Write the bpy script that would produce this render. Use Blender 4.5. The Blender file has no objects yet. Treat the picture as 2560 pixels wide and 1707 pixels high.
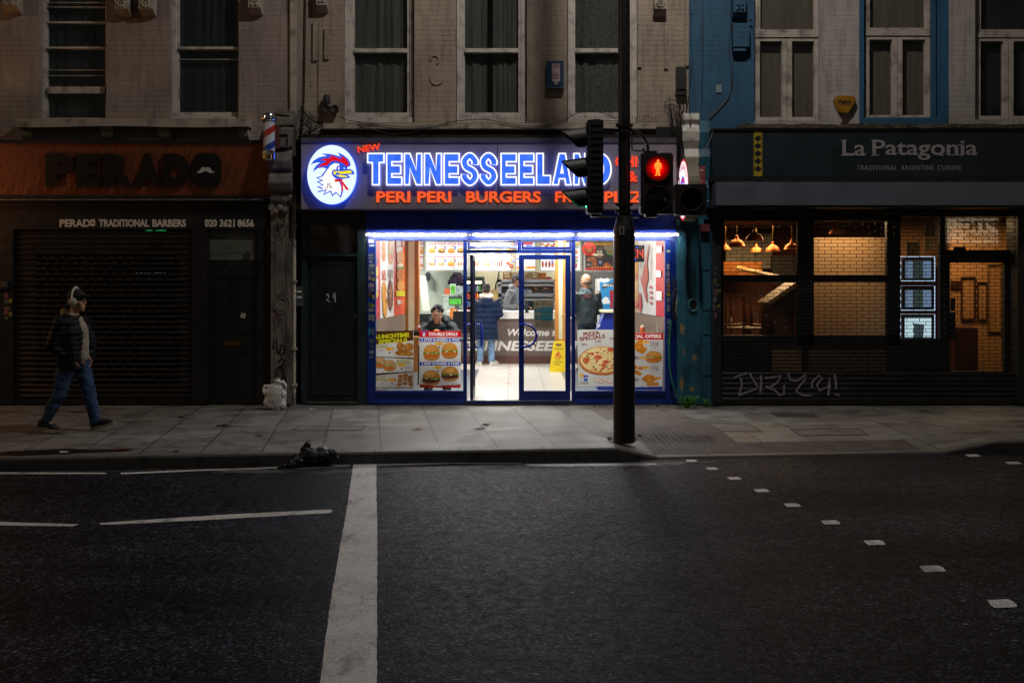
import bpy, bmesh, math, random
from mathutils import Vector, Matrix
from math import radians, sin, cos, pi
random.seed(7)
SC = bpy.context.scene
COL = SC.collection
# ------------------------------------------------------------------ camera, world, exposure
F, CX, HY, CD, CZ = 2489.0, 1280.0, 698.0, 14.73, 1.86      # focal length and horizon of the photograph, camera distance and height
cam = bpy.data.cameras.new('camera'); cam.lens = 35.0; cam.sensor_width = 36.0
cam.shift_y = -(853.5 - HY) / 2560.0; cam.clip_start = 0.05; cam.clip_end = 500
camo = bpy.data.objects.new('camera', cam); COL.objects.link(camo)
camo.location = (0, -CD, CZ); camo.rotation_euler = (radians(90), 0, 0); SC.camera = camo
W = bpy.data.worlds.new('World'); SC.world = W; W.use_nodes = True
_n = W.node_tree.nodes; _bg = _n['Background']
_sky = _n.new('ShaderNodeTexSky'); _sky.sky_type = 'NISHITA'; _sky.sun_disc = False
_sky.sun_elevation = radians(-1.0); _sky.sun_rotation = radians(250)
W.node_tree.links.new(_sky.outputs[0], _bg.inputs[0]); _bg.inputs[1].default_value = 0.09
SC.view_settings.view_transform = 'Standard'; SC.view_settings.look = 'None'
SC.view_settings.exposure = 0.0; SC.view_settings.gamma = 1.0
try: SC.view_settings.use_curve_mapping = False
except Exception: pass
SC.cycles.use_denoising = True
SC.cycles.max_bounces = 8; SC.cycles.transparent_max_bounces = 24
SC.cycles.sample_clamp_indirect = 4.0

# ------------------------------------------------------------------ measuring helpers (photograph pixels on a plane at depth Y)
def X(px, Y=0.0): return (px - CX) * (CD + Y) / F
def Z(py, Y=0.0): return CZ - (py - HY) * (CD + Y) / F
def G(px, py, z=0.0):                       # a point of the ground at height z
    d = F * (CZ - z) / (py - HY); return Vector(((px - CX) * d / F, d - CD, z))
def lin(c):
    if isinstance(c, str):
        c = [int(c[i:i+2], 16) / 255 for i in (0, 2, 4)]
    return tuple((v / 12.92 if v <= .04045 else ((v + .055) / 1.055) ** 2.4) for v in c) + (1.0,)

# ------------------------------------------------------------------ materials
MATS = {}
def nodes(name):
    m = bpy.data.materials.new(name); m.use_nodes = True
    nt = m.node_tree; return m, nt, nt.nodes['Principled BSDF']
def noise(nt, scale, detail=4, vec=None, rough=.55):
    n = nt.nodes.new('ShaderNodeTexNoise'); n.inputs['Scale'].default_value = scale
    n.inputs['Detail'].default_value = detail; n.inputs['Roughness'].default_value = rough
    if vec is not None: nt.links.new(vec, n.inputs['Vector'])
    return n
def objco(nt, scale=(1, 1, 1), rot=(0, 0, 0)):
    t = nt.nodes.new('ShaderNodeNewGeometry'); mp = nt.nodes.new('ShaderNodeMapping')
    mp.inputs['Scale'].default_value = scale; mp.inputs['Rotation'].default_value = rot
    nt.links.new(t.outputs['Position'], mp.inputs['Vector']); return mp.outputs[0]
def mixc(nt, fac, a, b, mode='MIX'):
    m = nt.nodes.new('ShaderNodeMix'); m.data_type = 'RGBA'; m.blend_type = mode
    for s, v in ((0, fac), (6, a), (7, b)):
        if hasattr(v, 'is_output'): nt.links.new(v, m.inputs[s])
        else: m.inputs[s].default_value = v
    return m.outputs[2]
def ramp(nt, fac, stops):
    r = nt.nodes.new('ShaderNodeValToRGB'); e = r.color_ramp.elements
    while len(e) < len(stops): e.new(.5)
    for i, (p, c) in enumerate(stops):
        e[i].position = p; e[i].color = c if len(c) == 4 else tuple(c) + (1,)
    nt.links.new(fac, r.inputs[0]); return r.outputs[0]
def bump(nt, bsdf, h, strength=.3, dist=.01, prev=None):
    b = nt.nodes.new('ShaderNodeBump'); b.inputs['Strength'].default_value = strength; b.inputs['Distance'].default_value = dist
    nt.links.new(h, b.inputs['Height'])
    if prev is not None: nt.links.new(prev, b.inputs['Normal'])
    nt.links.new(b.outputs[0], bsdf.inputs['Normal']); return b.outputs[0]
def M(name, base, rough=.6, metal=0.0, var=.18, vs=6.0, dirt=None, bs=60.0, bst=.12, bd=.004, spec=.5, stretch=(1, 1, 1)):
    """a plain surface: two-tone wear, fine bump, uneven gloss"""
    if name in MATS: return MATS[name]
    m, nt, p = nodes(name)
    b = lin(base) if isinstance(base, str) else (tuple(base) + (1,))[:4]
    co = objco(nt, stretch)
    n1 = noise(nt, vs, 5, co)
    d = lin(dirt) if dirt else tuple(v * (1 - var * 2) for v in b[:3]) + (1,)
    l = tuple(min(1, v * (1 + var)) for v in b[:3]) + (1,)
    c = ramp(nt, n1.outputs['Fac'], [(.28, d), (.5, b), (.75, l)])
    nt.links.new(c, p.inputs['Base Color'])
    p.inputs['Metallic'].default_value = metal; p.inputs['Specular IOR Level'].default_value = spec
    n2 = noise(nt, bs, 3, co)
    r = nt.nodes.new('ShaderNodeMapRange'); r.inputs[3].default_value = max(.02, rough - .12); r.inputs[4].default_value = min(1, rough + .12)
    nt.links.new(n1.outputs['Fac'], r.inputs[0]); nt.links.new(r.outputs[0], p.inputs['Roughness'])
    if bst: bump(nt, p, n2.outputs['Fac'], bst, bd)
    MATS[name] = m; return m
def brickmat(name, base, base2, soot, strength=.55):
    """painted brickwork: courses show as relief only, with soot stains and flaking"""
    m, nt, p = nodes(name)
    g = nt.nodes.new('ShaderNodeNewGeometry'); s = nt.nodes.new('ShaderNodeSeparateXYZ'); c = nt.nodes.new('ShaderNodeCombineXYZ')
    nt.links.new(g.outputs['Position'], s.inputs[0])
    wob = noise(nt, 2.2, 3); nt.links.new(g.outputs['Position'], wob.inputs['Vector'])
    ad = nt.nodes.new('ShaderNodeMath'); ad.operation = 'MULTIPLY_ADD'; ad.inputs[1].default_value = .034
    nt.links.new(wob.outputs['Fac'], ad.inputs[0]); nt.links.new(s.outputs[2], ad.inputs[2])
    ax = nt.nodes.new('ShaderNodeMath'); ax.operation = 'ADD'
    nt.links.new(s.outputs[0], ax.inputs[0]); nt.links.new(s.outputs[1], ax.inputs[1])
    nt.links.new(ax.outputs[0], c.inputs[0]); nt.links.new(ad.outputs[0], c.inputs[1])
    br = nt.nodes.new('ShaderNodeTexBrick'); nt.links.new(c.outputs[0], br.inputs['Vector'])
    br.inputs['Scale'].default_value = 1.0; br.inputs['Brick Width'].default_value = .225; br.inputs['Row Height'].default_value = .075
    br.inputs['Mortar Size'].default_value = .006; br.inputs['Mortar Smooth'].default_value = .6
    br.inputs['Color1'].default_value = (.9, .9, .9, 1); br.inputs['Color2'].default_value = (.72, .72, .72, 1); br.inputs['Mortar'].default_value = (.2, .2, .2, 1)
    n1 = noise(nt, 1.1, 6, g.outputs['Position']); n2 = noise(nt, 26, 5, g.outputs['Position'], .7)
    n3 = noise(nt, 5, 6, objco(nt, (2.2, 2.2, .35)), .65)
    col = ramp(nt, n1.outputs['Fac'], [(.3, lin(base2)), (.62, lin(base))])
    col = mixc(nt, ramp(nt, n3.outputs['Fac'], [(.48, (0, 0, 0)), (.74, (.62, .62, .62))]), col, lin(soot))
    col = mixc(nt, ramp(nt, br.outputs['Color'], [(.2, (.11, .11, .11)), (.6, (0, 0, 0))]), col, lin(soot))
    chips = ramp(nt, n2.outputs['Fac'], [(.70, (0, 0, 0)), (.74, (.7, .7, .7))])
    col = mixc(nt, chips, col, lin(soot))
    nt.links.new(col, p.inputs['Base Color']); p.inputs['Roughness'].default_value = .62
    k = bump(nt, p, br.outputs['Color'], strength, .012)
    bump(nt, p, n2.outputs['Fac'], .35, .008, k)
    MATS[name] = m; return m
def emit(name, col, strength, wear=0):
    if name in MATS: return MATS[name]
    m, nt, p = nodes(name); c = lin(col) if isinstance(col, str) else tuple(col) + (1,)
    p.inputs['Base Color'].default_value = tuple(v * .6 for v in c[:3]) + (1,); p.inputs['Roughness'].default_value = .4
    p.inputs['Emission Color'].default_value = c; p.inputs['Emission Strength'].default_value = strength
    if wear:
        n = noise(nt, 9, 3, objco(nt)); r = nt.nodes.new('ShaderNodeMapRange'); r.inputs[1].default_value = .3; r.inputs[2].default_value = .7
        r.inputs[3].default_value = strength * (1 - wear); r.inputs[4].default_value = strength * (1 + wear)
        nt.links.new(n.outputs['Fac'], r.inputs[0]); nt.links.new(r.outputs[0], p.inputs['Emission Strength'])
    MATS[name] = m; return m
def glass(name, tint=(.95, .97, .97), rough=.02, dirt=.03, ior=1.45):
    if name in MATS: return MATS[name]
    m, nt, p = nodes(name); nt.nodes.remove(p); out = nt.nodes['Material Output']
    t = nt.nodes.new('ShaderNodeBsdfTransparent'); t.inputs[0].default_value = tint + (1,)
    g = nt.nodes.new('ShaderNodeBsdfGlossy'); g.inputs['Roughness'].default_value = rough
    lw = nt.nodes.new('ShaderNodeLayerWeight'); pw = nt.nodes.new('ShaderNodeMath'); pw.operation = 'POWER'; pw.inputs[1].default_value = 5.0; nt.links.new(lw.outputs['Facing'], pw.inputs[0])
    f = nt.nodes.new('ShaderNodeMapRange'); f.inputs[3].default_value = .035; f.inputs[4].default_value = 1.0; nt.links.new(pw.outputs[0], f.inputs[0])
    mx = nt.nodes.new('ShaderNodeMixShader')
    nt.links.new(f.outputs[0], mx.inputs[0]); nt.links.new(t.outputs[0], mx.inputs[1]); nt.links.new(g.outputs[0], mx.inputs[2])
    df = nt.nodes.new('ShaderNodeBsdfDiffuse'); df.inputs[0].default_value = (.4, .4, .4, 1)
    n = noise(nt, 3.5, 6, objco(nt)); r = nt.nodes.new('ShaderNodeMapRange'); r.inputs[1].default_value = .4; r.inputs[2].default_value = .8
    r.inputs[3].default_value = 0; r.inputs[4].default_value = dirt * 2; nt.links.new(n.outputs['Fac'], r.inputs[0])
    m2 = nt.nodes.new('ShaderNodeMixShader'); nt.links.new(r.outputs[0], m2.inputs[0]); nt.links.new(mx.outputs[0], m2.inputs[1]); nt.links.new(df.outputs[0], m2.inputs[2])
    nt.links.new(m2.outputs[0], out.inputs[0]); MATS[name] = m; return m
def printmat(name, strength=0.0, rough=.45):
    """ink on a sheet: colours come from the mesh; strength > 0 for backlit panels"""
    if name in MATS: return MATS[name]
    m, nt, p = nodes(name); a = nt.nodes.new('ShaderNodeVertexColor'); a.layer_name = 'Col'
    n = noise(nt, 70, 4, objco(nt)); k = ramp(nt, n.outputs['Fac'], [(.3, (.78, .78, .78)), (.6, (1, 1, 1))])
    c = mixc(nt, 1.0, a.outputs[0], k, 'MULTIPLY')
    nt.links.new(c, p.inputs['Base Color']); p.inputs['Roughness'].default_value = rough
    if strength:
        nt.links.new(c, p.inputs['Emission Color']); p.inputs['Emission Strength'].default_value = strength
    MATS[name] = m; return m

# ------------------------------------------------------------------ mesh builder
WL = {}                                     # world position of every object's origin
def mk(name, me, parent=None, loc=None):
    o = bpy.data.objects.new(name, me); COL.objects.link(o)
    if parent is not None:
        o.parent = parent; WL[o] = WL[parent] if loc is None else Vector(loc)
        if loc is not None: o.location = Vector(loc) - WL[parent]
    else:
        WL[o] = Vector(loc or (0, 0, 0)); o.location = WL[o]
    return o
def thing(name, label, cat, loc=(0, 0, 0), group=None):
    o = mk(name, None, None, loc); o.empty_display_size = .1
    o['label'] = label; o['category'] = cat
    if group: o['group'] = group
    return o
def tag(o, label, cat, group=None):
    o['label'] = label; o['category'] = cat
    if group: o['group'] = group
    return o
_TC = {}
def textmesh(s, bold=0.0, spacing=1.0, shear=0.0, extrude=0.0):
    k = (s, bold, spacing, shear, extrude)
    if k not in _TC:
        c = bpy.data.curves.new('lettering', 'FONT'); c.body = s; c.size = 1.0; c.offset = bold; c.space_character = spacing; c.shear = shear; c.resolution_u = 3
        c.extrude = extrude
        o = bpy.data.objects.new('lettering', c); COL.objects.link(o)
        dg = bpy.context.evaluated_depsgraph_get(); me = bpy.data.meshes.new_from_object(o.evaluated_get(dg))
        v = [tuple(q.co) for q in me.vertices]; f = [tuple(q.vertices) for q in me.polygons]
        bpy.data.objects.remove(o); bpy.data.curves.remove(c); bpy.data.meshes.remove(me)
        _TC[k] = (v, f)
    return _TC[k]
class MB:
    def __init__(s): s.v = []; s.f = []; s.m = []; s.c = []; s.cur = 0; s.col = (1, 1, 1, 1)
    def add(s, vs, fs):
        o = len(s.v); s.v += [Vector(q) for q in vs]
        for f in fs: s.f.append(tuple(o + i for i in f)); s.m.append(s.cur); s.c.append(s.col)
        return s
    def box(s, x0, x1, y0, y1, z0, z1):
        x0, x1 = sorted((x0, x1)); y0, y1 = sorted((y0, y1)); z0, z1 = sorted((z0, z1))
        return s.add([(x, y, z) for z in (z0, z1) for y in (y0, y1) for x in (x0, x1)],
                     [(0, 2, 3, 1), (4, 5, 7, 6), (0, 1, 5, 4), (1, 3, 7, 5), (3, 2, 6, 7), (2, 0, 4, 6)])
    def pb(s, x0, y0, x1, y1, Yf, Yb):      # photograph rectangle on the plane Yf, reaching back to Yb
        return s.box(X(x0, Yf), X(x1, Yf), Yf, Yb, Z(y0, Yf), Z(y1, Yf))
    def frame(s, x0, y0, x1, y1, t, Yf, Yb, tb=None, tt=None):
        tb = t if tb is None else tb; tt = t if tt is None else tt
        s.pb(x0, y0, x0 + t, y1, Yf, Yb); s.pb(x1 - t, y0, x1, y1, Yf, Yb)
        if tt: s.pb(x0 + t, y0, x1 - t, y0 + tt, Yf, Yb)
        if tb: s.pb(x0 + t, y1 - tb, x1 - t, y1, Yf, Yb)
        return s
    def obox(s, c, ax, ay, az):             # box with given half-axes
        c, ax, ay, az = map(Vector, (c, ax, ay, az))
        return s.add([c + i * ax + j * ay + k * az for k in (-1, 1) for j in (-1, 1) for i in (-1, 1)],
                     [(0, 2, 3, 1), (4, 5, 7, 6), (0, 1, 5, 4), (1, 3, 7, 5), (3, 2, 6, 7), (2, 0, 4, 6)])
    def prism(s, pts, d):                   # polygon (3d points) pushed along d
        d = Vector(d); n = len(pts); p = [Vector(q) for q in pts]
        return s.add(p + [q + d for q in p], [tuple(range(n)), tuple(range(2 * n - 1, n - 1, -1))] + [(i, i + n, (i + 1) % n + n, (i + 1) % n) for i in range(n)])
    def tube(s, path, r, n=8, cap=True):    # r: number or list
        path = [Vector(p) for p in path]; rr = r if isinstance(r, (list, tuple)) else [r] * len(path)
        o = []; up = None
        for i, p in enumerate(path):
            t = (path[min(i + 1, len(path) - 1)] - path[max(i - 1, 0)])
            if t.length < 1e-9: t = Vector((0, 0, 1))
            t.normalize()
            if up is None: up = Vector((0, 0, 1)) if abs(t.z) < .9 else Vector((0, 1, 0))
            a = t.cross(up)
            if a.length < 1e-4: a = t.cross(Vector((1, 0, 0)))
            a.normalize(); b = a.cross(t).normalized(); up = b
            ra = rr[i] if isinstance(rr[i], (tuple, list)) else (rr[i], rr[i])
            o += [p + a * ra[0] * cos(2 * pi * k / n) + b * ra[1] * sin(2 * pi * k / n) for k in range(n)]
        fs = [(i * n + k, i * n + (k + 1) % n, (i + 1) * n + (k + 1) % n, (i + 1) * n + k) for i in range(len(path) - 1) for k in range(n)]
        if cap: fs += [tuple(range(n - 1, -1, -1)), tuple((len(path) - 1) * n + k for k in range(n))]
        return s.add(o, fs)
    def ribbon(s, pts, hw, Yf, th=.003):    # a flat painted stroke on the plane Yf, points in photograph pixels
        q = [Vector((X(a, Yf), Z(b, Yf))) for a, b in pts]; L, R = [], []
        for i, p in enumerate(q):
            t = (q[min(i + 1, len(q) - 1)] - q[max(i - 1, 0)]).normalized(); n = Vector((-t.y, t.x)) * hw; L.append(p + n); R.append(p - n)
        for i in range(len(q) - 1): s.prism([(p.x, Yf, p.y) for p in (L[i], L[i + 1], R[i + 1], R[i])], (0, -th - .0002 * i, 0))
        return s
    def lathe(s, c, prof, n=16, axis='z'):  # prof: (radius, height)
        c = Vector(c); ax = {'z': lambda r, h, a: (r * cos(a), r * sin(a), h), 'y': lambda r, h, a: (r * cos(a), h, r * sin(a)), 'x': lambda r, h, a: (h, r * cos(a), r * sin(a))}[axis]
        o = [c + Vector(ax(max(r, 1e-5), h, 2 * pi * k / n)) for r, h in prof for k in range(n)]
        fs = [(i * n + k, i * n + (k + 1) % n, (i + 1) * n + (k + 1) % n, (i + 1) * n + k) for i in range(len(prof) - 1) for k in range(n)]
        fs += [tuple(range(n - 1, -1, -1)), tuple((len(prof) - 1) * n + k for k in range(n))]
        return s.add(o, fs)
    def ell(s, c, r, nu=16, nv=10):
        c = Vector(c); r = (r, r, r) if not isinstance(r, (tuple, list)) else r
        vs = []
        for j in range(nv + 1):
            t = pi * j / nv
            q = max(sin(t), 1e-3)
            vs += [c + Vector((r[0] * q * cos(2 * pi * i / nu), r[1] * q * sin(2 * pi * i / nu), r[2] * cos(t))) for i in range(nu)]
        return s.add(vs, [(j * nu + i, (j + 1) * nu + i, (j + 1) * nu + (i + 1) % nu, j * nu + (i + 1) % nu) for j in range(nv) for i in range(nu)])
    def text(s, t, x0, y0, x1, y1, Yf, th=.004, bold=.0, shear=0.0, rot=0.0, spacing=1.0, px=True, mirror=False):
        v, f = textmesh(t, bold, spacing, shear, .5 if th else 0.0)
        ax = min(q[0] for q in v); bx = max(q[0] for q in v); ay = min(q[1] for q in v); by = max(q[1] for q in v)
        if px: wx0, wx1, wz0, wz1 = X(x0, Yf), X(x1, Yf), Z(y1, Yf), Z(y0, Yf)
        else: wx0, wx1, wz0, wz1 = x0, x1, y1, y0
        cx, cz = (wx0 + wx1) / 2, (wz0 + wz1) / 2; o = []
        for q in v:
            u = (q[0] - ax) / (bx - ax) - .5; w = (q[1] - ay) / (by - ay) - .5
            if mirror: u = -u
            dx, dz = u * (wx1 - wx0), w * (wz1 - wz0)
            o.append((cx + dx * cos(rot) - dz * sin(rot), Yf - th * (q[2] + .5) if th else Yf, cz + dx * sin(rot) + dz * cos(rot)))
        return s.add(o, f)
    def xf(s, mat, start=0):
        for i in range(start, len(s.v)): s.v[i] = mat @ s.v[i]
        return s
    def build(s, name, mats, parent=None, smooth=False, bevel=0.0, loc=None, colors=False, recalc=True):
        if not isinstance(mats, (list, tuple)): mats = [mats]
        if parent is None and loc is None:
            xs = [q.x for q in s.v]; ys = [q.y for q in s.v]; zs = [q.z for q in s.v]
            loc = ((min(xs) + max(xs)) / 2, (min(ys) + max(ys)) / 2, min(zs))
        org = WL[parent] if (parent is not None and loc is None) else Vector(loc)
        me = bpy.data.meshes.new(name); me.from_pydata([q - org for q in s.v], [], s.f)
        for m in mats: me.materials.append(m)
        if len(mats) > 1: me.polygons.foreach_set('material_index', s.m)
        if colors:
            ca = me.color_attributes.new('Col', 'FLOAT_COLOR', 'CORNER'); buf = []
            for p in me.polygons: buf += list(s.c[p.index]) * p.loop_total
            ca.data.foreach_set('color', buf)
        if recalc and not colors:
            bm = bmesh.new(); bm.from_mesh(me); bmesh.ops.recalc_face_normals(bm, faces=bm.faces)
            if bevel: 
                bmesh.ops.bevel(bm, geom=[e for e in bm.edges if e.is_manifold and e.calc_face_angle(0) > .6], offset=bevel, segments=2, affect='EDGES', clamp_overlap=True)
            bm.to_mesh(me); bm.free()
        if smooth:
            me.polygons.foreach_set('use_smooth', [True] * len(me.polygons))
            if hasattr(me, 'set_sharp_from_angle'): me.set_sharp_from_angle(angle=radians(smooth if smooth is not True else 50))
        me.update()
        return mk(name, me, parent, loc)
def copytree(o, delta=None, loc=None, label=None, parent=None, mats=None):
    c = o.copy(); COL.objects.link(c)
    if parent is not None: c.parent = parent
    else:
        if delta is not None: c.location = o.location + Vector(delta)
        if loc is not None: c.location = loc
        if label: c['label'] = label
    WL[c] = WL[o] + (Vector(delta) if delta is not None else Vector((0, 0, 0)))
    for ch in [k for k in COL.objects if k.parent == o]: copytree(ch, parent=c, delta=delta)
    return c
def remesh(mb, name, mat, parent, voxel=.014, smooth=4, fn=None):
    """weld overlapping lofts into ONE continuous skin"""
    o = mb.build(name, mat, None, loc=(0, 0, 0))
    md = o.modifiers.new('r', 'REMESH'); md.mode = 'VOXEL'; md.voxel_size = voxel
    sm = o.modifiers.new('s', 'SMOOTH'); sm.factor = .5; sm.iterations = smooth
    dg = bpy.context.evaluated_depsgraph_get(); me = bpy.data.meshes.new_from_object(o.evaluated_get(dg))
    old = o.data; bpy.data.objects.remove(o); bpy.data.meshes.remove(old)
    me.materials.clear(); me.materials.append(mat); me.name = name
    if fn:
        me.update(); nn = [v.normal.copy() for v in me.vertices]
        for v, n in zip(me.vertices, nn): v.co = v.co + n * fn(v.co, n)
    org = WL[parent]
    for v in me.vertices: v.co = v.co - org
    me.polygons.foreach_set('use_smooth', [True] * len(me.polygons)); me.update()
    return mk(name, me, parent)
def wall(mb, x0, x1, z0, z1, holes, Y, depth):
    """a wall face at Y with rectangular openings and their reveals, holes = (x0, x1, z0, z1)"""
    xs = sorted({x0, x1} | {h[0] for h in holes} | {h[1] for h in holes}); zs = sorted({z0, z1} | {h[2] for h in holes} | {h[3] for h in holes})
    xs = [q for q in xs if x0 <= q <= x1]; zs = [q for q in zs if z0 <= q <= z1]
    for a, b in zip(xs, xs[1:]):
        for c, d in zip(zs, zs[1:]):
            mx, mz = (a + b) / 2, (c + d) / 2
            if any(h[0] < mx < h[1] and h[2] < mz < h[3] for h in holes): continue
            mb.add([(a, Y, c), (b, Y, c), (b, Y, d), (a, Y, d)], [(0, 1, 2, 3)])
    for a, b, c, d in holes:
        d2 = min(d, z1)
        mb.add([(a, Y, c), (a, Y + depth, c), (a, Y + depth, d2), (a, Y, d2)], [(0, 1, 2, 3)])
        mb.add([(b, Y, c), (b, Y + depth, c), (b, Y + depth, d2), (b, Y, d2)], [(3, 2, 1, 0)])
        mb.add([(a, Y, c), (b, Y, c), (b, Y + depth, c), (a, Y + depth, c)], [(0, 1, 2, 3)])
        mb.add([(a, Y, d2), (b, Y, d2), (b, Y + depth, d2), (a, Y + depth, d2)], [(3, 2, 1, 0)])
    for x, fl in ((x0, 0), (x1, 1)):
        mb.add([(x, Y, z0), (x, Y + depth, z0), (x, Y + depth, z1), (x, Y, z1)], [(0, 1, 2, 3)])
    return mb
def lamp(name, kind, loc, energy, col, size=.3, size_y=None, rot=(0, 0, 0), parent=None, spot=None, blend=.5):
    l = bpy.data.lights.new(name, kind); l.energy = energy; l.color = col[:3]
    if kind == 'AREA':
        l.size = size
        if size_y: l.shape = 'RECTANGLE'; l.size_y = size_y
    else: l.shadow_soft_size = size
    if kind == 'SPOT': l.spot_size = spot; l.spot_blend = blend
    o = mk(name, l, parent, loc); o.rotation_euler = rot; return o
# ------------------------------------------------------------------ palette
m_black = M('black_paint', '17171a', .42, var=.25, vs=9, bs=120, bst=.15, bd=.002)
m_blackmatt = M('black_plastic', '121214', .55, var=.2)
m_bluepaint = M('blue_paint', '092a7c', .38, var=.12, vs=5, bs=90, bst=.08, bd=.002)
m_bluedark = M('blue_panel', '1236a0', .42, var=.2, vs=3.5, bs=90, bst=.1, bd=.002)
m_steel = M('steel', '9a9da0', .32, 1.0, var=.12, vs=8, stretch=(1, 1, 6), bst=.05)
m_chrome = M('chrome', 'd8dade', .12, 1.0, var=.05, bst=0)
m_brass = M('brass', '8a6a2c', .38, 1.0, var=.2, vs=14)
m_copper = M('copper', 'd8783c', .38, .75, var=.12, vs=9, bst=.04)
m_white = M('white_paint', 'c9c4ba', .5, var=.1, vs=7, dirt='8d867a')
m_whiteclean = M('white_plastic', 'd8d8d4', .42, var=.05)
m_sash = M('sash_paint', 'b3aba3', .5, var=.12, vs=8, dirt='7c746c')
m_stone = M('stone_trim', '9c9184', .75, var=.15, vs=5, dirt='5e564d', bs=35, bst=.4, bd=.01)
m_stonedirty = M('pilaster_paint', '6c645d', .7, var=.25, vs=4, dirt='342e2a', bs=24, bst=.5, bd=.012, stretch=(1, 1, .6))
m_teal = M('teal_paint', '24586c', .5, var=.25, vs=5, dirt='14303c', bs=26, bst=.5, bd=.01, stretch=(1, 1, .5))
m_moss = M('mossy_stone', '4e4434', .9, var=.35, vs=9, dirt='1e1c12', bs=30, bst=.9, bd=.03)
m_cable = M('cable', '1c1a18', .5, var=.3)
m_cablepale = M('pale_cable', '8c8676', .5, var=.2)
m_dark = M('dark_void', '0a0a0b', .9, var=.3)
m_roomdark = M('dark_room', '17161a', .9, var=.3)
m_print = printmat('printed_sheet', 0.0)
m_skin = M('skin', 'b9886c', .5, var=.1, vs=18, dirt='9a6a52', bs=150, bst=.05)
m_skindark = M('skin_brown', '6f4a38', .5, var=.1, vs=18, bs=150, bst=.05)
m_hair = M('dark_hair', '0e0b09', .7, var=.3, vs=60, bs=90, bst=.9, bd=.012)
m_glass = glass('clear_glass', dirt=.012)
m_glassold = glass('old_glass', (.9, .92, .93), .03, .008)
br_left = brickmat('painted_brick_pale', '94877e', '766a62', '423a36', .7)
br_mid = brickmat('painted_brick_cream', '9c8d7c', '7e7166', '423a35', .7)
br_blue = brickmat('painted_brick_blue', '28597a', '1f4a66', '0c2a3c', .55)
br_white = brickmat('painted_brick_white', 'a69e9a', '8e8682', '504a48', .55)

# ------------------------------------------------------------------ ground
KA, KS = -3.87, .099                               # the kerb line: Y = KA + KS * X
KD = Vector((1, KS, 0)).normalized(); KN = Vector((-KS, 1, 0)).normalized()
def kerb(x, off=0.0): return Vector((x, KA + KS * x, 0)) + KN * off
RZ = -.13
def asphalt():
    m, nt, p = nodes('asphalt'); g = objco(nt)
    n1 = noise(nt, 1.0, 5, g); n2 = noise(nt, 130, 3, g, .6); n3 = noise(nt, 18, 5, g, .7)
    v = nt.nodes.new('ShaderNodeTexVoronoi'); v.inputs['Scale'].default_value = 64; nt.links.new(g, v.inputs['Vector'])
    base = ramp(nt, n1.outputs['Fac'], [(.3, (.0058, .0064, .0096)), (.7, (.012, .0127, .0172))])
    ag = ramp(nt, v.outputs['Color'], [(.1, (.1, .1, .1)), (.4, (.7, .7, .7)), (.72, (1.5, 1.5, 1.5)), (.93, (6.5, 6.4, 6.4))])
    c = mixc(nt, 1.0, base, ag, 'MULTIPLY')
    n4 = noise(nt, .55, 6, objco(nt, (.35, 1.6, 1)), .62); c = mixc(nt, 1.0, c, ramp(nt, n4.outputs['Fac'], [(.35, (.5, .5, .52)), (.5, (1, 1, 1)), (.66, (1.5, 1.48, 1.5))]), 'MULTIPLY')
    n5 = noise(nt, 9, 5, g, .7); c = mixc(nt, 1.0, c, ramp(nt, n5.outputs['Fac'], [(.35, (.6, .6, .6)), (.62, (1.25, 1.25, 1.25))]), 'MULTIPLY')
    fl = nt.nodes.new('ShaderNodeTexVoronoi'); fl.inputs['Scale'].default_value = 2.3; fl.inputs['Randomness'].default_value = 1; nt.links.new(objco(nt, (1, 2.2, 1)), fl.inputs['Vector'])
    spots = ramp(nt, fl.outputs['Distance'], [(.035, (.75, .75, .75)), (.055, (0, 0, 0))])
    c = mixc(nt, spots, c, (.16, .155, .16, 1))
    nt.links.new(c, p.inputs['Base Color'])
    r = ramp(nt, n3.outputs['Fac'], [(.3, (.42, .42, .42)), (.65, (.68, .68, .68))]); nt.links.new(r, p.inputs['Roughness'])
    p.inputs['Specular IOR Level'].default_value = .07
    k = bump(nt, p, v.outputs['Distance'], .35, .006); bump(nt, p, n2.outputs['Fac'], .3, .004, k)
    return m
m_asphalt = asphalt()
def wetmat():
    m, nt, p = nodes('wet_asphalt'); g = objco(nt)
    v = nt.nodes.new('ShaderNodeTexVoronoi'); v.inputs['Scale'].default_value = 75; nt.links.new(g, v.inputs['Vector'])
    n = noise(nt, 1.3, 4, objco(nt, (.8, 3, 1))); c = ramp(nt, v.outputs['Color'], [(.2, (.012, .012, .013)), (.9, (.05, .05, .052))])
    nt.links.new(c, p.inputs['Base Color']); p.inputs['Specular IOR Level'].default_value = 1.0
    r = ramp(nt, n.outputs['Fac'], [(.38, (.25, .25, .25)), (.6, (.45, .45, .45))]); nt.links.new(r, p.inputs['Roughness'])
    bump(nt, p, v.outputs['Distance'], 1.0, .03); return m
m_wet = wetmat()
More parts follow.
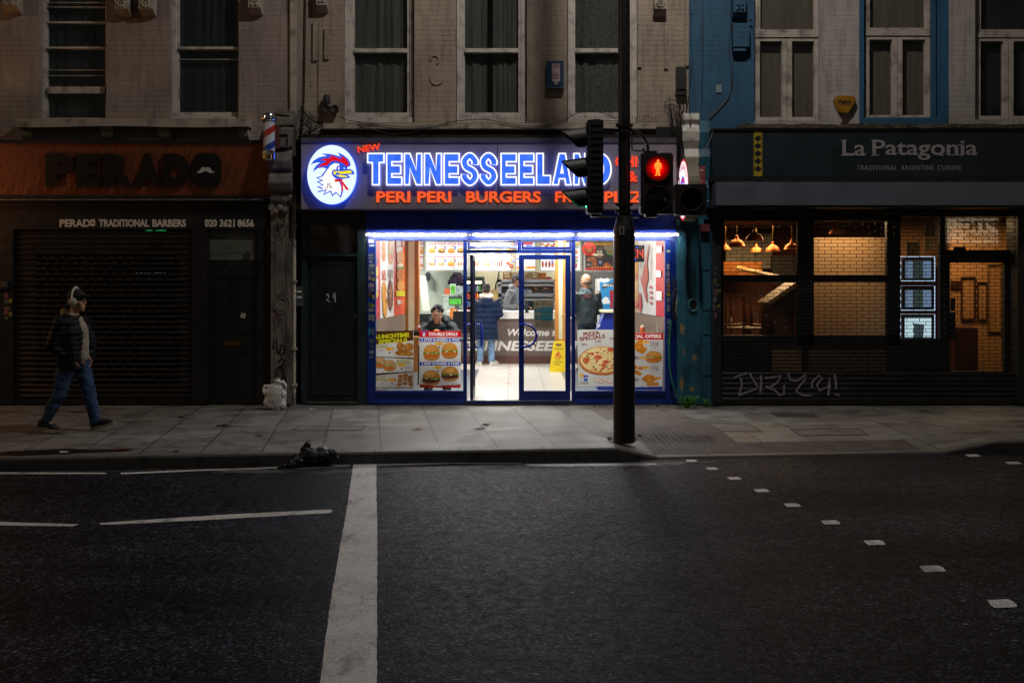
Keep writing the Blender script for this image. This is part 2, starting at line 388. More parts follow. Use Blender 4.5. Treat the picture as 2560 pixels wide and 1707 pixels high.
def roadpaint():
    m, nt, p = nodes('road_paint'); g = objco(nt)
    n1 = noise(nt, 3, 6, g, .7); n2 = noise(nt, 60, 4, g, .7)
    c = ramp(nt, n1.outputs['Fac'], [(.25, (.34, .32, .31)), (.5, (.50, .48, .47)), (.8, (.56, .54, .53))])
    k = ramp(nt, n2.outputs['Fac'], [(.30, (.12, .12, .12)), (.46, (1, 1, 1))]); c = mixc(nt, 1.0, c, k, 'MULTIPLY')
    n3 = noise(nt, 1.6, 6, objco(nt, (2.5, 1, 1)), .7); c = mixc(nt, 1.0, c, ramp(nt, n3.outputs['Fac'], [(.33, (.5, .5, .5)), (.46, (1, 1, 1))]), 'MULTIPLY')
    cr = nt.nodes.new('ShaderNodeTexVoronoi'); cr.feature = 'DISTANCE_TO_EDGE'; cr.inputs['Scale'].default_value = 2.0; nt.links.new(objco(nt, (.5, 1.2, 1)), cr.inputs['Vector'])
    c = mixc(nt, ramp(nt, cr.outputs['Distance'], [(.0, (.6, .6, .6)), (.012, (0, 0, 0))]), c, (.1, .1, .1, 1))
    nt.links.new(c, p.inputs['Base Color']); p.inputs['Roughness'].default_value = .6
    bump(nt, p, n2.outputs['Fac'], .35, .006); return m
m_roadpaint = roadpaint()
# road: one sheet that reaches past everything
mb = MB(); mb.add([(-60, -70, RZ), (60, -70, RZ), (60, KA + KS * 60 + .3, RZ), (-60, KA - KS * 60 + .3, RZ)], [(0, 1, 2, 3)])
road = mb.build('road', m_asphalt, None, loc=(0, -9, RZ)); road['kind'] = 'structure'
RL = RZ + .004
def strip(pts, name, mat=None, z=RL, jag=.0, parent=None):
    q = [Vector((p.x, p.y, z)) for p in pts]; out = []
    if jag:
        rn = random.Random(len(pts) * 13 + int(q[0].x * 100))
        for a, b in zip(q, q[1:] + q[:1]):
            k = max(1, int((b - a).length / .05)); n = Vector((-(b - a).y, (b - a).x, 0)).normalized()
            out += [a.lerp(b, i / k) + (n * rn.uniform(-jag, jag) if i else Vector()) for i in range(k)]
        q = out
    b = MB(); b.add(q, [tuple(range(len(q)))])
    return b.build(name, mat or m_roadpaint, parent or road, recalc=False)
def gp(*pts): return [G(a, b, RZ) for a, b in pts]
strip(gp((884, 1157), (941, 1157), (941, 1240), (943, 1300), (943, 1420), (942, 1707), (941, 1900), (770, 1900), (800, 1707), (824, 1520), (848, 1380), (866, 1280)), 'stop_line', jag=.0028)
strip(gp((247, 1308), (300, 1304), (560, 1287), (826, 1274), (832, 1279), (822, 1283), (560, 1298), (300, 1311), (252, 1312)), 'lane_line', jag=.003)
strip(gp((-300, 1302), (0, 1305), (198, 1311), (182, 1316), (0, 1314), (-300, 1310)), 'lane_line', jag=.003)
strip(gp((-300, 1180), (0, 1181), (262, 1182), (268, 1185), (0, 1185.5), (-300, 1185)), 'edge_line', jag=.003)
strip(gp((300, 1182), (500, 1174), (640, 1170), (880, 1158), (880, 1160), (640, 1173), (500, 1177.5), (304, 1186)), 'edge_line', jag=.003)
for cx, cy, w, h in ((1729, 1152, 32, 5), (1780, 1171.5, 33, 6), (1836, 1196, 37, 7.5), (1904, 1226.5, 41, 8.5), (1981, 1263, 45, 9.5), (2077, 1306, 50, 11), (2187, 1357, 56, 13), (2332, 1422.5, 68, 17), (2505, 1509, 76, 22), (2433, 1139, 40, 6), (2533, 1157.5, 42, 6), (2700, 1610, 90, 28)):
    k = w * .12
    strip(gp((cx - w / 2, cy - h / 2 + h * .1), (cx + w / 2 - 2.6 * k, cy - h / 2), (cx + w / 2 - k, cy - h * .2), (cx + w / 2, cy + h / 2 - h * .1), (cx - w / 2 + 2 * k, cy + h / 2), (cx - w / 2 + k, cy + h * .2)), 'crossing_mark', jag=.006)
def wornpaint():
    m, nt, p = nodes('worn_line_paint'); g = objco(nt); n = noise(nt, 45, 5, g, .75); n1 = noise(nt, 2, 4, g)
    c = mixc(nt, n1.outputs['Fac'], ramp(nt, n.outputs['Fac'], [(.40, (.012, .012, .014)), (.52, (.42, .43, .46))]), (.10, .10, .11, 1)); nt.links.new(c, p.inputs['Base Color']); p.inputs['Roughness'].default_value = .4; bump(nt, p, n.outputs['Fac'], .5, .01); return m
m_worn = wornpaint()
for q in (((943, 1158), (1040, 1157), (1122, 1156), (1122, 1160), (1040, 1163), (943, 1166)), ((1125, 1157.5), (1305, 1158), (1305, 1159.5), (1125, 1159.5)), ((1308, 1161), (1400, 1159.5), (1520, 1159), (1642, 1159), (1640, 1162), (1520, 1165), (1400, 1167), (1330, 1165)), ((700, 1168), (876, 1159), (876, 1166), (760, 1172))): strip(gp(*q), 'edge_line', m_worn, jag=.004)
# the wet gutter
def wet(x0, x1, a, b, sd):
    rn = random.Random(sd); n = 26
    up = [kerb(x0 + (x1 - x0) * i / n, -a + rn.uniform(-.02, .02)) for i in range(n + 1)]
    lo = [kerb(x0 + (x1 - x0) * i / n, -(a + (b - a) * (.35 + .65 * sin(pi * i / n)) + rn.uniform(-.05, .05))) for i in range(n + 1)]
    strip(up + lo[::-1], 'wet_patch', m_wet, RZ + .002)
wet(-3.1, .1, .17, .46, 3); wet(.25, 2.2, .17, .40, 9); wet(-5.5, -3.2, .06, .2, 5)

# pavement: level by the shops, a kerb of granite stones, dropped where the crossing meets it
def slabs():
    m, nt, p = nodes('paving_slabs'); g = nt.nodes.new('ShaderNodeNewGeometry')
    mp = nt.nodes.new('ShaderNodeMapping'); mp.vector_type = 'TEXTURE'; mp.inputs['Rotation'].default_value = (0, 0, math.atan(KS) + radians(90) + radians(2.5)); mp.inputs['Location'].default_value = (-.66, -.2, 0)
    nt.links.new(g.outputs['Position'], mp.inputs[0])
    def brk(ms):
        b = nt.nodes.new('ShaderNodeTexBrick'); nt.links.new(mp.outputs[0], b.inputs['Vector']); b.inputs['Scale'].default_value = 1
        b.inputs['Brick Width'].default_value = .6; b.inputs['Row Height'].default_value = .64; b.inputs['Mortar Size'].default_value = ms; b.offset = .5; b.inputs['Mortar Smooth'].default_value = .3
        b.inputs['Color1'].default_value = (.135, .129, .115, 1); b.inputs['Color2'].default_value = (.195, .188, .172, 1); b.inputs['Mortar'].default_value = (.03, .028, .026, 1); return b
    b = brk(.011)
    n1 = noise(nt, .8, 6, g.outputs['Position'], .6); n2 = noise(nt, 40, 4, g.outputs['Position'], .7); n3 = noise(nt, 3.2, 6, g.outputs['Position'], .65)
    c = mixc(nt, 1.0, b.outputs['Color'], ramp(nt, n1.outputs['Fac'], [(.3, (.62, .60, .57)), (.6, (1, 1, 1))]), 'MULTIPLY')
    c = mixc(nt, 1.0, c, ramp(nt, n3.outputs['Fac'], [(.3, (.45, .43, .40)), (.5, (.95, .95, .95)), (.78, (1.2, 1.2, 1.18))]), 'MULTIPLY')
    c = mixc(nt, 1.0, c, ramp(nt, n2.outputs['Fac'], [(.3, (.7, .7, .7)), (.6, (1.05, 1.05, 1.05))]), 'MULTIPLY')
    v = nt.nodes.new('ShaderNodeTexVoronoi'); v.inputs['Scale'].default_value = 3.1; nt.links.new(g.outputs['Position'], v.inputs['Vector'])
    gum = ramp(nt, v.outputs['Distance'], [(.05, (.6, .6, .6)), (.07, (0, 0, 0))]); c = mixc(nt, gum, c, (.10, .095, .09, 1))
    nt.links.new(c, p.inputs['Base Color'])
    r = ramp(nt, n3.outputs['Fac'], [(.3, (.42, .42, .42)), (.7, (.72, .72, .72))]); nt.links.new(r, p.inputs['Roughness'])
    k = bump(nt, p, b.outputs['Fac'], -.5, .008) ; bump(nt, p, n2.outputs['Fac'], .22, .005, k)
    return m
m_slab = slabs()
m_kerb = M('granite_kerb', '55524e', .6, var=.2, vs=7, dirt='2c2a28', bs=60, bst=.35, bd=.006)
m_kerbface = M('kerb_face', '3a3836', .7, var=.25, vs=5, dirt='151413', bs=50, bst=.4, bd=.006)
m_tact = M('red_tactile_paving', '665b54', .7, var=.25, vs=4, dirt='332c29', bs=50, bst=.3, bd=.004)
xa, xb, xc, xd = 1.15, 1.62, 4.9, 5.55            # where the kerb drops and rises again
def kz(x):
    if x <= xa or x >= xd: return 0.0
    if x < xb: return (RZ + .02) * (x - xa) / (xb - xa)
    if x > xc: return (RZ + .02) * (xd - x) / (xd - xc)
    return RZ + .02
xs = [-30, -20, -12, -8, -6, -4, -2, 0, .6, xa, 1.3, 1.45, xb, 2.4, 3.2, 4.0, xc, 5.1, 5.3, xd, 8, 12, 20, 30]
rows = [.15, .4, .75, 1.15, 1.6]
mb = MB(); vs = []
for x in xs:
    for i, o in enumerate(rows): 
        p = kerb(x, o); t = (o - .15) / 1.45; p.z = kz(x) * max(0.0, 1 - t) ** 1.3; vs.append(p)
    vs.append(Vector((x - KS * 1.6, 1.2, 0)))
n = len(rows) + 1
mb.add(vs, [(i * n + j, (i + 1) * n + j, (i + 1) * n + j + 1, i * n + j + 1) for i in range(len(xs) - 1) for j in range(n - 1)])
pav = mb.build('pavement', m_slab, None, loc=(0, -2, 0)); pav['kind'] = 'structure'
# kerb stones, each its own length of the kerb, as one part
mb = MB(); x = -30.0
cuts = sorted(set([-30 + .92 * i for i in range(66)] + [xa, xb, xc, xd]))
for a, b in zip(cuts, cuts[1:]):
    if b - a < .05: continue
    e = .003; q = []
    for xx in (a + e, b - e):
        z = kz(xx) + .0015
        q += [kerb(xx, .15) + Vector((0, 0, z)), kerb(xx, .02) + Vector((0, 0, z)), kerb(xx, .0) + Vector((0, 0, z - .02)), kerb(xx, -.01) + Vector((0, 0, RZ - .05)), kerb(xx, .15) + Vector((0, 0, RZ - .05))]
    st = len(mb.f); mb.add(q, [(0, 1, 6, 5), (1, 2, 7, 6), (2, 3, 8, 7), (3, 4, 9, 8), (0, 5, 9, 4), (0, 4, 3, 2, 1), (5, 6, 7, 8, 9)])
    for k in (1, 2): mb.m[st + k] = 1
mb.build('kerb_stones', [m_kerb, m_kerbface], pav)
def pz(p):                                        # height of the pavement at a point
    o = (p - kerb(0)).dot(KN); x = p.x + KS * o
    t = max(0.0, (o - .15) / 1.45); return kz(x) * (1 - t) ** 1.3 if t < 1 else 0.0
# tactile paving: an L of red blister slabs, every blister modelled
Lp = [G(1454, 1011), G(1661, 1011), G(1844, 1091), G(2258, 1086), G(2345, 1113)]
kb = [kerb(x, .17) for x in (4.95, 4.0, 3.0, 2.2, 1.62)]
poly = [Vector((p.x, p.y, 0)) for p in Lp + kb]
def inside(p):
    c = False; j = len(poly) - 1
    for i in range(len(poly)):
        a, b = poly[i], poly[j]
        if (a.y > p.y) != (b.y > p.y) and p.x < (b.x - a.x) * (p.y - a.y) / (b.y - a.y) + a.x: c = not c
        j = i
    return c
mb = MB(); base = MB(); st = .066; bt = .4
for i in range(-10, 120):
    for j in range(0, 62):
        p = kerb(0, .2 + j * st) + KD * (i * st - 1.0)
        if not inside(p): continue
        z = pz(p) + .003; m = 8
        mb.add([p + Vector((r * cos(2 * pi * k / m), r * sin(2 * pi * k / m), z + h)) for r, h in ((.023, 0), (.015, .006)) for k in range(m)],
               [(k, (k + 1) % m, m + (k + 1) % m, m + k) for k in range(m)] + [tuple(range(m, 2 * m))])
        e = st / 2
        base.add([(lambda q: Vector((q.x, q.y, pz(q) + .0025)))(p + KD * sx * e + KN * sy * e) for sx, sy in ((-1, -1), (1, -1), (1, 1), (-1, 1))], [(0, 1, 2, 3)])
tp = base.build('tactile_paving', M('tactile_base', '48403b', .75, var=.2, vs=4), pav, recalc=False)
mb.build('blisters', m_tact, tp, smooth=True, recalc=False)
# damp stains in the paving
m_damp = M('damp_stone', '1d1a17', .28, var=.3, vs=6, bs=40, bst=.2)
def blob(c, rx, ry, sd, z, name, mat, parent, n=26):
    rn = random.Random(sd); p = [c + KD * rx * cos(2 * pi * k / n) * rn.uniform(.7, 1.15) + KN * ry * sin(2 * pi * k / n) * rn.uniform(.55, 1.2) for k in range(n)]
    b = MB(); b.add([Vector((q.x, q.y, z)) for q in p], [tuple(range(n))]); return b.build(name, mat, parent, recalc=False)
blob(G(185, 1128), .75, .16, 4, .0022, 'damp_stain', m_damp, pav); blob(G(60, 1135), .5, .1, 8, .0024, 'damp_stain', m_damp, pav); blob(G(190, 1030), .13, .06, 2, .0022, 'damp_stain', m_damp, pav)
# inspection covers let into the paving
m_iron = M('cast_iron', '46423c', .6, .2, var=.25, vs=9, bs=60, bst=.3)
m_fill = M('infilled_cover', '605d58', .75, var=.2, vs=8, bs=50, bst=.4)
def cover(pts, name, label, fill, grid):
    q = [(lambda v: v + Vector((0, 0, pz(v))))(G(*p)) for p in pts]; t = thing(name, label, 'manhole cover', sum(q, Vector()) / 4)
    if grid:
        b = MB(); b.add([p + Vector((0, 0, .003)) for p in q], [(0, 1, 2, 3)]); b.build('lid', fill, t, recalc=False)
    fr = MB()
    for a, c in zip(q, q[1:] + q[:1]):
        d = (c - a); fr.obox((a + c) / 2 + Vector((0, 0, .003)), d / 2, Vector((-d.y, d.x, 0)).normalized() * .010, (0, 0, .002))
        k = int(d.length / .045)
        for i in range(1, k):
            fr.obox(a + d * i / k + Vector((-d.y, d.x, 0)).normalized() * .03 * (1) + Vector((0, 0, .003)), d.normalized() * .008, Vector((-d.y, d.x, 0)).normalized() * .010, (0, 0, .0012))
    fr.build('rim', m_iron, t)
    if grid == 2:
        g = MB()
        for i in range(1, 9):
            for j in range(1, 4):
                p = q[0].lerp(q[1], i / 9).lerp(q[3].lerp(q[2], i / 9), j / 4) + Vector((0, 0, .004)); g.obox(p, KD * .02, KN * .012, (0, 0, .002))
        g.build('studs', m_iron, t)
cover([(728, 1076), (903, 1076), (915, 1065), (745, 1065)], 'manhole_cover', 'long iron framed cover in the paving left of the takeaway door', m_slab, 1)
cover([(1945, 1042), (2048, 1042), (2030, 1033), (1927, 1033)], 'manhole_cover', 'studded iron cover close to the restaurant shutter', m_iron, 2)
cover([(2000, 1080), (2172, 1078), (2146, 1067), (1978, 1070)], 'manhole_cover', 'iron framed cover filled with red paving beside the tactile strip', m_tact, 1)
cover([(1798, 1074), (1905, 1074), (1872, 1060), (1768, 1058)], 'manhole_cover', 'plain grey cover just beyond the red blister paving', m_fill, 1)

# ------------------------------------------------------------------ street lighting: two lamp columns, lanterns above the picture
m_lens = emit('lantern_lens', (1, .86, .68), 12)
def column(name, label, base, r0, r1, zs, arm, h, energy, col, aim):
    t = thing(name, label, 'lamp post', base); b = Vector(base)
    mb = MB(); mb.tube([b, b + Vector((0, 0, zs))], r0, 28); mb.tube([b + Vector((0, 0, zs)), b + Vector((0, 0, zs + .16))], [r0, r1 + .012], 28, cap=False)
    mb.build('base_tube', m_black, t, smooth=40)
    sh = MB(); top = b + Vector((0, 0, h)); sh.tube([b + Vector((0, 0, zs + .12)), top - Vector((0, 0, .5))], [r1, r1 * .8], 24)
    a = Vector(arm); sh.tube([top - Vector((0, 0, .5)), top - Vector((0, 0, .12)) + a * .12, top + a * .4, top + a], [r1 * .8, .045, .04, .035], 12); sh.build('shaft', m_black, t, smooth=40)
    l = MB(); e = top + a; l.lathe(e + Vector((0, 0, -.05)), [(.05, .14), (.22, .08), (.26, .0), (.24, -.02)], 20); ln = l.build('lantern', m_blackmatt, t, smooth=40)
    g = MB(); g.lathe(e + Vector((0, 0, -.08)), [(.2, 0), (.17, -.04), (.06, -.06)], 18); g.build('lens', m_lens, ln, smooth=True)
    lp = lamp('lantern_light', 'SPOT', e + Vector((0, 0, -.2)), energy, col, .12, parent=t, spot=radians(165), blend=.6)
    d = (Vector(aim) - (e + Vector((0, 0, -.2)))).normalized(); lp.rotation_euler = d.to_track_quat('-Z', 'Y').to_euler()
    return t
PX, PY = 1.282, -3.35
lamp_post = column('lamp_post', 'tall black lamp post with a thick base tube, carrying the traffic signals', (PX, PY, 0), .124, .071, 2.42, (.35, -1.5, .3), 10.4, 1200, (1, .95, .88), (.5, -2.5, 0))
column('lamp_post', 'black lamp post far along the barber side of the street', (-16.5, -4.6, 0), .1, .06, 2.0, (.2, -1.2, .3), 8.0, 500, (1, .62, .30), (-12, -3, 0))
# number plate on the signal post
pl = MB(); pl.obox((PX - .04, PY - .127, 1.86 + 121 * .004565), (.029, 0, 0), (0, .002, 0), (0, 0, .05)); 
plate = pl.build('number_plate', M('plate_white', '8e8c8a', .5, var=.1), lamp_post)
tx = MB(); tx.text('1', PX - .05, 1.86 + 121 * .004565 + .03, PX - .03, 1.86 + 121 * .004565 - .03, PY - .130, .001, .03, px=False); tx.build('number', m_blackmatt, plate)
# ------------------------------------------------------------------ printed matter: flat sheets whose ink is layered coloured polygons
class Decal(MB):
    def __init__(s, mp): super().__init__(); s.mp = mp; s.l = 0; s.flat = []
    def poly(s, pts, col):
        s.col = lin(col) if isinstance(col, str) else col; s.l += 1
        s.flat.append((pts, s.col)); return s.add([s.mp(u, v, s.l * .00015) for u, v in pts], [tuple(range(len(pts)))])
    def rect(s, x0, y0, x1, y1, col): return s.poly([(x0, y0), (x1, y0), (x1, y1), (x0, y1)], col)
    def ellipse(s, cx, cy, rx, ry, col, n=20, wob=0, sd=1, a0=0, a1=2 * pi):
        rn = random.Random(sd)
        return s.poly([(cx + rx * cos(a0 + (a1 - a0) * k / n) * (1 + rn.uniform(-wob, wob)), cy + ry * sin(a0 + (a1 - a0) * k / n) * (1 + rn.uniform(-wob, wob))) for k in range(n + (0 if a1 - a0 > 6.2 else 1))], col)
    def pill(s, x0, y0, x1, y1, col):
        r = (y1 - y0) / 2; n = 5
        return s.poly([(x1 - r + r * sin(pi * k / n), y0 + r - r * cos(pi * k / n)) for k in range(n + 1)] + [(x0 + r - r * sin(pi * k / n), y1 - r + r * cos(pi * k / n)) for k in range(n + 1)], col)
    def write(s, t, x0, y0, x1, y1, col, bold=.03, shear=0.0, rot=0.0, mirror=False):
        v, f = textmesh(t, bold, 1.0, shear, 0.0); s.col = lin(col); s.l += 1
        ax = min(q[0] for q in v); bx = max(q[0] for q in v); ay = min(q[1] for q in v); by = max(q[1] for q in v)
        cx, cy, w, h = (x0 + x1) / 2, (y0 + y1) / 2, x1 - x0, y1 - y0; o = []
        for q in v:
            a = ((q[0] - ax) / (bx - ax) - .5) * w; b = -((q[1] - ay) / (by - ay) - .5) * h
            if mirror: a = -a
            o.append((cx + a * cos(rot) - b * sin(rot), cy + a * sin(rot) + b * cos(rot)))
        s.flat += [([o[i] for i in q], s.col) for q in f]
        return s.add([s.mp(*q, s.l * .00015) for q in o], f)
    def lines(s, x0, y0, x1, y1, n, col, sd=0, gap=.45):     # small print too fine to read
        rn = random.Random(sd + int(x0 * 7)); h = (y1 - y0) / n; s.l += 1; s.col = lin(col)
        for i in range(n):
            x = x0 + rn.uniform(0, .08) * (x1 - x0); e = x1 - rn.uniform(0, .25) * (x1 - x0)
            while x < e:
                w = min(e - x, rn.uniform(.5, 1.6) * h)
                s.flat.append((((x, y0 + i * h), (x + w, y0 + i * h), (x + w, y0 + i * h + h * (1 - gap)), (x, y0 + i * h + h * (1 - gap))), s.col)); s.add([s.mp(a, b, s.l * .00015) for a, b in ((x, y0 + i * h), (x + w, y0 + i * h), (x + w, y0 + i * h + h * (1 - gap)), (x, y0 + i * h + h * (1 - gap)))], [(0, 1, 2, 3)]); x += w + .25 * h
        return s
    def burger(s, cx, cy, w, h=None, kind='beef', sd=1):
        h = h or w * .78; rn = random.Random(sd); bun = {'beef': 'b8742e', 'strip': 'd08a34', 'fillet': 'b98a5a'}[kind]
        s.ellipse(cx, cy + h * .24, w * .46, h * .26, 'a5672c'); s.ellipse(cx, cy + h * .22, w * .43, h * .2, 'c98f4c')
        pat = '5a2a1a' if kind == 'beef' else 'c4641c'
        s.ellipse(cx, cy + h * .13, w * .5, h * .2, pat, 22, .07, sd)
        for i in range(7): s.ellipse(cx + rn.uniform(-.4, .4) * w, cy + h * rn.uniform(.06, .24), w * .05, h * .035, '3c1a10' if kind == 'beef' else 'e08a34', 7)
        s.poly([(cx + w * (-.5 + i / 14), cy + h * (.02 + (.09 if i % 2 else -.02) + rn.uniform(-.02, .03))) for i in range(15)] + [(cx + w * .42, cy - h * .12), (cx - w * .42, cy - h * .12)], '5d8a2c')
        for i in range(5): s.ellipse(cx + rn.uniform(-.38, .38) * w, cy + h * rn.uniform(-.02, .07), w * .06, h * .035, rn.choice(('f0ead8', 'e9dfc4', '8cb04a')), 8)
        s.ellipse(cx, cy - h * .08, w * .47, h * .44, bun, 22, .0, 1, pi, 2 * pi)
        s.ellipse(cx, cy - h * .09, w * .47, h * .08, bun)
        s.ellipse(cx - w * .06, cy - h * .26, w * .30, h * .19, 'd99a48' if kind != 'fillet' else 'c79a6a')
        for i in range(14):
            a = rn.uniform(0, 2 * pi); q = rn.uniform(0, 1) ** .5; s.ellipse(cx + cos(a) * q * w * .36, cy - h * .26 + sin(a) * q * h * .18, w * .012, h * .014, 'f0d8a0', 5)
    def fries(s, cx, cy, w, h=None, box=True):
        h = h or w * .8; rn = random.Random(int(cx * 3 + cy))
        s.poly([(cx - w * .5, cy - h * .4), (cx + w * .5, cy - h * .45), (cx + w * .34, cy + h * .35), (cx - w * .32, cy + h * .35)], 'd99a2c')
        for i in range(9):
            x = cx + w * (-.42 + .84 * i / 8); s.poly([(x - w * .03, cy + h * .3), (x + w * .03, cy + h * .3), (x * 1.0 + w * rn.uniform(.0, .09), cy - h * rn.uniform(.4, .6)), (x - w * .05, cy - h * rn.uniform(.35, .6))], rn.choice(('eab544', 'f2c860', 'cf8a22')))
        if box:
            s.poly([(cx - w * .38, cy + h * .2), (cx + w * .38, cy + h * .2), (cx + w * .3, cy + h * .95), (cx - w * .3, cy + h * .95)], 'd8d6d4'); s.ellipse(cx, cy + h * .55, w * .13, h * .18, '5a3a6a', 8)
    def chicken(s, cx, cy, w, h, col='c87a26', sd=1):
        rn = random.Random(sd); s.ellipse(cx, cy, w / 2, h / 2, col, 22, .12, sd)
        for i in range(12): s.ellipse(cx + rn.uniform(-.33, .33) * w, cy + rn.uniform(-.33, .33) * h, w * rn.uniform(.05, .12), h * rn.uniform(.04, .1), rn.choice(('e09a40', 'a85c18', 'd68a2e', '8f4a14')), 7, .2, i)
    def drum(s, cx, cy, w, h, sd=1, flip=1):
        s.poly([(cx + flip * w * .15, cy - h * .16), (cx + flip * w * .5, cy - h * .3), (cx + flip * w * .52, cy - h * .05), (cx + flip * w * .2, cy + h * .2)], 'd08a30')
        s.chicken(cx - flip * w * .12, cy, w * .7, h, 'cf8226', sd)
    def cup(s, x0, y0, x1, y1, col):
        q = (x1 - x0) * .12; s.poly([(x0, y0), (x1, y0), (x1 - q, y1), (x0 + q, y1)], col); s.rect(x0, y0, x1, y0 + (y1 - y0) * .12, 'e6e6e6')
        s.ellipse((x0 + x1) / 2, (y0 + y1) / 2, (x1 - x0) * .22, (y1 - y0) * .14, 'd82a34', 8); s.rect(x0 + q * 1.4, (y0 + y1) / 2 - (y1 - y0) * .02, x1 - q * 1.4, (y0 + y1) / 2 + (y1 - y0) * .06, 'f2f2f2')
    def price(s, x0, y0, x1, y1, t, col='2a2226', ring='8a2a34'):
        s.pill(x0, y0, x1, y1, ring); q = (y1 - y0) * .1; s.pill(x0 + q, y0 + q, x1 - q, y1 - q, 'e8e6e4'); s.write(t, x0 + (x1 - x0) * .2, y0 + (y1 - y0) * .25, x1 - (x1 - x0) * .2, y1 - (y1 - y0) * .22, col, .03)
    def paper(s, name, mat, res=.5):          # the same print as ONE thin sheet: ink flattened into a mesh of colour runs
        import numpy as np
        us = [p[0] for q in s.flat[:1] for p in q[0]]; vs_ = [p[1] for q in s.flat[:1] for p in q[0]]
        u0, u1, v0, v1 = min(us), max(us), min(vs_), max(vs_); nu, nv = int((u1 - u0) / res), int((v1 - v0) / res)
        gu = u0 + (np.arange(nu) + .5) * (u1 - u0) / nu; gv = v0 + (np.arange(nv) + .5) * (v1 - v0) / nv; idx = -np.ones((nv, nu), int)
        for k, (pts, col) in enumerate(s.flat):
            a = np.array(pts); i0, i1 = np.searchsorted(gu, [a[:, 0].min(), a[:, 0].max()]); j0, j1 = np.searchsorted(gv, [a[:, 1].min(), a[:, 1].max()])
            if i1 <= i0 or j1 <= j0: continue
            x, y = np.meshgrid(gu[i0:i1], gv[j0:j1]); c = np.zeros(x.shape, bool); p = a[-1]
            for q in a:
                if q[1] != p[1]: c ^= ((q[1] > y) != (p[1] > y)) & (x < (p[0] - q[0]) * (y - q[1]) / (p[1] - q[1]) + q[0])
                p = q
            idx[j0:j1, i0:i1][c] = k
        b = MB(); du, dv = (u1 - u0) / nu, (v1 - v0) / nv
        for j in range(nv):
            i = 0
            while i < nu:
                k = idx[j, i]; e = i + 1
                while e < nu and (idx[j, e] == k or (k >= 0 and idx[j, e] >= 0 and s.flat[idx[j, e]][1] == s.flat[k][1])): e += 1
                if k >= 0:
                    b.col = s.flat[k][1]; b.add([s.mp(u0 + i * du, v0 + j * dv, 0), s.mp(u0 + e * du, v0 + j * dv, 0), s.mp(u0 + e * du, v0 + (j + 1) * dv, 0), s.mp(u0 + i * du, v0 + (j + 1) * dv, 0)], [(0, 1, 2, 3)])
                i = e
        return b.build(name, mat, None, colors=True)
    def sheet(s, name, mat, parent=None, **k): return s.build(name, mat, parent, colors=True, **k)
def papermat():
    m, nt, p = nodes('translucent_paper'); a = nt.nodes.new('ShaderNodeVertexColor'); a.layer_name = 'Col'; out = nt.nodes['Material Output']
    n = noise(nt, 5, 4, objco(nt)); k = ramp(nt, n.outputs['Fac'], [(.3, (.88, .88, .88)), (.7, (1, 1, 1))]); c = mixc(nt, 1.0, a.outputs[0], k, 'MULTIPLY')
    t = nt.nodes.new('ShaderNodeBsdfTranslucent'); nt.links.new(c, t.inputs[0]); nt.links.new(c, p.inputs['Base Color']); p.inputs['Roughness'].default_value = .45
    mx = nt.nodes.new('ShaderNodeMixShader'); mx.inputs[0].default_value = .6; nt.links.new(p.outputs[0], mx.inputs[1]); nt.links.new(t.outputs[0], mx.inputs[2]); nt.links.new(mx.outputs[0], out.inputs[0]); return m
m_paper = papermat()
def onY(Y, s=-1): return lambda u, v, l: (X(u, Y), Y + s * l, Z(v, Y))          # printed on a plane facing the street
def onX(Xw, s): return lambda u, v, l: (Xw + s * l, F * Xw / (u - CX) - CD, CZ - (v - HY) * Xw / (u - CX))   # on a side wall
ROOSTER = dict(
 blue=[(920,798),(960,745),(1020,705),(1085,687),(1135,682),(1062,648),(1180,655),(1240,668),(1310,690),(1275,632),(1350,668),(1410,715),(1440,765),(1447,800),(1432,820),(1405,828),(1398,850),(1440,850),(1480,875),(1500,922),(1405,926),(1445,962),(1420,970),(1330,982),(1296,984),(1318,1020),(1336,1070),(1348,1115),(1342,1160),(1318,1230),(1255,1165),(1207,1210),(1180,1150),(1085,1195),(1115,1135),(1003,1160),(1070,1112),(1000,1085),(1072,1062),(1000,1017),(1062,998),(990,965),(1062,940),(1130,850),(1090,832),(1015,842),(975,870),(955,898),(965,850),(1000,800),(1050,768),(1000,768),(955,782)],
 white=[(1150,850),(1185,803),(1235,774),(1280,780),(1306,798),(1275,812),(1257,838),(1262,857),(1215,863),(1198,893),(1203,927),(1225,957),(1268,985),(1303,1030),(1323,1090),(1323,1150),(1308,1205),(1255,1146),(1210,1185),(1190,1130),(1107,1170),(1137,1118),(1037,1138),(1092,1103),(1032,1080),(1097,1063),(1032,1022),(1092,1003),(1022,966),(1082,948)],
 red=[(1045,738),(1110,712),(1195,706),(1165,672),(1250,690),(1320,725),(1330,682),(1385,715),(1418,765),(1424,795),(1414,815),(1395,812),(1340,775),(1280,750),(1230,744),(1185,757),(1130,812),(1090,812),(1015,830),(1060,790),(1135,747),(1090,740)],
 beak=[(1225,880),(1260,880),(1330,882),(1400,872),(1450,868),(1462,908),(1400,912),(1310,918),(1285,897),(1258,897),(1252,918),(1236,930),(1222,905)],
 beak2=[(1250,932),(1300,928),(1395,940),(1405,958),(1340,960),(1290,952)],
 tie=[(1235,985),(1345,983),(1335,1002),(1432,1128),(1395,1120),(1393,1137),(1345,1055),(1352,1145),(1330,1130),(1318,1012),(1242,1022)],
 eye=[(1300,815),(1284,828),(1280,846),(1288,862),(1300,868),(1296,845)], eye2=[(1354,830),(1378,846),(1356,852)])
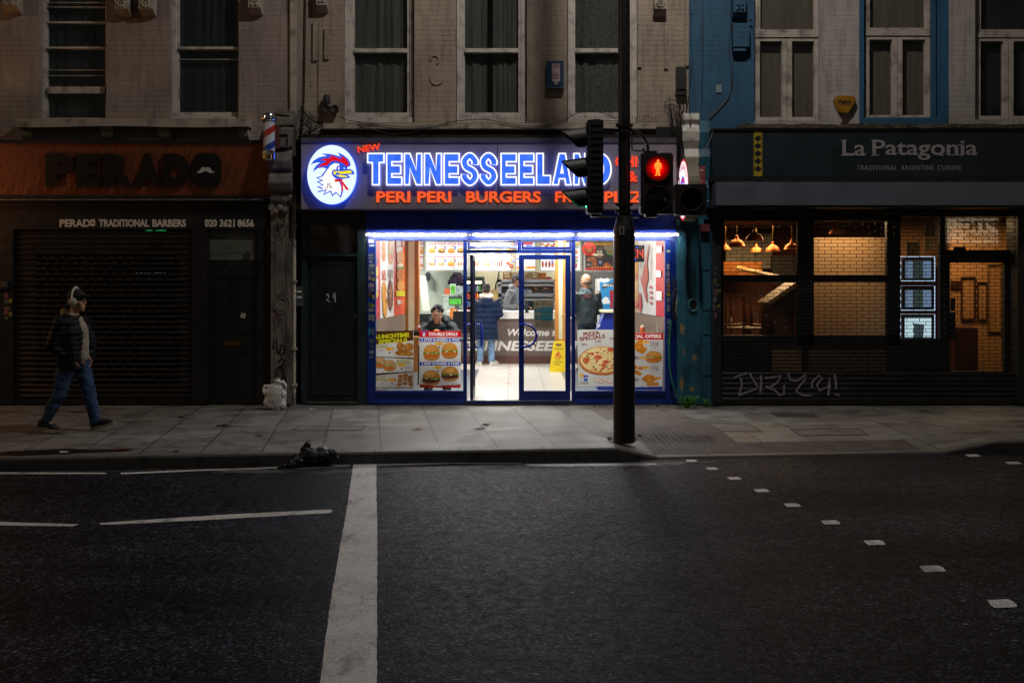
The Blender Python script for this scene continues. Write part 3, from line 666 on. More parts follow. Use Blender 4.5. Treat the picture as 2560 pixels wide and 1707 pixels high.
def rooster(d, f, script=True):
    for k, c in (('blue', '2452d8'), ('white', 'f8f8f6'), ('red', 'd00c24'), ('beak', 'f4e20a'), ('beak2', 'f4e20a'), ('tie', 'd01428'), ('eye', 'f8f8f6'), ('eye2', 'f8f8f6')):
        d.poly([f(*p) for p in ROOSTER[k]], c)
    if script:
        for q in ([(1141, 1035), (1148, 1033), (1150, 1085), (1138, 1105), (1116, 1108), (1110, 1098), (1130, 1099), (1141, 1085)], [(1159, 1037), (1166, 1037), (1166, 1072), (1159, 1072)], [(1173, 1030), (1180, 1030), (1180, 1088), (1206, 1090), (1206, 1098), (1160, 1097), (1172, 1090)], [(1188, 1072), (1206, 1084), (1200, 1090), (1188, 1082)]):
            d.poly([f(*p) for p in q], '7a1a50')
# ------------------------------------------------------------------ the takeaway building in the middle
m_curtain = M('net_curtain', '504e44', .9, var=.4, vs=3, stretch=(8, 1, .3), bs=12, bst=.3)
m_lace = M('lace_curtain', '54524a', .9, var=.4, vs=26, bs=40, bst=.3)
tk = thing('takeaway_building', 'cream painted brick building with the blue lit takeaway shopfront at street level', 'building', (X(1220), 0, 0))
XL, XR = X(748), X(1722)
def sash(parent, hx0, hx1, hy0, hy1, gx0, gx1, gy1, mid, curtain, Yw=.10, name='window', ztop=6.35, tilt=None):
    """box sash window in an opening: frame > panes, curtain"""
    f = MB(); y0 = HY - (ztop - CZ) * F / CD
    f.pb(hx0 + 2, y0, gx0 - 7, hy1, Yw, Yw + .12); f.pb(gx1 + 7, y0, hx1 - 2, hy1, Yw, Yw + .12)
    f.pb(gx0 - 7, y0, gx0, gy1, Yw + .03, Yw + .10); f.pb(gx1, y0, gx1 + 7, gy1, Yw + .03, Yw + .10)
    for a, b, pr in mid: f.pb(gx0, a, gx1, b, Yw + .012 - pr, Yw + .09)
    f.pb(gx0 - 7, gy1, gx1 + 7, gy1 + 11, Yw + .02, Yw + .10); f.pb(hx0 + 2, gy1 + 11, hx1 - 2, hy1, Yw - .04, Yw + .12)
    w = f.build(name, m_sash, parent, bevel=.004)
    g = MB(); g.pb(gx0 - 1, y0, gx1 + 1, gy1 + 1, Yw + .06, Yw + .064); g.build('pane', m_glassold, w)
    if curtain:
        c = MB(); n = 44; rn = random.Random(int(gx0)); vs = []
        for i in range(n + 1):
            t = i / n; x = X(gx0 - 12, .23) + (X(gx1 + 12, .23) - X(gx0 - 12, .23)) * t
            yy = .225 + .014 * sin(i * .9 + 2 * sin(i * .23 + gx0)) + rn.uniform(-.008, .008)
            vs += [(x, yy, Z(gy1 + 30, .3)), (x + rn.uniform(-.006, .006), yy * 1.02, Z(180, .3)), (x, yy, ztop)]
        gap = {1162: (19, 23), 886: (38, 44)}.get(int(gx0), (99, 99)); c.add(vs, [(i * 3 + j, i * 3 + 3 + j, i * 3 + 4 + j, i * 3 + 1 + j) for i in range(n) for j in (0, 1) if not gap[0] <= i < gap[1]]); c.build('curtain', curtain, w, smooth=True, recalc=False)
        r = MB(); r.add([(X(hx0 - 30, .9), .9, 3.6), (X(hx1 + 30, .9), .9, 3.6), (X(hx1 + 30, .9), .9, ztop + .3), (X(hx0 - 30, .9), .9, ztop + .3)], [(0, 1, 2, 3)]); r.build('dark_room', m_roomdark, w, recalc=False)
    return w
WH = 6.35
wins = [(860, 1036, 886, 1018), (1140, 1317, 1162, 1296), (1418, 1594, 1438, 1572)]
holes = [(X(a), X(b), Z(307), WH) for a, b, _, _ in wins]
mb = MB(); wall(mb, XL, XR, Z(345), 9.2, holes, 0.0, .22)
mb.box(XL, XR, 1.2, 9.0, 2.95, 9.15); mb.box(XL - .0, XL + .05, .22, 9.0, -.1, 2.95); mb.box(XR - .06, XR, .22, 9.0, -.1, 2.95); mb.box(XL, XR, 8.9, 9.0, -.1, 2.95)
mb.build('wall', br_mid, tk, recalc=False)
for i, (a, b, g0, g1) in enumerate(wins):
    sash(tk, a, b, 0, 307, g0, g1, 282, [(121, 132, .025)], m_lace if i == 2 else m_curtain, ztop=WH)
led = MB(); led.pb(805, 309, 1641, 323, -.20, 0); led.build('ledge', m_stone, tk, bevel=.008)
cap = MB(); cap.pb(800, 323.5, 1640, 346, -.14, -.0); cap.pb(760, 335, 800, 348, -.12, 0); cap.pb(1641, 318, 1700, 346, -.05, 0); cap.build('fascia_cap', M('dark_felt', '14100f', .85), tk)
def corbel(parent, x0, x1, y1, mat, proj=.16, style=0):
    c = MB(); cx, Yf = (x0 + x1) / 2, -proj; w = (X(x1) - X(x0)) / 2; xc = X(cx); z1 = Z(y1)
    c.prism([(xc - w, 0, z1 - .02), (xc - w, Yf * .55, z1), (xc - w, Yf, z1 + .06), (xc - w, Yf, z1 + .24), (xc - w, Yf * 1.08, z1 + .28), (xc - w, 0, z1 + .55)], (2 * w, 0, 0))
    k = len(c.v)
    zc = z1 + .14
    for a in range(4 if style != 1 else 8):
        t = a * (pi / 2 if style != 1 else pi / 4) + (pi / 4 if style == 0 else 0)
        c.ell((xc + cos(t) * w * .5, Yf - .006, zc + sin(t) * w * .5), (w * .36, .02, w * .36) if style != 1 else (w * .2, .022, w * .26), 8, 6)
    c.ell((xc, Yf - .014, zc), (w * .2, .02, w * .2), 8, 6)
    c.build('corbel', mat, parent, bevel=0)
corbel(tk, 796, 822, 30, m_stone); corbel(tk, 1632, 1662, 40, m_stone, style=1)
st = MB()
for a, b, c, d in ((782, 794, 55, 152), (811, 822, 70, 148), (1594, 1604, -150, 168), (1661, 1670, 60, 172), (1712, 1722, -150, 166)): st = MB(); st.pb(a, c, b, d, -.035, .0); st.build('brick_strip', br_mid, tk)
an = MB()     # S-shaped wall anchor ghost
for cx, cy, r, a0, a1 in ((1087, 151, 11, 3.4, -1.0), (1092, 197, 15, 2.9, 6.0)):
    p = [(X(cx + r * cos(a0 + (a1 - a0) * i / 12)), -.006, Z(cy - r * sin(a0 + (a1 - a0) * i / 12))) for i in range(13)]; an.tube(p, .016, 6)
an.build('wall_anchor', br_mid, tk, smooth=True)
sp = MB(); rn = random.Random(5)
for i in range(190):
    x = 1148 + (1640 - 1148) * i / 189 + rn.uniform(-.6, .6); b = Vector((X(x), rn.uniform(-.17, -.03), Z(309)))
    sp.tube([b, b + Vector((rn.uniform(-.02, .02), rn.uniform(-.02, .02), rn.uniform(.07, .115)))], .0016, 4)
s_ = sp.build('bird_spikes', M('rusty_wire', '4a3a2c', .6, .5), tk); s_['kind'] = 'stuff'

# street-level carcass: piers, fascia board, stallrisers, head beam, posts
fr = MB()
fr.pb(918, 589, 939, 1009, -.03, .06); fr.pb(1663, 601, 1676, 1009, -.03, .06)
fr.pb(939, 590, 1676, 601.5, -.045, .08)
fr.pb(1158, 601.5, 1167, 1006, -.02, .06); fr.pb(1429, 601.5, 1438.5, 1006, -.02, .06)
fr.pb(1167, 624.5, 1429, 633, -.022, .05); fr.pb(1294, 601.5, 1303, 624.5, -.02, .05)
fr.pb(939, 977, 1158, 984, -.05, .06); fr.pb(1438.5, 977, 1663, 984, -.05, .06)
fr.pb(1167, 1002, 1429, 1008, -.05, .06)
fr.pb(1676, 590, 1694, 1009, .05, .12); shopf = fr.build('shopfront_frame', m_bluepaint, tk, bevel=.003)
for a, b in ((939, 1158), (1438.5, 1663)): ri = MB(); ri.pb(a, 984, b, 1009, -.01, .06); ri.build('stall_riser', m_bluedark, tk)
pn = MB(); pn.pb(914, 521, 1694, 583.5, -.04, .1); pn.build('fascia_board', m_bluedark, tk)
gl = MB(); gl.pb(936, 600, 1160, 978, .02, .026); gl.build('window_pane', m_glass, tk)
gl = MB(); gl.pb(1437, 600, 1665, 978, .02, .026); gl.build('window_pane', m_glass, tk)
sil = MB(); sil.pb(1168, 1000.6, 1428, 1002.4, -.055, .07); sil.build('threshold', m_steel, tk)
# fanlights above the doors, hinged at the top edge; the first one stands ajar
def fanlight(x0, x1, ajar):
    f = MB(); f.frame(x0, 604, x1, 624, 5, -.012, .02, 7, 1); k = len(f.v)
    w = f.build('fanlight', m_bluepaint, tk, bevel=.002)
    g = MB(); g.pb(x0 + 4, 605, x1 - 4, 618, .002, .006); p = g.build('pane', m_glass, w)
    if ajar:
        piv = Vector((X(x0), 0, Z(604)))
        for me in (w.data, p.data):
            for v in me.vertices:
                q = v.co + WL[tk] - piv; r = Matrix.Rotation(radians(-24), 3, 'X'); v.co = r @ q + piv - WL[tk]
fanlight(1169, 1293, True); fanlight(1304, 1428, False)
# closed door leaf
dl = MB(); dl.pb(1297, 637, 1310, 1001, -.015, .035); dl.pb(1413.5, 637, 1426.5, 1001, -.015, .035); dl.pb(1310, 637, 1413.5, 648.5, -.015, .035); dl.pb(1310, 977, 1413.5, 1001, -.015, .035)
door = dl.build('door', m_bluepaint, tk, bevel=.003); door['label'] = 'closed blue glazed door leaf'
g = MB(); g.pb(1309, 647, 1414, 978, .006, .012); g.build('pane', m_glass, door)
h = MB(); pts = [(1300, 811)] + [(1310 + 31 * sin(pi * i / 12), 839 - 28.5 * cos(pi * i / 12)) for i in range(13)] + [(1300, 867)]
h.tube([(X(a, -.05), -.05 if 0 < i < len(pts) - 1 else -.015, Z(b, -.05)) for i, (a, b) in enumerate(pts)], .017, 10); h.build('handle', M('blue_enamel', '1030a0', .2, var=.05, bst=0), door, smooth=True)
lk = MB(); lk.lathe((X(1303), -.016, Z(780)), [(.011, 0), (.011, -.02), (.005, -.02)], 10, 'y'); lk.pb(1300.6, 782, 1305, 788, -.022, -.01); lk.build('lock', m_steel, door)
# open door leaf: swung inward about its left post
hx = X(1175); od = MB(); od.box(hx, hx + .045, .02, .10, .06, Z(637)); od.box(hx, hx + .045, .80, .88, .06, Z(637)); od.box(hx, hx + .045, .10, .80, .06, .20); od.box(hx, hx + .045, .10, .80, Z(648.5), Z(637))
d2 = od.build('door', M('blue_black_paint', '0a1638', .4), tk, bevel=.003); d2['label'] = 'open blue glazed door leaf swung inward'
g = MB(); g.box(hx + .02, hx + .026, .09, .81, .19, Z(648)); g.build('pane', m_glass, d2)
for sx in (-1, 1):
    h = MB(); bx = hx + .0225 + sx * .0225
    h.tube([(bx, .80, Z(811, .8)), (bx + sx * .10, .79, Z(811, .8)), (bx + sx * .105, .78, Z(839, .8)), (bx + sx * .10, .79, Z(868, .8)), (bx, .80, Z(868, .8))], .018, 10); h.build('handle', MATS['blue_enamel'], d2, smooth=True)
# strip lights under the fascia
m_tube = emit('tube_glow', (1, .98, .95), 88); 
for i, (a, b, lab) in enumerate(((916, 1164.5, 'glowing white tube light over the burger posters window'), (1182.5, 1433, 'glowing white tube light above the takeaway doors'), (1445.5, 1562, 'glowing white tube light over the pizza poster'), (1564, 1695, 'glowing white tube light above the special offers poster'))):
    t = thing('tube_light', lab, 'light', (X((a + b) / 2, -.1), -.1, Z(587, -.1)), 'tube lights along the shopfront head')
    u = MB(); u.pb(a - 2, 581.5, b + 2, 584.4, -.24, -.16); u.pb(a - 4, 581.5, a, 589.5, -.225, -.18); u.pb(b, 581.5, b + 4, 589.5, -.225, -.18); u.build('housing', m_white, t)
    u = MB(); z = Z(587, -.2); u.tube([(X(a, -.2), -.20, z), (X(b, -.2), -.20, z)], .0110, 10); u.build('tube', m_tube, t, smooth=True)

# ------------------------------------------------------------------ the big lit shop sign
SY = -.38
m_panel = M('sign_panel', '8c848c', .35, var=.08, vs=4, bs=60, bst=.05)
sign = thing('shop_sign', 'wide grey sign box reading TENNESSEELAND in glowing blue letters with a rooster emblem', 'sign', (X(1221, SY), SY, Z(523, SY)))
b = MB(); b.pb(752, 347, 1691, 523.5, SY, -.06); bx = b.build('sign_box', m_panel, sign, bevel=.006)
b = MB(); b.pb(752, 345, 1691, 356.5, SY - .02, SY - .001); b.build('top_trim', M('sign_trim', '55505c', .35), sign)
b = MB(); b.pb(1243.5, 357, 1244.6, 523, SY - .003, SY - .001); b.build('panel_seam', m_blackmatt, sign)
e_white = emit('letter_outline', (.95, .97, 1), 1.15); e_blue = emit('letter_blue', (.035, .13, .80), 1.15, .35); e_side = emit('letter_side', (.02, .10, 1.0), 1.7)
e_org = emit('letter_orange', (1.0, .105, .022), .95); e_red = emit('letter_red', (1.0, .06, .02), .95)
def inset(p, d):                            # shrink a polygon by d (mitred)
    A = sum(p[i][0] * p[(i + 1) % len(p)][1] - p[(i + 1) % len(p)][0] * p[i][1] for i in range(len(p))); s = 1 if A > 0 else -1; o = []
    for i in range(len(p)):
        a, b, c = Vector(p[i - 1]), Vector(p[i]), Vector(p[(i + 1) % len(p)]); u = (b - a).normalized(); v = (c - b).normalized()
        n1 = Vector((-u.y, u.x)) * s; n2 = Vector((-v.y, v.x)) * s; m = n1 + n2; k = max(.35, m.dot(n1)); o.append(tuple(b + m * (d / k)))
    return o
def glyph(ch, w, h):
    if ch == 'T': return [(0, 0), (w, 0), (w, 26), (w / 2 + 10.3, 26), (w / 2 + 10.3, h), (w / 2 - 10.3, h), (w / 2 - 10.3, 26), (0, 26)]
    if ch == 'E': return [(0, 0), (w, 0), (w, 24), (w * .40, 24), (w * .40, 30), (w * .93, 30), (w * .93, 54), (w * .40, 54), (w * .40, 59), (w, 59), (w, h), (0, h)]
    if ch == 'N': return [(0, 0), (16.5, 0), (w - 15.8, 42), (w - 15.8, 0), (w, 0), (w, h), (w - 16.5, h), (15.8, 40), (15.8, h), (0, h)]
    if ch == 'L': return [(0, 0), (20, 0), (20, 55), (w, 55), (w, h), (0, h)]
    if ch == 'A': return [(w * .33, 0), (w * .70, 0), (w, h), (w * .66, h), (w * .62, h - 15), (w * .40, h - 15), (w * .36, h), (0, h)]
    if ch == 'D':
        r = [(w * .42 + (w * .58) * sin(pi * i / 14), h / 2 - h / 2 * cos(pi * i / 14)) for i in range(15)]
        return [(0, 0)] + r + [(0, h)]
    P = [(w - 9.8, .375 * h), (w - 9.8, .25 * h), (w * .5, 9.6), (9.8, .25 * h), (w * .30, .435 * h), (w * .70, .57 * h), (w - 9.8, .75 * h), (w * .5, h - 9.6), (9.8, .75 * h), (9.8, .65 * h)]
    return P
def stroke(P, hw, cut):
    q = [Vector(p) for p in P]; pts = []
    for i in range(len(q) - 1):
        p0, p1, p2, p3 = q[max(i - 1, 0)], q[i], q[i + 1], q[min(i + 2, len(q) - 1)]
        for k in range(8):
            t = k / 8; pts.append(.5 * ((2 * p1) + (p2 - p0) * t + (2 * p0 - 5 * p1 + 4 * p2 - p3) * t * t + (3 * p1 - p0 - 3 * p2 + p3) * t ** 3))
    pts.append(q[-1]); L, R = [], []
    pts[0] = pts[0] + (pts[1] - pts[0]).normalized() * cut; pts[-1] = pts[-1] + (pts[-2] - pts[-1]).normalized() * cut
    for i, p in enumerate(pts):
        t = (pts[min(i + 1, len(pts) - 1)] - pts[max(i - 1, 0)]).normalized(); n = Vector((-t.y, t.x)); L.append(p + n * hw); R.append(p - n * hw)
    return L, R
for ch, a, c in (('T', 917.4, 961.8), ('E', 965, 1006.3), ('N', 1009.5, 1056), ('N', 1059.4, 1105.4), ('E', 1108.6, 1149.8), ('S', 1152, 1196.8), ('S', 1199, 1243.8), ('E', 1251, 1292.6), ('E', 1295.7, 1336.4), ('L', 1339.8, 1378), ('A', 1379.5, 1430), ('N', 1433, 1476), ('D', 1480, 1529.5)):
    top, bot = (382.5, 464) if ch != 'S' else (380.5, 465.8)
    w, h = c - a, bot - top; g = glyph(ch, w, h); Y0, Y1 = SY - .09, SY - .035; BW = 3.5
    px = lambda p, Y: (X(a + p[0], Y0), Y, Z(top + p[1], Y0))
    m = MB(); f_ = MB()
    if ch == 'S':
        for mm, hw, cut, Yf in ((m, 9.6, 0, Y0), (f_, 9.6 - BW, BW, Y0 - .004)):
            Lf, Rt = stroke(g, hw, cut); n = len(Lf)
            front = [px(p, Yf) for p in Lf + Rt]; fs = [(i, i + 1, n + i + 1, n + i) for i in range(n - 1)]
            if mm is f_: mm.add(front, fs)
            else:
                back = [px(p, Y1) for p in Lf + Rt]
                mm.add(front + back, fs + [(i, i + 1, 2 * n + i + 1, 2 * n + i) for i in range(n - 1)] + [(n + i, n + i + 1, 3 * n + i + 1, 3 * n + i) for i in range(n - 1)] + [(0, n, 3 * n, 2 * n), (n - 1, 2 * n - 1, 4 * n - 1, 3 * n - 1)])
    else:
        m.prism([px(p, Y0) for p in g], (0, Y1 - Y0, 0)); q = inset(g, BW); f_.add([px(p, Y0 - .004) for p in q], [tuple(range(len(q)))])
    L = m.build('sign_letter', [e_white, e_side], sign)
    for p in L.data.polygons: p.material_index = 0 if abs(p.normal.y) > .5 else 1
    L['label'] = 'blue letter %s with white glowing outline' % ch
    face = f_.build('letter_face', e_blue, L, recalc=False)
    if ch in 'AD':
        hole = [(w * .505, 27), (w * .60, 52), (w * .41, 52)] if ch == 'A' else [(18, 20)] + [(21 + 9.5 * sin(pi * i / 10), h / 2 - 21.5 * cos(pi * i / 10)) for i in range(11)] + [(18, h - 20)]
        k = MB(); k.add([px(p, Y0 - .006) for p in hole], [tuple(range(len(hole)))]); k.build('letter_counter', e_white, L, recalc=False)
def words(t, x0, y0, x1, y1, mat, rot=0.0, bold=.026):
    m = MB(); m.text(t, x0, y0, x1, y1, SY - .004, .012, bold, rot=rot); m.build('sign_word', mat, sign)
words('PERI PERI', 941, 479, 1128, 506, e_org, bold=.026); words('BURGERS', 1165.5, 478.5, 1352, 506.5, e_org, bold=.026); words('FRIES', 1388, 479, 1478, 506, e_org, bold=.026); words('PIZZA', 1511, 479, 1640, 506, e_org, bold=.026)
words('NEW', 894, 363, 951, 379, e_red, radians(8), .022); words('CHICKEN', 1538, 391, 1682, 418, e_red, bold=.026); words('& RIBS', 1566, 428, 1682, 455, e_red, bold=.026)
em = MB(); cxe, cye, rx, ry = 829.4, 437, 61.5, 74; n = 56; Y0, Y1 = SY - .10, SY - .035
em.prism([(X(cxe + rx * cos(2 * pi * k / n), Y0), Y0, Z(cye + ry * sin(2 * pi * k / n), Y0)) for k in range(n)], (0, Y1 - Y0, 0))
E = em.build('emblem', [emit('emblem_face', (.72, .87, .97), 1.05), emit('emblem_side', (.02, .10, 1.0), 2.8)], sign)
for p in E.data.polygons: p.material_index = 0 if p.normal.y < -.5 else 1
d = Decal(onY(Y0 - .001)); rooster(d, lambda u, v: (600 + u / 5.2278, 260 + v / 5.2278)); d.sheet('rooster', printmat('lit_print', 1.0), E)

# ------------------------------------------------------------------ side entrance, number 29
m_grn = M('dark_green_paint', '1c2c30', .42, var=.2, vs=5, bs=60, bst=.15)
m_doorblk = M('door_black', '17191c', .4, var=.2, vs=4, bs=70, bst=.12)
f = MB(); f.pb(893, 527, 917, 1010, -.02, .2); f.pb(752, 527, 767, 1010, .0, .2); f.pb(767, 632, 893, 641, -.0, .12); f.pb(767, 548, 893, 560, 0, .12)
ef = f.build('entrance_frame', m_grn, tk, bevel=.004)
l = MB(); l.pb(752, 522, 915, 548, -.03, .2); l.build('lintel', M('brown_board', '3a2418', .7, var=.25), tk)
g = MB(); g.pb(768, 560, 893, 632, .06, .066); g.build('pane', glass('grimy_glass', (.45, .5, .52), .06, .12), ef)
r = MB(); r.pb(760, 555, 905, 640, .75, .8); r.pb(770, 560, 800, 632, .3, .34); r.build('hall_wall', M('hall_wall', '4a4a48', .9), ef)
dd = MB(); dd.pb(767, 641, 893, 1003, .06, .11)
d29 = dd.build('door', m_doorblk, tk); d29['label'] = 'black panelled door chalked with the number 29'
mo = MB(); mo.frame(780, 656, 884, 985, 3, .045, .06); mo.frame(786, 662, 878, 979, 2, .052, .06); mo.pb(779, 983, 884, 985.5, .03, .06); mo.build('panel_moulding', m_grn, d29, bevel=.002)
th = MB(); th.pb(766, 1005, 893, 1007.5, -.04, .1); th.build('threshold', m_steel, d29)
lt = MB(); lt.lathe((X(888), .06, Z(756)), [(.02, 0), (.02, -.02), (.012, -.03)], 12, 'y'); lt.pb(886, 784, 891, 797, .04, .06); lt.build('lock', m_steel, d29)
ch = MB()
for path in ([(815, 738), (819, 735), (822, 740), (820, 747), (815, 752), (820, 752), (825, 755)], [(838, 741), (834, 745), (833, 740), (836, 733), (838, 738), (838, 755)], [(833, 734), (838, 733)]):
    ch.ribbon(path, .0052, .0595)
ch.build('chalk_number', M('chalk', 'c8ccd0', .9), d29)
ic = thing('intercom', 'grey door entry panel with a column of buttons left of door 29', 'intercom', (X(748), -.02, Z(765)))
b = MB(); b.pb(739, 716, 757, 765, -.03, .0); b.build('body', M('intercom_grey', '5a5c5e', .4, .3), ic, bevel=.003)
for k in range(5):
    b = MB(); b.pb(742.5, 720 + k * 7, 753.5, 724 + k * 7, -.036, -.03); b.build('button', m_whiteclean if k % 2 else m_steel, ic)
# shop interior shell
m_tile = None
def tilefloor():
    m, nt, p = nodes('shop_floor_tiles'); g = nt.nodes.new('ShaderNodeNewGeometry'); s = nt.nodes.new('ShaderNodeMapping'); s.inputs['Rotation'].default_value = (0, 0, radians(90)); s.inputs['Location'].default_value = (0.1, .065, 0)
    nt.links.new(g.outputs['Position'], s.inputs[0]); b = nt.nodes.new('ShaderNodeTexBrick'); nt.links.new(s.outputs[0], b.inputs['Vector'])
    b.inputs['Scale'].default_value = 1; b.inputs['Brick Width'].default_value = 30; b.inputs['Row Height'].default_value = .6; b.inputs['Mortar Size'].default_value = .005
    b.inputs['Color1'].default_value = (.50, .48, .44, 1); b.inputs['Color2'].default_value = (.54, .515, .475, 1); b.inputs['Mortar'].default_value = (.12, .11, .1, 1)
    n = noise(nt, 4, 5, objco(nt, (1, 6, 1))); c = mixc(nt, 1.0, b.outputs['Color'], ramp(nt, n.outputs['Fac'], [(.3, (.86, .85, .83)), (.6, (1, 1, 1))]), 'MULTIPLY')
    nt.links.new(c, p.inputs['Base Color']); p.inputs['Roughness'].default_value = .3; return m
m_greytile = M('slate_floor_tiles', '5c636a', .35, var=.12, vs=3, bs=20, bst=.05)
IY = 8.3; FZ = .05
fl = MB(); fl.box(-.66, .95, .07, 6.72, FZ - .05, FZ); fl.build('shop_floor', tilefloor(), tk)
fl = MB(); fl.box(-3.0, -.66, .07, 5.3, FZ - .052, FZ - .002); fl.box(.95, 2.5, .07, 5.3, FZ - .052, FZ - .002); fl.build('shop_floor_edge', m_greytile, tk)
fl = MB(); fl.box(-3.0, -.66, 5.3, 6.72, FZ - .05, FZ - .001); fl.box(.95, 2.5, 5.3, 6.72, FZ - .05, FZ - .001); fl.build('shop_floor_back', MATS.get('x') or M('pale_floor', 'b4ada2', .35, var=.05), tk)
ce = MB(); ce.box(-2.2, 2.5, .07, 4.3, 2.82, 2.92); ce.box(-3.0, 2.5, 4.3, IY + .1, 2.82, 2.92); ce.build('shop_ceiling', m_whiteclean, tk)
m_cream = M('cream_tiles', 'c9c1a0', .35, var=.06, vs=3, bs=12, bst=.05)
m_mint = M('mint_wall', 'b4bcb0', .5, var=.06, vs=3)
m_dado = M('brown_dado', '6a5648', .5, var=.15, vs=4, stretch=(1, 1, 3))
wl = MB(); wl.box(-2.15, -2.05, .07, 4.3, 0, 1.24); wl.build('dado', m_dado, tk)
wl = MB(); wl.box(-2.17, -2.06, .07, 4.3, 1.24, 2.82); wl.build('side_wall', m_whiteclean, tk)
wl = MB(); wl.box(2.30, 2.4, .07, 3.9, 0, 1.27); wl.build('dado', m_dado, tk)
wl = MB(); wl.box(2.31, 2.42, .07, 3.9, 1.27, 2.82); wl.build('side_wall', m_whiteclean, tk)
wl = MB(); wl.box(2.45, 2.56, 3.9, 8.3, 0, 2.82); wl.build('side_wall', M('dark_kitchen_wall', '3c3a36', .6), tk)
wl = MB(); wl.box(-3.1, -.95, IY, IY + .1, 0, 2.82); wl.box(-3.1, -3.0, 4.3, IY, 0, 2.82); wl.box(-3.0, -2.17, 4.2, 4.3, 0, 2.82); wl.build('back_wall', m_mint, tk)
wl = MB(); wl.box(-.95, 1.25, IY, IY + .1, 0, 2.82); wl.build('back_wall', m_cream, tk)
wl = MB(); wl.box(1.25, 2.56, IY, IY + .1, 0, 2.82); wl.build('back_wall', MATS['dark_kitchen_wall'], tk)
m_wood = M('varnished_wood', '9a5e22', .4, var=.2, vs=5, stretch=(6, 6, .5)); m_woodlt = M('oak_trim', 'b87a36', .4, var=.2, vs=5, stretch=(6, 6, .5)); m_creamp = M('cream_panel', 'd6d0ae', .5, var=.05)
def pillar(x0, x1, x2, x3, Y, mat):
    p = MB(); p.cur = 0; p.pb(x0, 480, x1, 930, Y, Y + .3); p.pb(x2, 480, x3, 930, Y, Y + .3); p.cur = 1; p.pb(x1, 480, x2, 848, Y + .006, Y + .28); p.cur = 0; p.pb(x1, 848, x2, 930, Y + .006, Y + .28); 
    for i, v in enumerate(p.v): p.v[i].z = min(2.82, max(0.05, v.z))
    p.build('pillar', [mat, m_creamp], tk)
pillar(1012.5, 1021, 1036.5, 1046.5, 4.4, m_wood); pillar(1388.5, 1396.5, 1406.5, 1415, 5.2, m_woodlt)
m_ceil = emit('ceiling_panel', (1, .97, .92), 6)
for x, y in ((-.9, .95), (1.1, .95), (-.9, 4.6), (1.2, 4.6), (-.4, 7.4), (1.9, 7.2), (-2.3, 6.6)):
    t = MB(); t.box(x - .3, x + .3, y - .3, y + .3, 2.80, 2.818); t.build('ceiling_light', m_ceil, tk)
    lamp('panel_light', 'AREA', (x, y, 2.79), 76, (1, .975, .93), .58, parent=tk)
from mathutils import noise as mn
# ------------------------------------------------------------------ the barber's building on the left
bb = thing('barber_building', 'pale brick building with the shuttered black barber shop at street level', 'building', (-8.5, 0, 0))
BL, BR = -18.0, XL - .004
bw = [(97, 266, 118, 262), (425, 597, 447, 594)]
ex = [(X(-560), X(-380)), (X(-240), X(-66))]
holes = [(X(a), X(b), Z(297), WH) for a, b, _, _ in bw] + [(a, b, Z(297), WH) for a, b in ex]
mb = MB(); wall(mb, BL, BR, Z(350), 9.0, holes, 0.0, .22); mb.box(BL, BR, 1.2, 8.5, 2.95, 8.95); mb.build('wall', br_left, bb, recalc=False)
sash(bb, *bw[0][:2], 0, 297, 118, 263, 295, [(54, 59, .0), (117, 122.5, .02), (217, 234, .03), (6, 8, .0), (17, 19.5, 0), (174.5, 176.5, -.02), (188.5, 190.5, -.02)], M('dark_curtain', '1a1a22', .9, var=.3, vs=4, stretch=(8, 1, .5)), ztop=WH)
sash(bb, *bw[1][:2], 0, 297, 447, 595, 281, [(117, 124, .025), (148, 150, -.02)], MATS['dark_curtain'], ztop=WH)
for a, b in ex:
    p = [F * a / CD + CX, F * b / CD + CX]; sash(bb, p[0], p[1], 0, 297, p[0] + 22, p[1] - 4, 281, [(117, 123, .02)], MATS['dark_curtain'], ztop=WH)
s = MB(); n = 24; top = []; bot = []
for i in range(n + 1):
    x = 40 + 580 * i / n; top.append((X(x, -.22), -.22, Z(297.5 + 2.5 * sin(i * .5) * .4, -.22))); bot.append((X(x, -.22), -.22, Z(317 + 1.6 * sin(i * .37 + 1), -.22)))
s.prism(top + bot[::-1], (0, .22, 0)); s.build('window_ledge', m_stone, bb)
for a, b in ((52, 80), (252, 282), (393, 423), (595, 620)):
    c = MB(); xa_, xb_ = X(a, -.1), X(b, -.1)
    c.prism([(xa_, 0, Z(318)), (xa_, -.17, Z(318)), (xa_, -.16, Z(326)), (xa_, -.12, Z(330)), (xa_, -.09, Z(342)), (xa_, -.04, Z(349)), (xa_, 0, Z(350))], (xb_ - xa_, 0, 0)); c.build('ledge_bracket', m_stone, bb, bevel=.004)
for a, b, y, st_ in ((20, 57, 34, 0), (298, 330, 40, 1), (357, 392, 40, 1), (628, 658, 37, 0)): corbel(bb, a, b, y, m_stone, .17, st_)
p = MB(); p.pb(725, -300, 740, 285, -.05, .0); p.build('edge_strip', m_stone, bb)
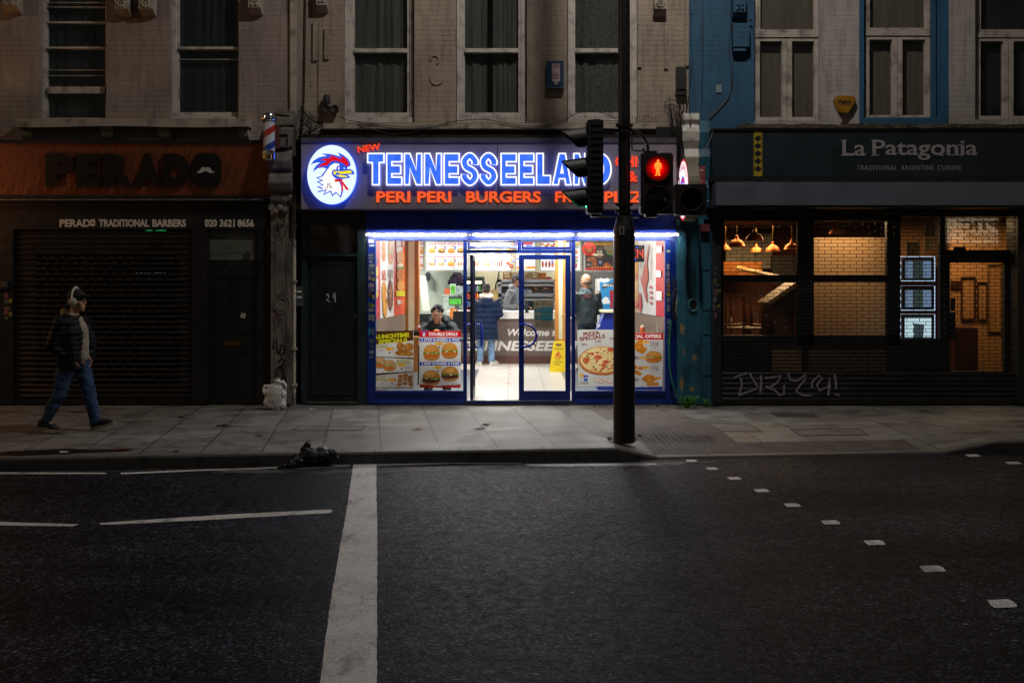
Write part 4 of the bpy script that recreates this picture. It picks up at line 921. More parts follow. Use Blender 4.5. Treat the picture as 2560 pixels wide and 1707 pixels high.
# stone pier between the two shops, with its carved console
pr = MB(); pr.pb(676, 505, 722, 1009, -.16, .2); pr.pb(668, 985, 726, 1010, -.2, .2)
pr.build('pier', m_stonedirty, bb, bevel=.006)
pd = MB(); pd.frame(687, 560, 719, 735, 2.5, -.172, -.158); pd.frame(687, 782, 719, 985, 2.5, -.172, -.158)
q = [(X(703 + 14 * cos(2 * pi * i / 20), -.165), -.165, Z(759 + 15 * sin(2 * pi * i / 20), -.165)) for i in range(21)]; pd.tube(q, .012, 6)
q = [(X(703 + 21 * cos(2 * pi * i / 20), -.165), -.165, Z(759 + 22 * sin(2 * pi * i / 20), -.165)) for i in range(21)]; pd.tube(q, .010, 6); pd.build('pier_moulding', m_stonedirty, bb)
cs = MB(); xa_, xb_ = X(676, -.2), X(733, -.2)
prof = [(0, 280), (-.12, 280), (-.14, 290), (-.20, 302), (-.20, 318), (-.16, 322), (-.30, 330), (-.30, 372), (-.24, 380), (-.32, 392), (-.36, 410), (-.33, 428), (-.27, 436), (-.33, 446), (-.35, 462), (-.30, 478), (-.20, 486), (-.24, 494), (-.22, 505), (-.15, 512), (0, 512)]
cs.prism([(xa_, y, Z(z)) for y, z in prof], (xb_ - xa_, 0, 0)); cs.build('console', m_stonedirty, bb, bevel=.008)
c2 = MB(); c2.frame(690, 333, 722, 368, 3, -.33, -.29)
q = [(X(694 + 34 * (1 - (i / 14)) * .5, -.3), -.25, Z(282 + 12 * sin(i * .6), -.3)) for i in range(15)]
c2.prism([(X(684, -.2), -.2, Z(283, -.2)), (X(690, -.2), -.2, Z(270, -.2)), (X(703, -.2), -.2, Z(265, -.2)), (X(716, -.2), -.2, Z(276, -.2)), (X(724, -.2), -.2, Z(290, -.2))], (0, .18, 0))
for cx, cy, r in ((695, 492, 8), (712, 498, 9), (700, 520, 9), (690, 530, 7), (712, 525, 8)): c2.ell((X(cx, -.2), -.2, Z(cy, -.2)), (r * .006, .04, r * .006), 10, 8)
c2.build('console_carving', m_stonedirty, bb, bevel=.003)
gr = MB(); Y_ = -.178
for path in ([(683, 872), (686, 850), (690, 845), (692, 875), (697, 885)], [(700, 872), (704, 862), (711, 864), (711, 880), (704, 888), (699, 882), (702, 868)], [(696, 905), (704, 895), (711, 902), (706, 915), (698, 917), (690, 925), (690, 945), (700, 950), (709, 940), (707, 922), (698, 917)], [(706, 925), (712, 942), (716, 962)], [(684, 960), (695, 955), (706, 962), (719, 950)]):
    gr.ribbon(path, .014, -.162)
gr.build('graffiti', m_blackmatt, bb, smooth=True)
g2 = MB(); g2.ribbon([(681, 770), (690, 758), (684, 775), (692, 790), (680, 800), (688, 812), (681, 825)], .005, -.162); g2.build('graffiti', M('faded_red', '6a2c30', .8), bb)
# downpipes beside the pier
dp = thing('downpipe', 'pale painted drainpipe on the pier edge beside door 29', 'drainpipe', (X(731, -.12), -.12, 0))
t = MB(); t.tube([(X(735, -.1), -.10, 0.0), (X(735, -.1), -.10, Z(480, -.1)), (X(726, -.1), -.08, Z(440, -.1)), (X(727, -.1), -.06, 3.3)], .03, 12); t.build('pipe', m_stone, dp, smooth=40)
t = MB(); t.tube([(X(727, -.1), -.11, 0), (X(726, -.1), -.11, Z(560, -.1))], .018, 10); t.build('conduit', m_stonedirty, dp, smooth=40)
for y in (560, 700, 870, 960): t = MB(); t.pb(729, y, 741, y + 5, -.145, -.06); t.build('bracket', m_stone, dp)
# shopfront: sloping timber sign, awning box, lettered board, shutter, door 27
def boards():
    m, nt, p = nodes('timber_boards'); g = nt.nodes.new('ShaderNodeNewGeometry'); mp = nt.nodes.new('ShaderNodeMapping'); mp.inputs['Rotation'].default_value = (0, radians(-25), 0)
    nt.links.new(g.outputs['Position'], mp.inputs[0]); s = nt.nodes.new('ShaderNodeSeparateXYZ'); nt.links.new(mp.outputs[0], s.inputs[0])
    md = nt.nodes.new('ShaderNodeMath'); md.operation = 'PINGPONG'; md.inputs[1].default_value = .065; nt.links.new(s.outputs[0], md.inputs[0])
    jo = nt.nodes.new('ShaderNodeMapRange'); jo.inputs[1].default_value = .0; jo.inputs[2].default_value = .005; nt.links.new(md.outputs[0], jo.inputs[0])
    st = noise(nt, 6, 6, mp.outputs[0], .6); mp2 = nt.nodes.new('ShaderNodeMapping'); mp2.inputs['Scale'].default_value = (8, 8, 1); nt.links.new(mp.outputs[0], mp2.inputs[0]); gr_ = noise(nt, 3, 6, mp2.outputs[0])
    c = ramp(nt, gr_.outputs['Fac'], [(.3, (.13, .034, .014)), (.55, (.23, .064, .025)), (.75, (.29, .085, .034))])
    c = mixc(nt, jo.outputs[0], (.02, .008, .004, 1), c); nt.links.new(c, p.inputs['Base Color']); p.inputs['Roughness'].default_value = .5
    bump(nt, p, jo.outputs[0], .5, .006); return m
m_boards = boards()
bs_ = thing('barber_sign', 'sloping varnished timber sign with big black PERADO letters and a white moustache', 'sign', (X(300, -.3), -.3, Z(492, -.3)))
Yt, Yb = -.36, -.14
def tl(px_, py_, off=0.0):
    t = (py_ - 358) / (488 - 358); Y_ = Yt + (Yb - Yt) * t - off; return (X(px_, Y_), Y_, Z(py_, Y_))
t = MB(); t.prism([tl(-900, 358), tl(678, 358), tl(678, 488), tl(-900, 488)], (0, .1, 0)); t.build('board', m_boards, bs_)
t = MB(); t.pb(-900, 350, 682, 358, -.38, -.02); t.build('top_rail', m_black, bs_); t = MB(); t.pb(-900, 488, 682, 499, -.18, -.05); t.build('bottom_rail', m_black, bs_); t = MB(); t.prism([(X(678, -.3), -.05, Z(352, -.2)), (X(678, -.3), -.38, Z(352, -.3)), (X(678, -.3), -.18, Z(495, -.2)), (X(678, -.3), -.05, Z(495, -.3))], (.03, 0, 0)); t.build('end_cap', m_black, bs_)
def slant(t_, x0, y0, x1, y1, mat, name, par, bold=.06, th=.03):
    v, f = textmesh(t_, bold, 1, 0, .5); ax = min(q[0] for q in v); bx = max(q[0] for q in v); ay = min(q[1] for q in v); by = max(q[1] for q in v)
    m = MB(); m.add([tl(x0 + (q[0] - ax) / (bx - ax) * (x1 - x0), y1 - (q[1] - ay) / (by - ay) * (y1 - y0), .004 + th * (q[2] + .5)) for q in v], f); return m.build(name, mat, par)
for ch, a, b in zip('PERAD', (113, 189, 257, 335, 407), (185, 252, 333, 403, 475)): slant(ch, a, 384, b, 467, m_blackmatt, 'sign_letter', bs_, .07)
o = MB(); n = 28; sq = lambda a: (math.copysign(abs(cos(a)) ** .62, cos(a)), math.copysign(abs(sin(a)) ** .62, sin(a)))
o.prism([tl(516 + 36 * sq(2 * pi * k / n)[0], 426 + 44 * sq(2 * pi * k / n)[1], .034) for k in range(n)], (0, .03, 0)); O = o.build('sign_letter', m_blackmatt, bs_)
mu = [(492, 427), (493, 432), (498, 433), (504, 432), (510, 430), (514, 427), (518, 430), (524, 432), (530, 433), (535, 432), (537, 427), (534, 430), (530, 428), (526, 421), (521, 418), (517, 418), (514, 421), (511, 418), (507, 418), (502, 421), (498, 428), (494, 430)]
m = MB(); m.add([tl(a, b, .037) for a, b in mu], [tuple(range(len(mu)))]); m.build('moustache', m_whiteclean, O, recalc=False)
aw = MB(); aw.pb(-900, 499, 672, 506, -.16, .1); aw.pb(-900, 506, 668, 520, -.10, .1); aw.build('awning_box', m_black, bb, bevel=.01)
ln = MB(); ln.pb(-900, 498, 660, 501, -.19, -.16); ln.build('awning_edge', M('worn_aluminium', '8a8580', .45, .7, var=.3, vs=5), bb)
lb = MB(); lb.pb(-900, 520, 668, 574, -.06, .1); lboard = lb.build('lettered_board', m_black, bb)
m_vin = M('letter_vinyl', 'd2c8ba', .6, var=.05)
for t_, a, b in (('PERAD', 149, 226), ('TRADITIONAL', 247, 373), ('BARBERS', 381, 465), ('020', 512, 542.5), ('3621', 549.5, 587), ('8656', 594, 635)): tx = MB(); tx.text(t_, a, 548.5, b, 567.5, -.061, .004, .035); tx.build('lettering', m_vin, lboard)
o = MB(); n = 20; o.prism([(X(231.5 + 6.5 * sq(2 * pi * k / n)[0], -.064), -.064, Z(557 + 9 * sq(2 * pi * k / n)[1], -.064)) for k in range(n)], (0, .003, 0)); O2 = o.build('lettering', MATS['letter_vinyl'], lboard)
m = MB(); m.add([(X(231.5 + (a - 514.5) * .17, -.066), -.066, Z(557 + (b - 425) * .3, -.066)) for a, b in mu], [tuple(range(len(mu)))]); m.build('moustache', m_blackmatt, O2, recalc=False)
for a, c, b, y in ((-12, 574, 33, -.08), (478, 574, 519, -.08), (641, 574, 676, -.04), (-40, 940, -12.5, -.1)): ps = MB(); ps.pb(a, c, b, 1010, y, .1); ps.build('shopfront_post', m_black, bb, bevel=.004)
# roller shutter with its punched slats
sl = MB(); pitch = 13.2; rows_ = int((1008 - 576) / pitch)
for i in range(rows_):
    y = 577 + i * pitch; Yf = -.03
    sl.add([(X(33, Yf), Yf + .0, Z(y, Yf)), (X(478, Yf), Yf, Z(y, Yf)), (X(478, Yf), Yf - .016, Z(y + 3, Yf)), (X(33, Yf), Yf - .016, Z(y + 3, Yf)), (X(33, Yf), Yf - .014, Z(y + 6, Yf)), (X(478, Yf), Yf - .014, Z(y + 6, Yf)), (X(478, Yf), Yf, Z(y + 8, Yf)), (X(33, Yf), Yf, Z(y + 8, Yf))], [(0, 1, 2, 3), (3, 2, 5, 4), (4, 5, 6, 7)])
    if 3 < i < rows_ - 3:
        x = 33.0; nx = 88 + (9 if i % 2 else 0)
        sl.pb(33, y + 8, nx, y + pitch, Yf, Yf + .003)
        while nx < 440:
            sl.pb(nx + 17, y + 8, nx + 24, y + pitch, Yf, Yf + .003); nx += 24
        sl.pb(nx, y + 8, 478, y + pitch, Yf, Yf + .003)
    else: sl.pb(33, y + 8, 478, y + pitch, Yf, Yf + .003)
m_shut = M('shutter_steel', '2a2827', .48, .5, var=.25, vs=6, bs=40, bst=.1)
sl.build('roller_shutter', m_shut, bb, recalc=False)
bt = MB(); bt.pb(33, 1000, 478, 1010, -.055, .0); bt.build('shutter_bar', m_shut, bb)
d = MB(); d.pb(520, 652, 640, 1008, .02, .08); dr = d.build('door', m_doorblk, bb); dr['label'] = 'black panelled door number 27'
mo = MB(); 
for a, b, c, e in ((535, 692, 575, 835), (590, 692, 630, 835), (535, 882, 575, 985), (590, 882, 630, 985)): mo.frame(a, b, c, e, 2.5, .008, .022)
mo.build('panel_moulding', m_doorblk, dr)
l = MB(); l.pb(562, 852, 602, 865, .008, .02); l.pb(566, 855, 598, 862, .002, .009); l.build('letterbox', m_brass, dr, bevel=.002)
l = MB(); l.text('27', 571, 653, 590, 665, .016, .004, .0); l.build('door_number', m_steel, dr); l = MB(); l.lathe((X(635), .02, Z(757)), [(.018, 0), (.018, -.02), (.008, -.03)], 12, 'y'); l.build('lock', m_brass, dr)
n_ = MB(); n_.obox((X(607), .014, Z(789)), (.036, 0, -.008), (0, .001, 0), (.008, 0, .036)); tag(n_.build('paper_note', M('paper', 'a8a08c', .8), None), 'small square paper note stuck crooked on door 27', 'note')
fl_ = MB(); fl_.pb(521, 575, 639, 650, .03, .036); fl_.build('fanlight', M('frosted_panel', '5e6258', .45, var=.2, vs=2), bb)
# the dark salon behind the punched slats, with its exit sign
rm = MB(); rm.box(X(33), X(640), 5.0, 5.1, 0, 2.9); rm.box(X(20), X(33), .1, 5, 0, 2.9); rm.box(X(640), X(655), .1, 5, 0, 2.9); rm.box(X(33), X(640), .1, 5, -.02, .0); rm.box(X(33), X(640), .1, 5, 2.9, 2.96); rm.build('salon_room', m_dark, bb)
bs2 = MB(); bs2.box(BL, X(-40), -.02, .2, 0, 2.65); bs2.build('ground_floor_front', m_stonedirty, bb)
xs_ = thing('exit_sign', 'green lit exit sign glowing through the top of the barber shutter', 'exit sign', (X(390, .25), .25, Z(583, .25)))
e = MB(); e.pb(362, 575, 417, 585, .25, .28); e.build('case', m_blackmatt, xs_); e = MB(); e.pb(364, 576.5, 381, 582.5, .245, .249); e.pb(389, 576.5, 415, 582.5, .245, .249); e.build('panel', emit('exit_green', (.0, .55, .12), 1.6), xs_)
e = MB(); e.pb(371, 578, 380, 581, .24, .244); e.pb(400, 577, 405, 582, .24, .244); e.build('symbol', emit('exit_white', (.8, 1, .9), 1.6), xs_)
rn = random.Random(4); e = MB()
for k in range(9): e.pb(332 + k * 9.4, 682, 332 + k * 9.4 + rn.uniform(2, 6), 684.5, .1, .11)
tag(e.build('indicator_panel', emit('led_cold', (.4, .55, .7), .35), None), 'faint bluish indicator lights deep behind the barber shutter', 'indicator')
# barber pole
bp = thing('barber_pole', 'chrome barber pole with red, white and blue spiral stripes above the barber door', 'barber pole', (X(673, -.45), -.45, Z(403, -.45)))
Yp = -.45; c = Vector((X(673, Yp), Yp, 0)); zz = lambda y: Z(y, Yp); u = (CD + Yp) / F
def pole_mat():
    m, nt, p = nodes('barber_stripes'); g = nt.nodes.new('ShaderNodeTexCoord'); s = nt.nodes.new('ShaderNodeSeparateXYZ'); nt.links.new(g.outputs['Object'], s.inputs[0])
    at = nt.nodes.new('ShaderNodeMath'); at.operation = 'ARCTAN2'; nt.links.new(s.outputs[1], at.inputs[0]); nt.links.new(s.outputs[0], at.inputs[1])
    a = nt.nodes.new('ShaderNodeMath'); a.operation = 'MULTIPLY'; a.inputs[1].default_value = -.05; nt.links.new(at.outputs[0], a.inputs[0])
    b = nt.nodes.new('ShaderNodeMath'); b.operation = 'ADD'; nt.links.new(a.outputs[0], b.inputs[0]); nt.links.new(s.outputs[2], b.inputs[1])
    q = nt.nodes.new('ShaderNodeMath'); q.operation = 'MULTIPLY_ADD'; q.inputs[1].default_value = 1 / .44; q.inputs[2].default_value = -.18; nt.links.new(b.outputs[0], q.inputs[0])
    f = nt.nodes.new('ShaderNodeMath'); f.operation = 'FRACT'; nt.links.new(q.outputs[0], f.inputs[0])
    c = ramp(nt, f.outputs[0], [(0, (.02, .06, .32)), (.22, (.02, .06, .32)), (.225, (.62, .62, .66)), (.5, (.62, .62, .66)), (.505, (.45, .03, .025)), (.72, (.45, .03, .025)), (.725, (.62, .62, .66))])
    c.node.color_ramp.interpolation = 'CONSTANT'; nt.links.new(c, p.inputs['Base Color']); p.inputs['Roughness'].default_value = .25; return m
WL_c = (c.x, c.y, zz(380)); t = MB(); t.lathe(WL_c, [(14.5 * u, 0), (14.5 * u, zz(303) - zz(380))], 24); t.build('striped_drum', pole_mat(), bp, smooth=40, loc=WL_c)
t = MB(); t.lathe((c.x, c.y, zz(403)), [(4 * u, 0), (15 * u, .5 * u), (18.5 * u, 4 * u), (19 * u, 14 * u), (20.5 * u, 15 * u), (20.5 * u, 18 * u), (18 * u, 19 * u), (18 * u, 25 * u), (16 * u, 26 * u)], 28); t.build('bottom_cap', m_chrome, bp, smooth=40)
t = MB(); t.lathe((c.x, c.y, zz(305)), [(16 * u, 0), (18 * u, 2 * u), (20.5 * u, 5 * u), (20.5 * u, 7.5 * u), (17 * u, 9 * u), (17 * u, 14 * u), (14 * u, 20 * u), (7 * u, 23 * u), (1 * u, 23.5 * u)], 28); t.build('top_cap', m_chrome, bp, smooth=40)
t = MB(); t.lathe((c.x, c.y, zz(380)), [(17.2 * u, 0), (17.2 * u, zz(303) - zz(380))], 28); t.build('glass_tube', m_glass, bp, smooth=40)
t = MB(); t.box(c.x + .07, c.x + .12, -.45, -.05, zz(370), zz(312)); t.build('wall_bracket', M('rust_red', '5a2a22', .6), bp)
# wires and the little junction box by the pier
t = MB(); rn = random.Random(3)
for k in range(9):
    a = Vector((X(rn.uniform(680, 745), -.2), rn.uniform(-.4, -.1), Z(rn.uniform(485, 560), -.2))); b = Vector((X(rn.uniform(680, 745), -.2), rn.uniform(-.4, -.1), Z(rn.uniform(485, 620), -.2)))
    t.tube([a.lerp(b, i / 8) + Vector((0, 0, -.12 * sin(pi * i / 8))) for i in range(9)], .005, 5)
t.tube([(X(666 + 22 * (1 - cos(pi * i / 12)), -.25), -.25, Z(560 + 32 * sin(pi * i / 12), -.25)) for i in range(13)], .004, 5)
t.tube([(X(560, -.44), -.44, Z(497, -.44)), (X(640, -.44), -.44, Z(493, -.44)), (X(690, -.44), -.43, Z(497, -.44)), (X(715, -.44), -.38, Z(516, -.44))], .004, 5)
tag(t.build('cable_bundle', m_cable, None, smooth=True), 'tangle of thin wires over the stone pier beside the barber shop', 'cables')
t = MB(); t.pb(671, 512, 684, 526, -.40, -.36); t.lathe((X(678, -.38), -.38, Z(512, -.38)), [(.012, 0), (.012, .03)], 8); tag(t.build('junction_box', M('grey_plastic', '6a6866', .5), None, bevel=.003), 'small pale junction box hanging by the end of the barber awning', 'junction box')
t = MB(); t.pb(-20, 703, 17, 722, -.12, -.08); t.pb(2, 706, 15, 718, -.135, -.12); tag(t.build('switch_box', M('dark_grey_plastic', '38363a', .5), None, bevel=.003), 'dark key switch box at the left edge of the barber shutter', 'switch')
def stickers(spots, Y_, label, group, sd):
    rn = random.Random(sd); first = True
    for x, y, w, h, c in spots:
        q = MB(); r = rn.uniform(-.12, .12); cx_, cz_ = X(x, Y_), Z(y, Y_); hw, hh = w * .0029, h * .0029
        q.obox((cx_, Y_ - .001, cz_), (hw * cos(r), 0, hw * sin(r)), (0, .0008, 0), (-hh * sin(r), 0, hh * cos(r)))
        hc = 'sticker_' + c; mm = MATS.get(hc)
        if not mm:
            mm, nt, p = nodes(hc); MATS[hc] = mm; n = noise(nt, 60, 3, objco(nt, (1, 1, 2.5))); b_ = lin(c); dk = tuple(v * .25 for v in b_[:3]) + (1,)
            nt.links.new(ramp(nt, n.outputs['Fac'], [(.42, b_), (.5, dk), (.58, b_)]), p.inputs['Base Color']); p.inputs['Roughness'].default_value = .6
        tag(q.build('sticker', mm, None), label, 'sticker', group)
stickers([(15, 739, 10, 12, '7a4448'), (16, 754, 12, 11, '525a68'), (26, 752, 9, 10, '9a8a20'), (18, 771, 14, 8, '8a5a44'), (15, 781, 9, 12, '8a5a50'), (26, 785, 9, 11, '8a8a28'), (16, 795, 9, 8, '62645a')], -.082, 'small weathered sticker on the black post left of the barber shutter', 'stickers on the barber post', 2)
# white rubbish bag by the pier
m_bag = M('thin_white_plastic', 'b8b6b2', .3, var=.12, vs=10, bs=30, bst=.5, bd=.02)
rb = thing('rubbish_bag', 'white plastic carrier bag of rubbish standing against the stone pier', 'rubbish bag', (X(690, -.5), -.5, 0)); YB = -.5
rn = random.Random(11)
def crumple(c, rx, ry, h, prof, n=30, amp=.07, sd=1):
    rn = random.Random(sd); b = MB(); ph = [rn.uniform(0, 6.28) for _ in range(6)]; vs = []; m = len(prof)
    for j, (r, z) in enumerate(prof):
        for k in range(n):
            a = 2 * pi * k / n; w = 1 + amp * (sin(3 * a + ph[0] + j * .9) + .7 * sin(7 * a + ph[1] - j * 1.3) + .6 * sin(11 * a + ph[2] + j * 2.1)) * (.3 + .7 * j / m)
            vs.append(Vector(c) + Vector((rx * r * w * cos(a), ry * r * w * sin(a), h * (z + amp * .5 * sin(5 * a + j * 1.7 + ph[3])) if 0 < j < m else h * z)))
    return b.add(vs, [(j * n + k, j * n + (k + 1) % n, (j + 1) * n + (k + 1) % n, (j + 1) * n + k) for j in range(m - 1) for k in range(n)] + [tuple(range(n - 1, -1, -1))])
b = MB(); ctr = Vector((X(690, YB), YB, 0)); b.tube([ctr + Vector((dx, 0, z)) for z, dx in ((.014, 0), (.05, .0), (.15, -.006), (.25, .004), (.33, .0), (.38, -.01))], [(.105, .09), (.14, .12), (.152, .13), (.145, .12), (.125, .10), (.08, .07)], 20)
for dx, dz, r in ((-.10, .10, .07), (.09, .07, .07), (.02, .05, .08), (.1, .22, .06), (-.09, .25, .06), (.03, .40, .05)): b.ell(ctr + Vector((dx, -.05, dz)), (r, r * .8, r), 10, 8)
b.tube([ctr + Vector((-.09, -.03, .33)), ctr + Vector((-.15, -.05, .34)), ctr + Vector((-.165, -.06, .28)), ctr + Vector((-.14, -.08, .22))], [.035, .024, .02, .014], 8)
b.tube([ctr + Vector((.04, -.02, .36)), ctr + Vector((.11, -.04, .39)), ctr + Vector((.15, -.05, .35)), ctr + Vector((.155, -.06, .30))], [.04, .028, .022, .014], 8)
remesh(b, 'bag', m_bag, rb, .010, 1, lambda c, n: .010 * mn.noise(Vector((c.x * 12, c.y * 12, c.z * 6))) + .013 * abs(mn.noise(Vector((c.x * 34 + c.z * 9, c.y * 30, c.z * 9)))))
b = MB(); b.ell(ctr + Vector((.02, -.02, .42)), (.06, .05, .045), 12, 8); b.ell(ctr + Vector((-.03, -.02, .40)), (.05, .05, .04), 12, 8); remesh(b, 'contents', M('crumpled_film', '5a6a5c', .18, var=.4, vs=18, dirt='3a2a20', bs=30, bst=.8, bd=.02), rb, .009, 1, lambda c, n: .015 * mn.noise(c * 30))
# a lamp on the neighbouring front, just beyond the picture, warms the left end of the timber sign
wl_ = thing('wall_lamp', 'small orange bulkhead lamp on the wall at the left end of the barber front', 'lamp', (-9.3, -.5, 3.0))
b = MB(); b.box(-9.36, -9.24, -.5, 0, 3.06, 3.1); b.lathe((-9.3, -.5, 2.98), [(.09, .0), (.09, .08), (.04, .12)], 14); b.build('body', m_black, wl_); b = MB(); b.ell((-9.3, -.5, 2.96), (.07, .07, .05), 12, 8); b.build('globe', emit('orange_globe', (1, .42, .1), 8), wl_, smooth=True)
lamp('lamp_light', 'POINT', (-9.3, -.85, 2.9), 60, (1, .40, .12), .08, parent=wl_)
# ------------------------------------------------------------------ the restaurant building on the right
rs = thing('restaurant_building', 'white and blue painted brick building with the dark restaurant shopfront behind a shutter grille', 'building', (8.5, 0, 0))
RL_, RR = XR + .004, 18.0
rw = [(1886, 2050, 303), (2160, 2328, 298), (2438, 2606, 300), (2716, 2884, 300)]
bands = [(1722, 1886, br_blue), (1886, 2148, br_white), (2148, 2372, br_blue), (2372, 2660, br_white), (2660, 2940, br_blue), (2940, 4400, br_white)]
for a, b, mt in bands:
    x0, x1 = max(RL_, X(a)), min(RR, X(b)); mb = MB()
    hs = [(X(p), X(q), Z(r), WH) for p, q, r in rw if p >= a - 1 and q <= b + 1]
    if a == 2148: hs = [(X(2160), X(2368), Z(298), WH)]
    if a == 1886: hs = [(X(1886) + .001, X(2050), Z(303), WH)]
    wall(mb, x0, x1, Z(330), 8.8, hs, 0.0, .2); mb.build('wall', mt, rs, recalc=False)
bk = MB(); bk.box(RL_, RR, 1.2, 8.5, 3.2, 8.75); bk.build('wall', br_white, rs)
bl = MB(); bl.pb(2328, -330, 2340, 300, .07, .2); bl.pb(2340, -330, 2368, 300, .10, .2); bl.pb(2150, 294, 2368, 304, .02, .2); bl.build('painted_reveal', br_blue, rs)
m_frm = M('window_paint_grey', 'a89e94', .5, var=.15, vs=6, dirt='6e645a')
m_roller = M('roller_blind', '665c4c', .9, var=.2, vs=3, stretch=(5, 1, .3), bs=10)
for i, (a, b, yb) in enumerate(rw):
    f = MB(); Yf = .09; ym = 88 if i != 1 else 84; yt = HY - (WH - CZ) * F / CD; mid = (a + b) / 2
    f.frame(a + 2, yt, b - 2, ym, 8, Yf, Yf + .1, 9, 9); f.frame(a + 10, yt + 9, b - 10, ym - 9, 5, Yf + .02, Yf + .08)
    f.pb(a + 2, ym, b - 2, ym + 6, Yf - .02, Yf + .1)
    for p, q in ((a + 2, mid - .5), (mid + .5, b - 2)): f.frame(p, ym + 6, q, yb, 12, Yf, Yf + .09, 10, 10)
    w = f.build('window', m_frm, rs, bevel=.004)
    g = MB(); g.pb(a + 8, yt, b - 8, yb - 4, Yf + .06, Yf + .064); g.build('pane', m_glassold, w)
    c = MB(); c.pb(a + 6, yt, b - 6, yb + 10, .235, .24); c.build('blind', m_roller if i < 2 else MATS['dark_curtain'], w)
corbel(rs, 1828, 1858, 48, br_blue, .16, 0)
lg = MB(); n = 60; rn = random.Random(6); tp_, bt_ = [], []
for i in range(n + 1):
    x = 1850 + (2900 - 1850) * i / n; tp_.append((X(x, -.34), -.34 + rn.uniform(-.015, .015), Z(310 + rn.uniform(-2, 2), -.34))); bt_.append((X(x, -.34), -.34, Z(321 + rn.uniform(-1.5, 1.5), -.34)))
for i in range(n): lg.prism([tp_[i], tp_[i + 1], bt_[i + 1], bt_[i]], (0, .34, 0))
lg.build('stone_ledge', m_moss, rs, bevel=.006)
# shop sign board
m_fasc = M('fascia_blue_black', '18222a', .42, var=.15, vs=3, bs=60, bst=.05)
rsg = thing('restaurant_sign', 'dark restaurant fascia lettered La Patagonia with a yellow patterned strip', 'sign', (X(2170, -.3), -.3, Z(443, -.3)))
b = MB(); b.pb(1781, 324, 2900, 443, -.30, .0); b.build('board', m_fasc, rsg, bevel=.005); b = MB(); b.pb(1776, 443, 2900, 455, -.34, 0); b.pb(1781, 321, 2900, 325, -.33, 0); b.build('trim', m_black, rsg)
m_let = M('sign_letter_grey', '8e888a', .5, var=.05)
def serif(t, x0, x1, y0, y1, ym, bars):
    m = MB(); m.text(t, x0, y0, x1, y1, -.301, .012, .012)
    for a, b, y in bars: m.pb(a, y, b, y + 2.6, -.3125, -.301)
    return m
base = 389.5
m = serif('La', 2106, 2163, 350, 390.5, 0, [(2103, 2117, 350), (2103, 2124, 387)]); m.build('sign_word', m_let, rsg)
m = serif('Patagonia', 2181, 2443, 350, 400.5, 0, [(2179, 2196, 350.5), (2179, 2198, 387)] + [(x, x + 13, 387) for x in (2347, 2373, 2396)] + [(x, x + 8, 362) for x in (2345, 2396)]); m.build('sign_word', m_let, rsg)
m = MB(); m.text('TRADITIONAL', 2143, 414, 2242, 426, -.301, .006, -.005, spacing=1.2); m.text('ARGENTINE', 2253, 414, 2334, 426, -.301, .006, -.005, spacing=1.2); m.text('CUISINE', 2344, 414, 2403, 426, -.301, .006, -.005, spacing=1.2); m.build('sign_strapline', m_let, rsg)
m = MB()
for a in (2107, 2419):
    for y in (417, 419.5): m.pb(a, y, a + 23, y + .7, -.302, -.301)
m.build('sign_rule', M('dull_blue', '2c3844', .5), rsg)
y_ = MB(); y_.pb(1884, 327, 1906, 441, -.304, -.301); ys = y_.build('patterned_strip', M('ochre_paint', 'a08a1c', .5, var=.15), rsg)
pt = MB(); px_ = lambda a, b: pt.pb(a - 1.9, b - 1.9, a + 1.9, b + 1.9, -.307, -.3045)
for k in range(5):
    cy = 346 + 19 * k
    for dx, dy in ((0, -6), (-3.8, -3.0), (3.8, -3.0), (-3.8, 3.4), (3.8, 3.4), (-6.5, .2), (6.5, .2), (0, 6.4), (0, -2.4), (0, 2.4), (-2.6, 0.1), (2.6, .1)): px_(1895 + dx, cy + dy)
pt.pb(1885.5, 327, 1886.3, 441, -.307, -.3045); pt.pb(1903.7, 327, 1904.5, 441, -.307, -.3045); pt.build('pattern', m_blackmatt, ys)
# canopy box (shutter housing)
m_can = M('canopy_grey', '565a66', .4, var=.08, vs=3, bs=60, bst=.05)
cb = MB(); cb.pb(1790, 455, 2900, 514, -.52, .0); cb.build('canopy_box', m_can, rs, bevel=.006)
cb = MB(); cb.pb(1783, 515, 2900, 519, -.50, .1); cb.build('canopy_soffit', m_black, rs)
# painted pilasters to the left of the shopfront
p = MB(); p.pb(1694, 560, 1753, 1010, -.10, .2); p.pb(1753, 560, 1779, 1010, -.06, .2); p.pb(1690, 548, 1760, 563, -.14, .2)
p.pb(1676, 590, 1694, 1010, .06, .2); p.build('pilaster', m_teal, rs, bevel=.006)
p = MB(); p.pb(1712, 560, 1716, 1000, -.125, -.1); p.pb(1744, 560, 1748, 1000, -.125, -.1); p.frame(1755, 672, 1777, 775, 3, -.075, -.06); p.frame(1755, 833, 1777, 938, 3, -.075, -.06)
p.tube([(X(1733 + 12 * cos(2 * pi * k / 24), -.11), -.11, Z(763 + 15 * sin(2 * pi * k / 24), -.11)) for k in range(25)], .022, 8); p.build('pilaster_moulding', m_teal, rs, bevel=.003)
hl = MB(); hl.lathe((X(1733, -.1), -.104, Z(763, -.1)), [(.06, 0), (.055, -.002)], 18, 'y'); hl.build('pilaster_roundel', m_dark, rs)
fk = MB(); rn = random.Random(2)
for cx, cy, rx, ry in ((1706, 822, 7, 18), (1737, 895, 6, 9), (1730, 972, 8, 6), (1704, 960, 5, 20), (1710, 880, 3, 10)):
    fk.prism([(X(cx + rx * rn.uniform(.6, 1.1) * cos(2 * pi * k / 12), -.105), -.1035, Z(cy + ry * rn.uniform(.6, 1.1) * sin(2 * pi * k / 12), -.105)) for k in range(12)], (0, .003, 0))
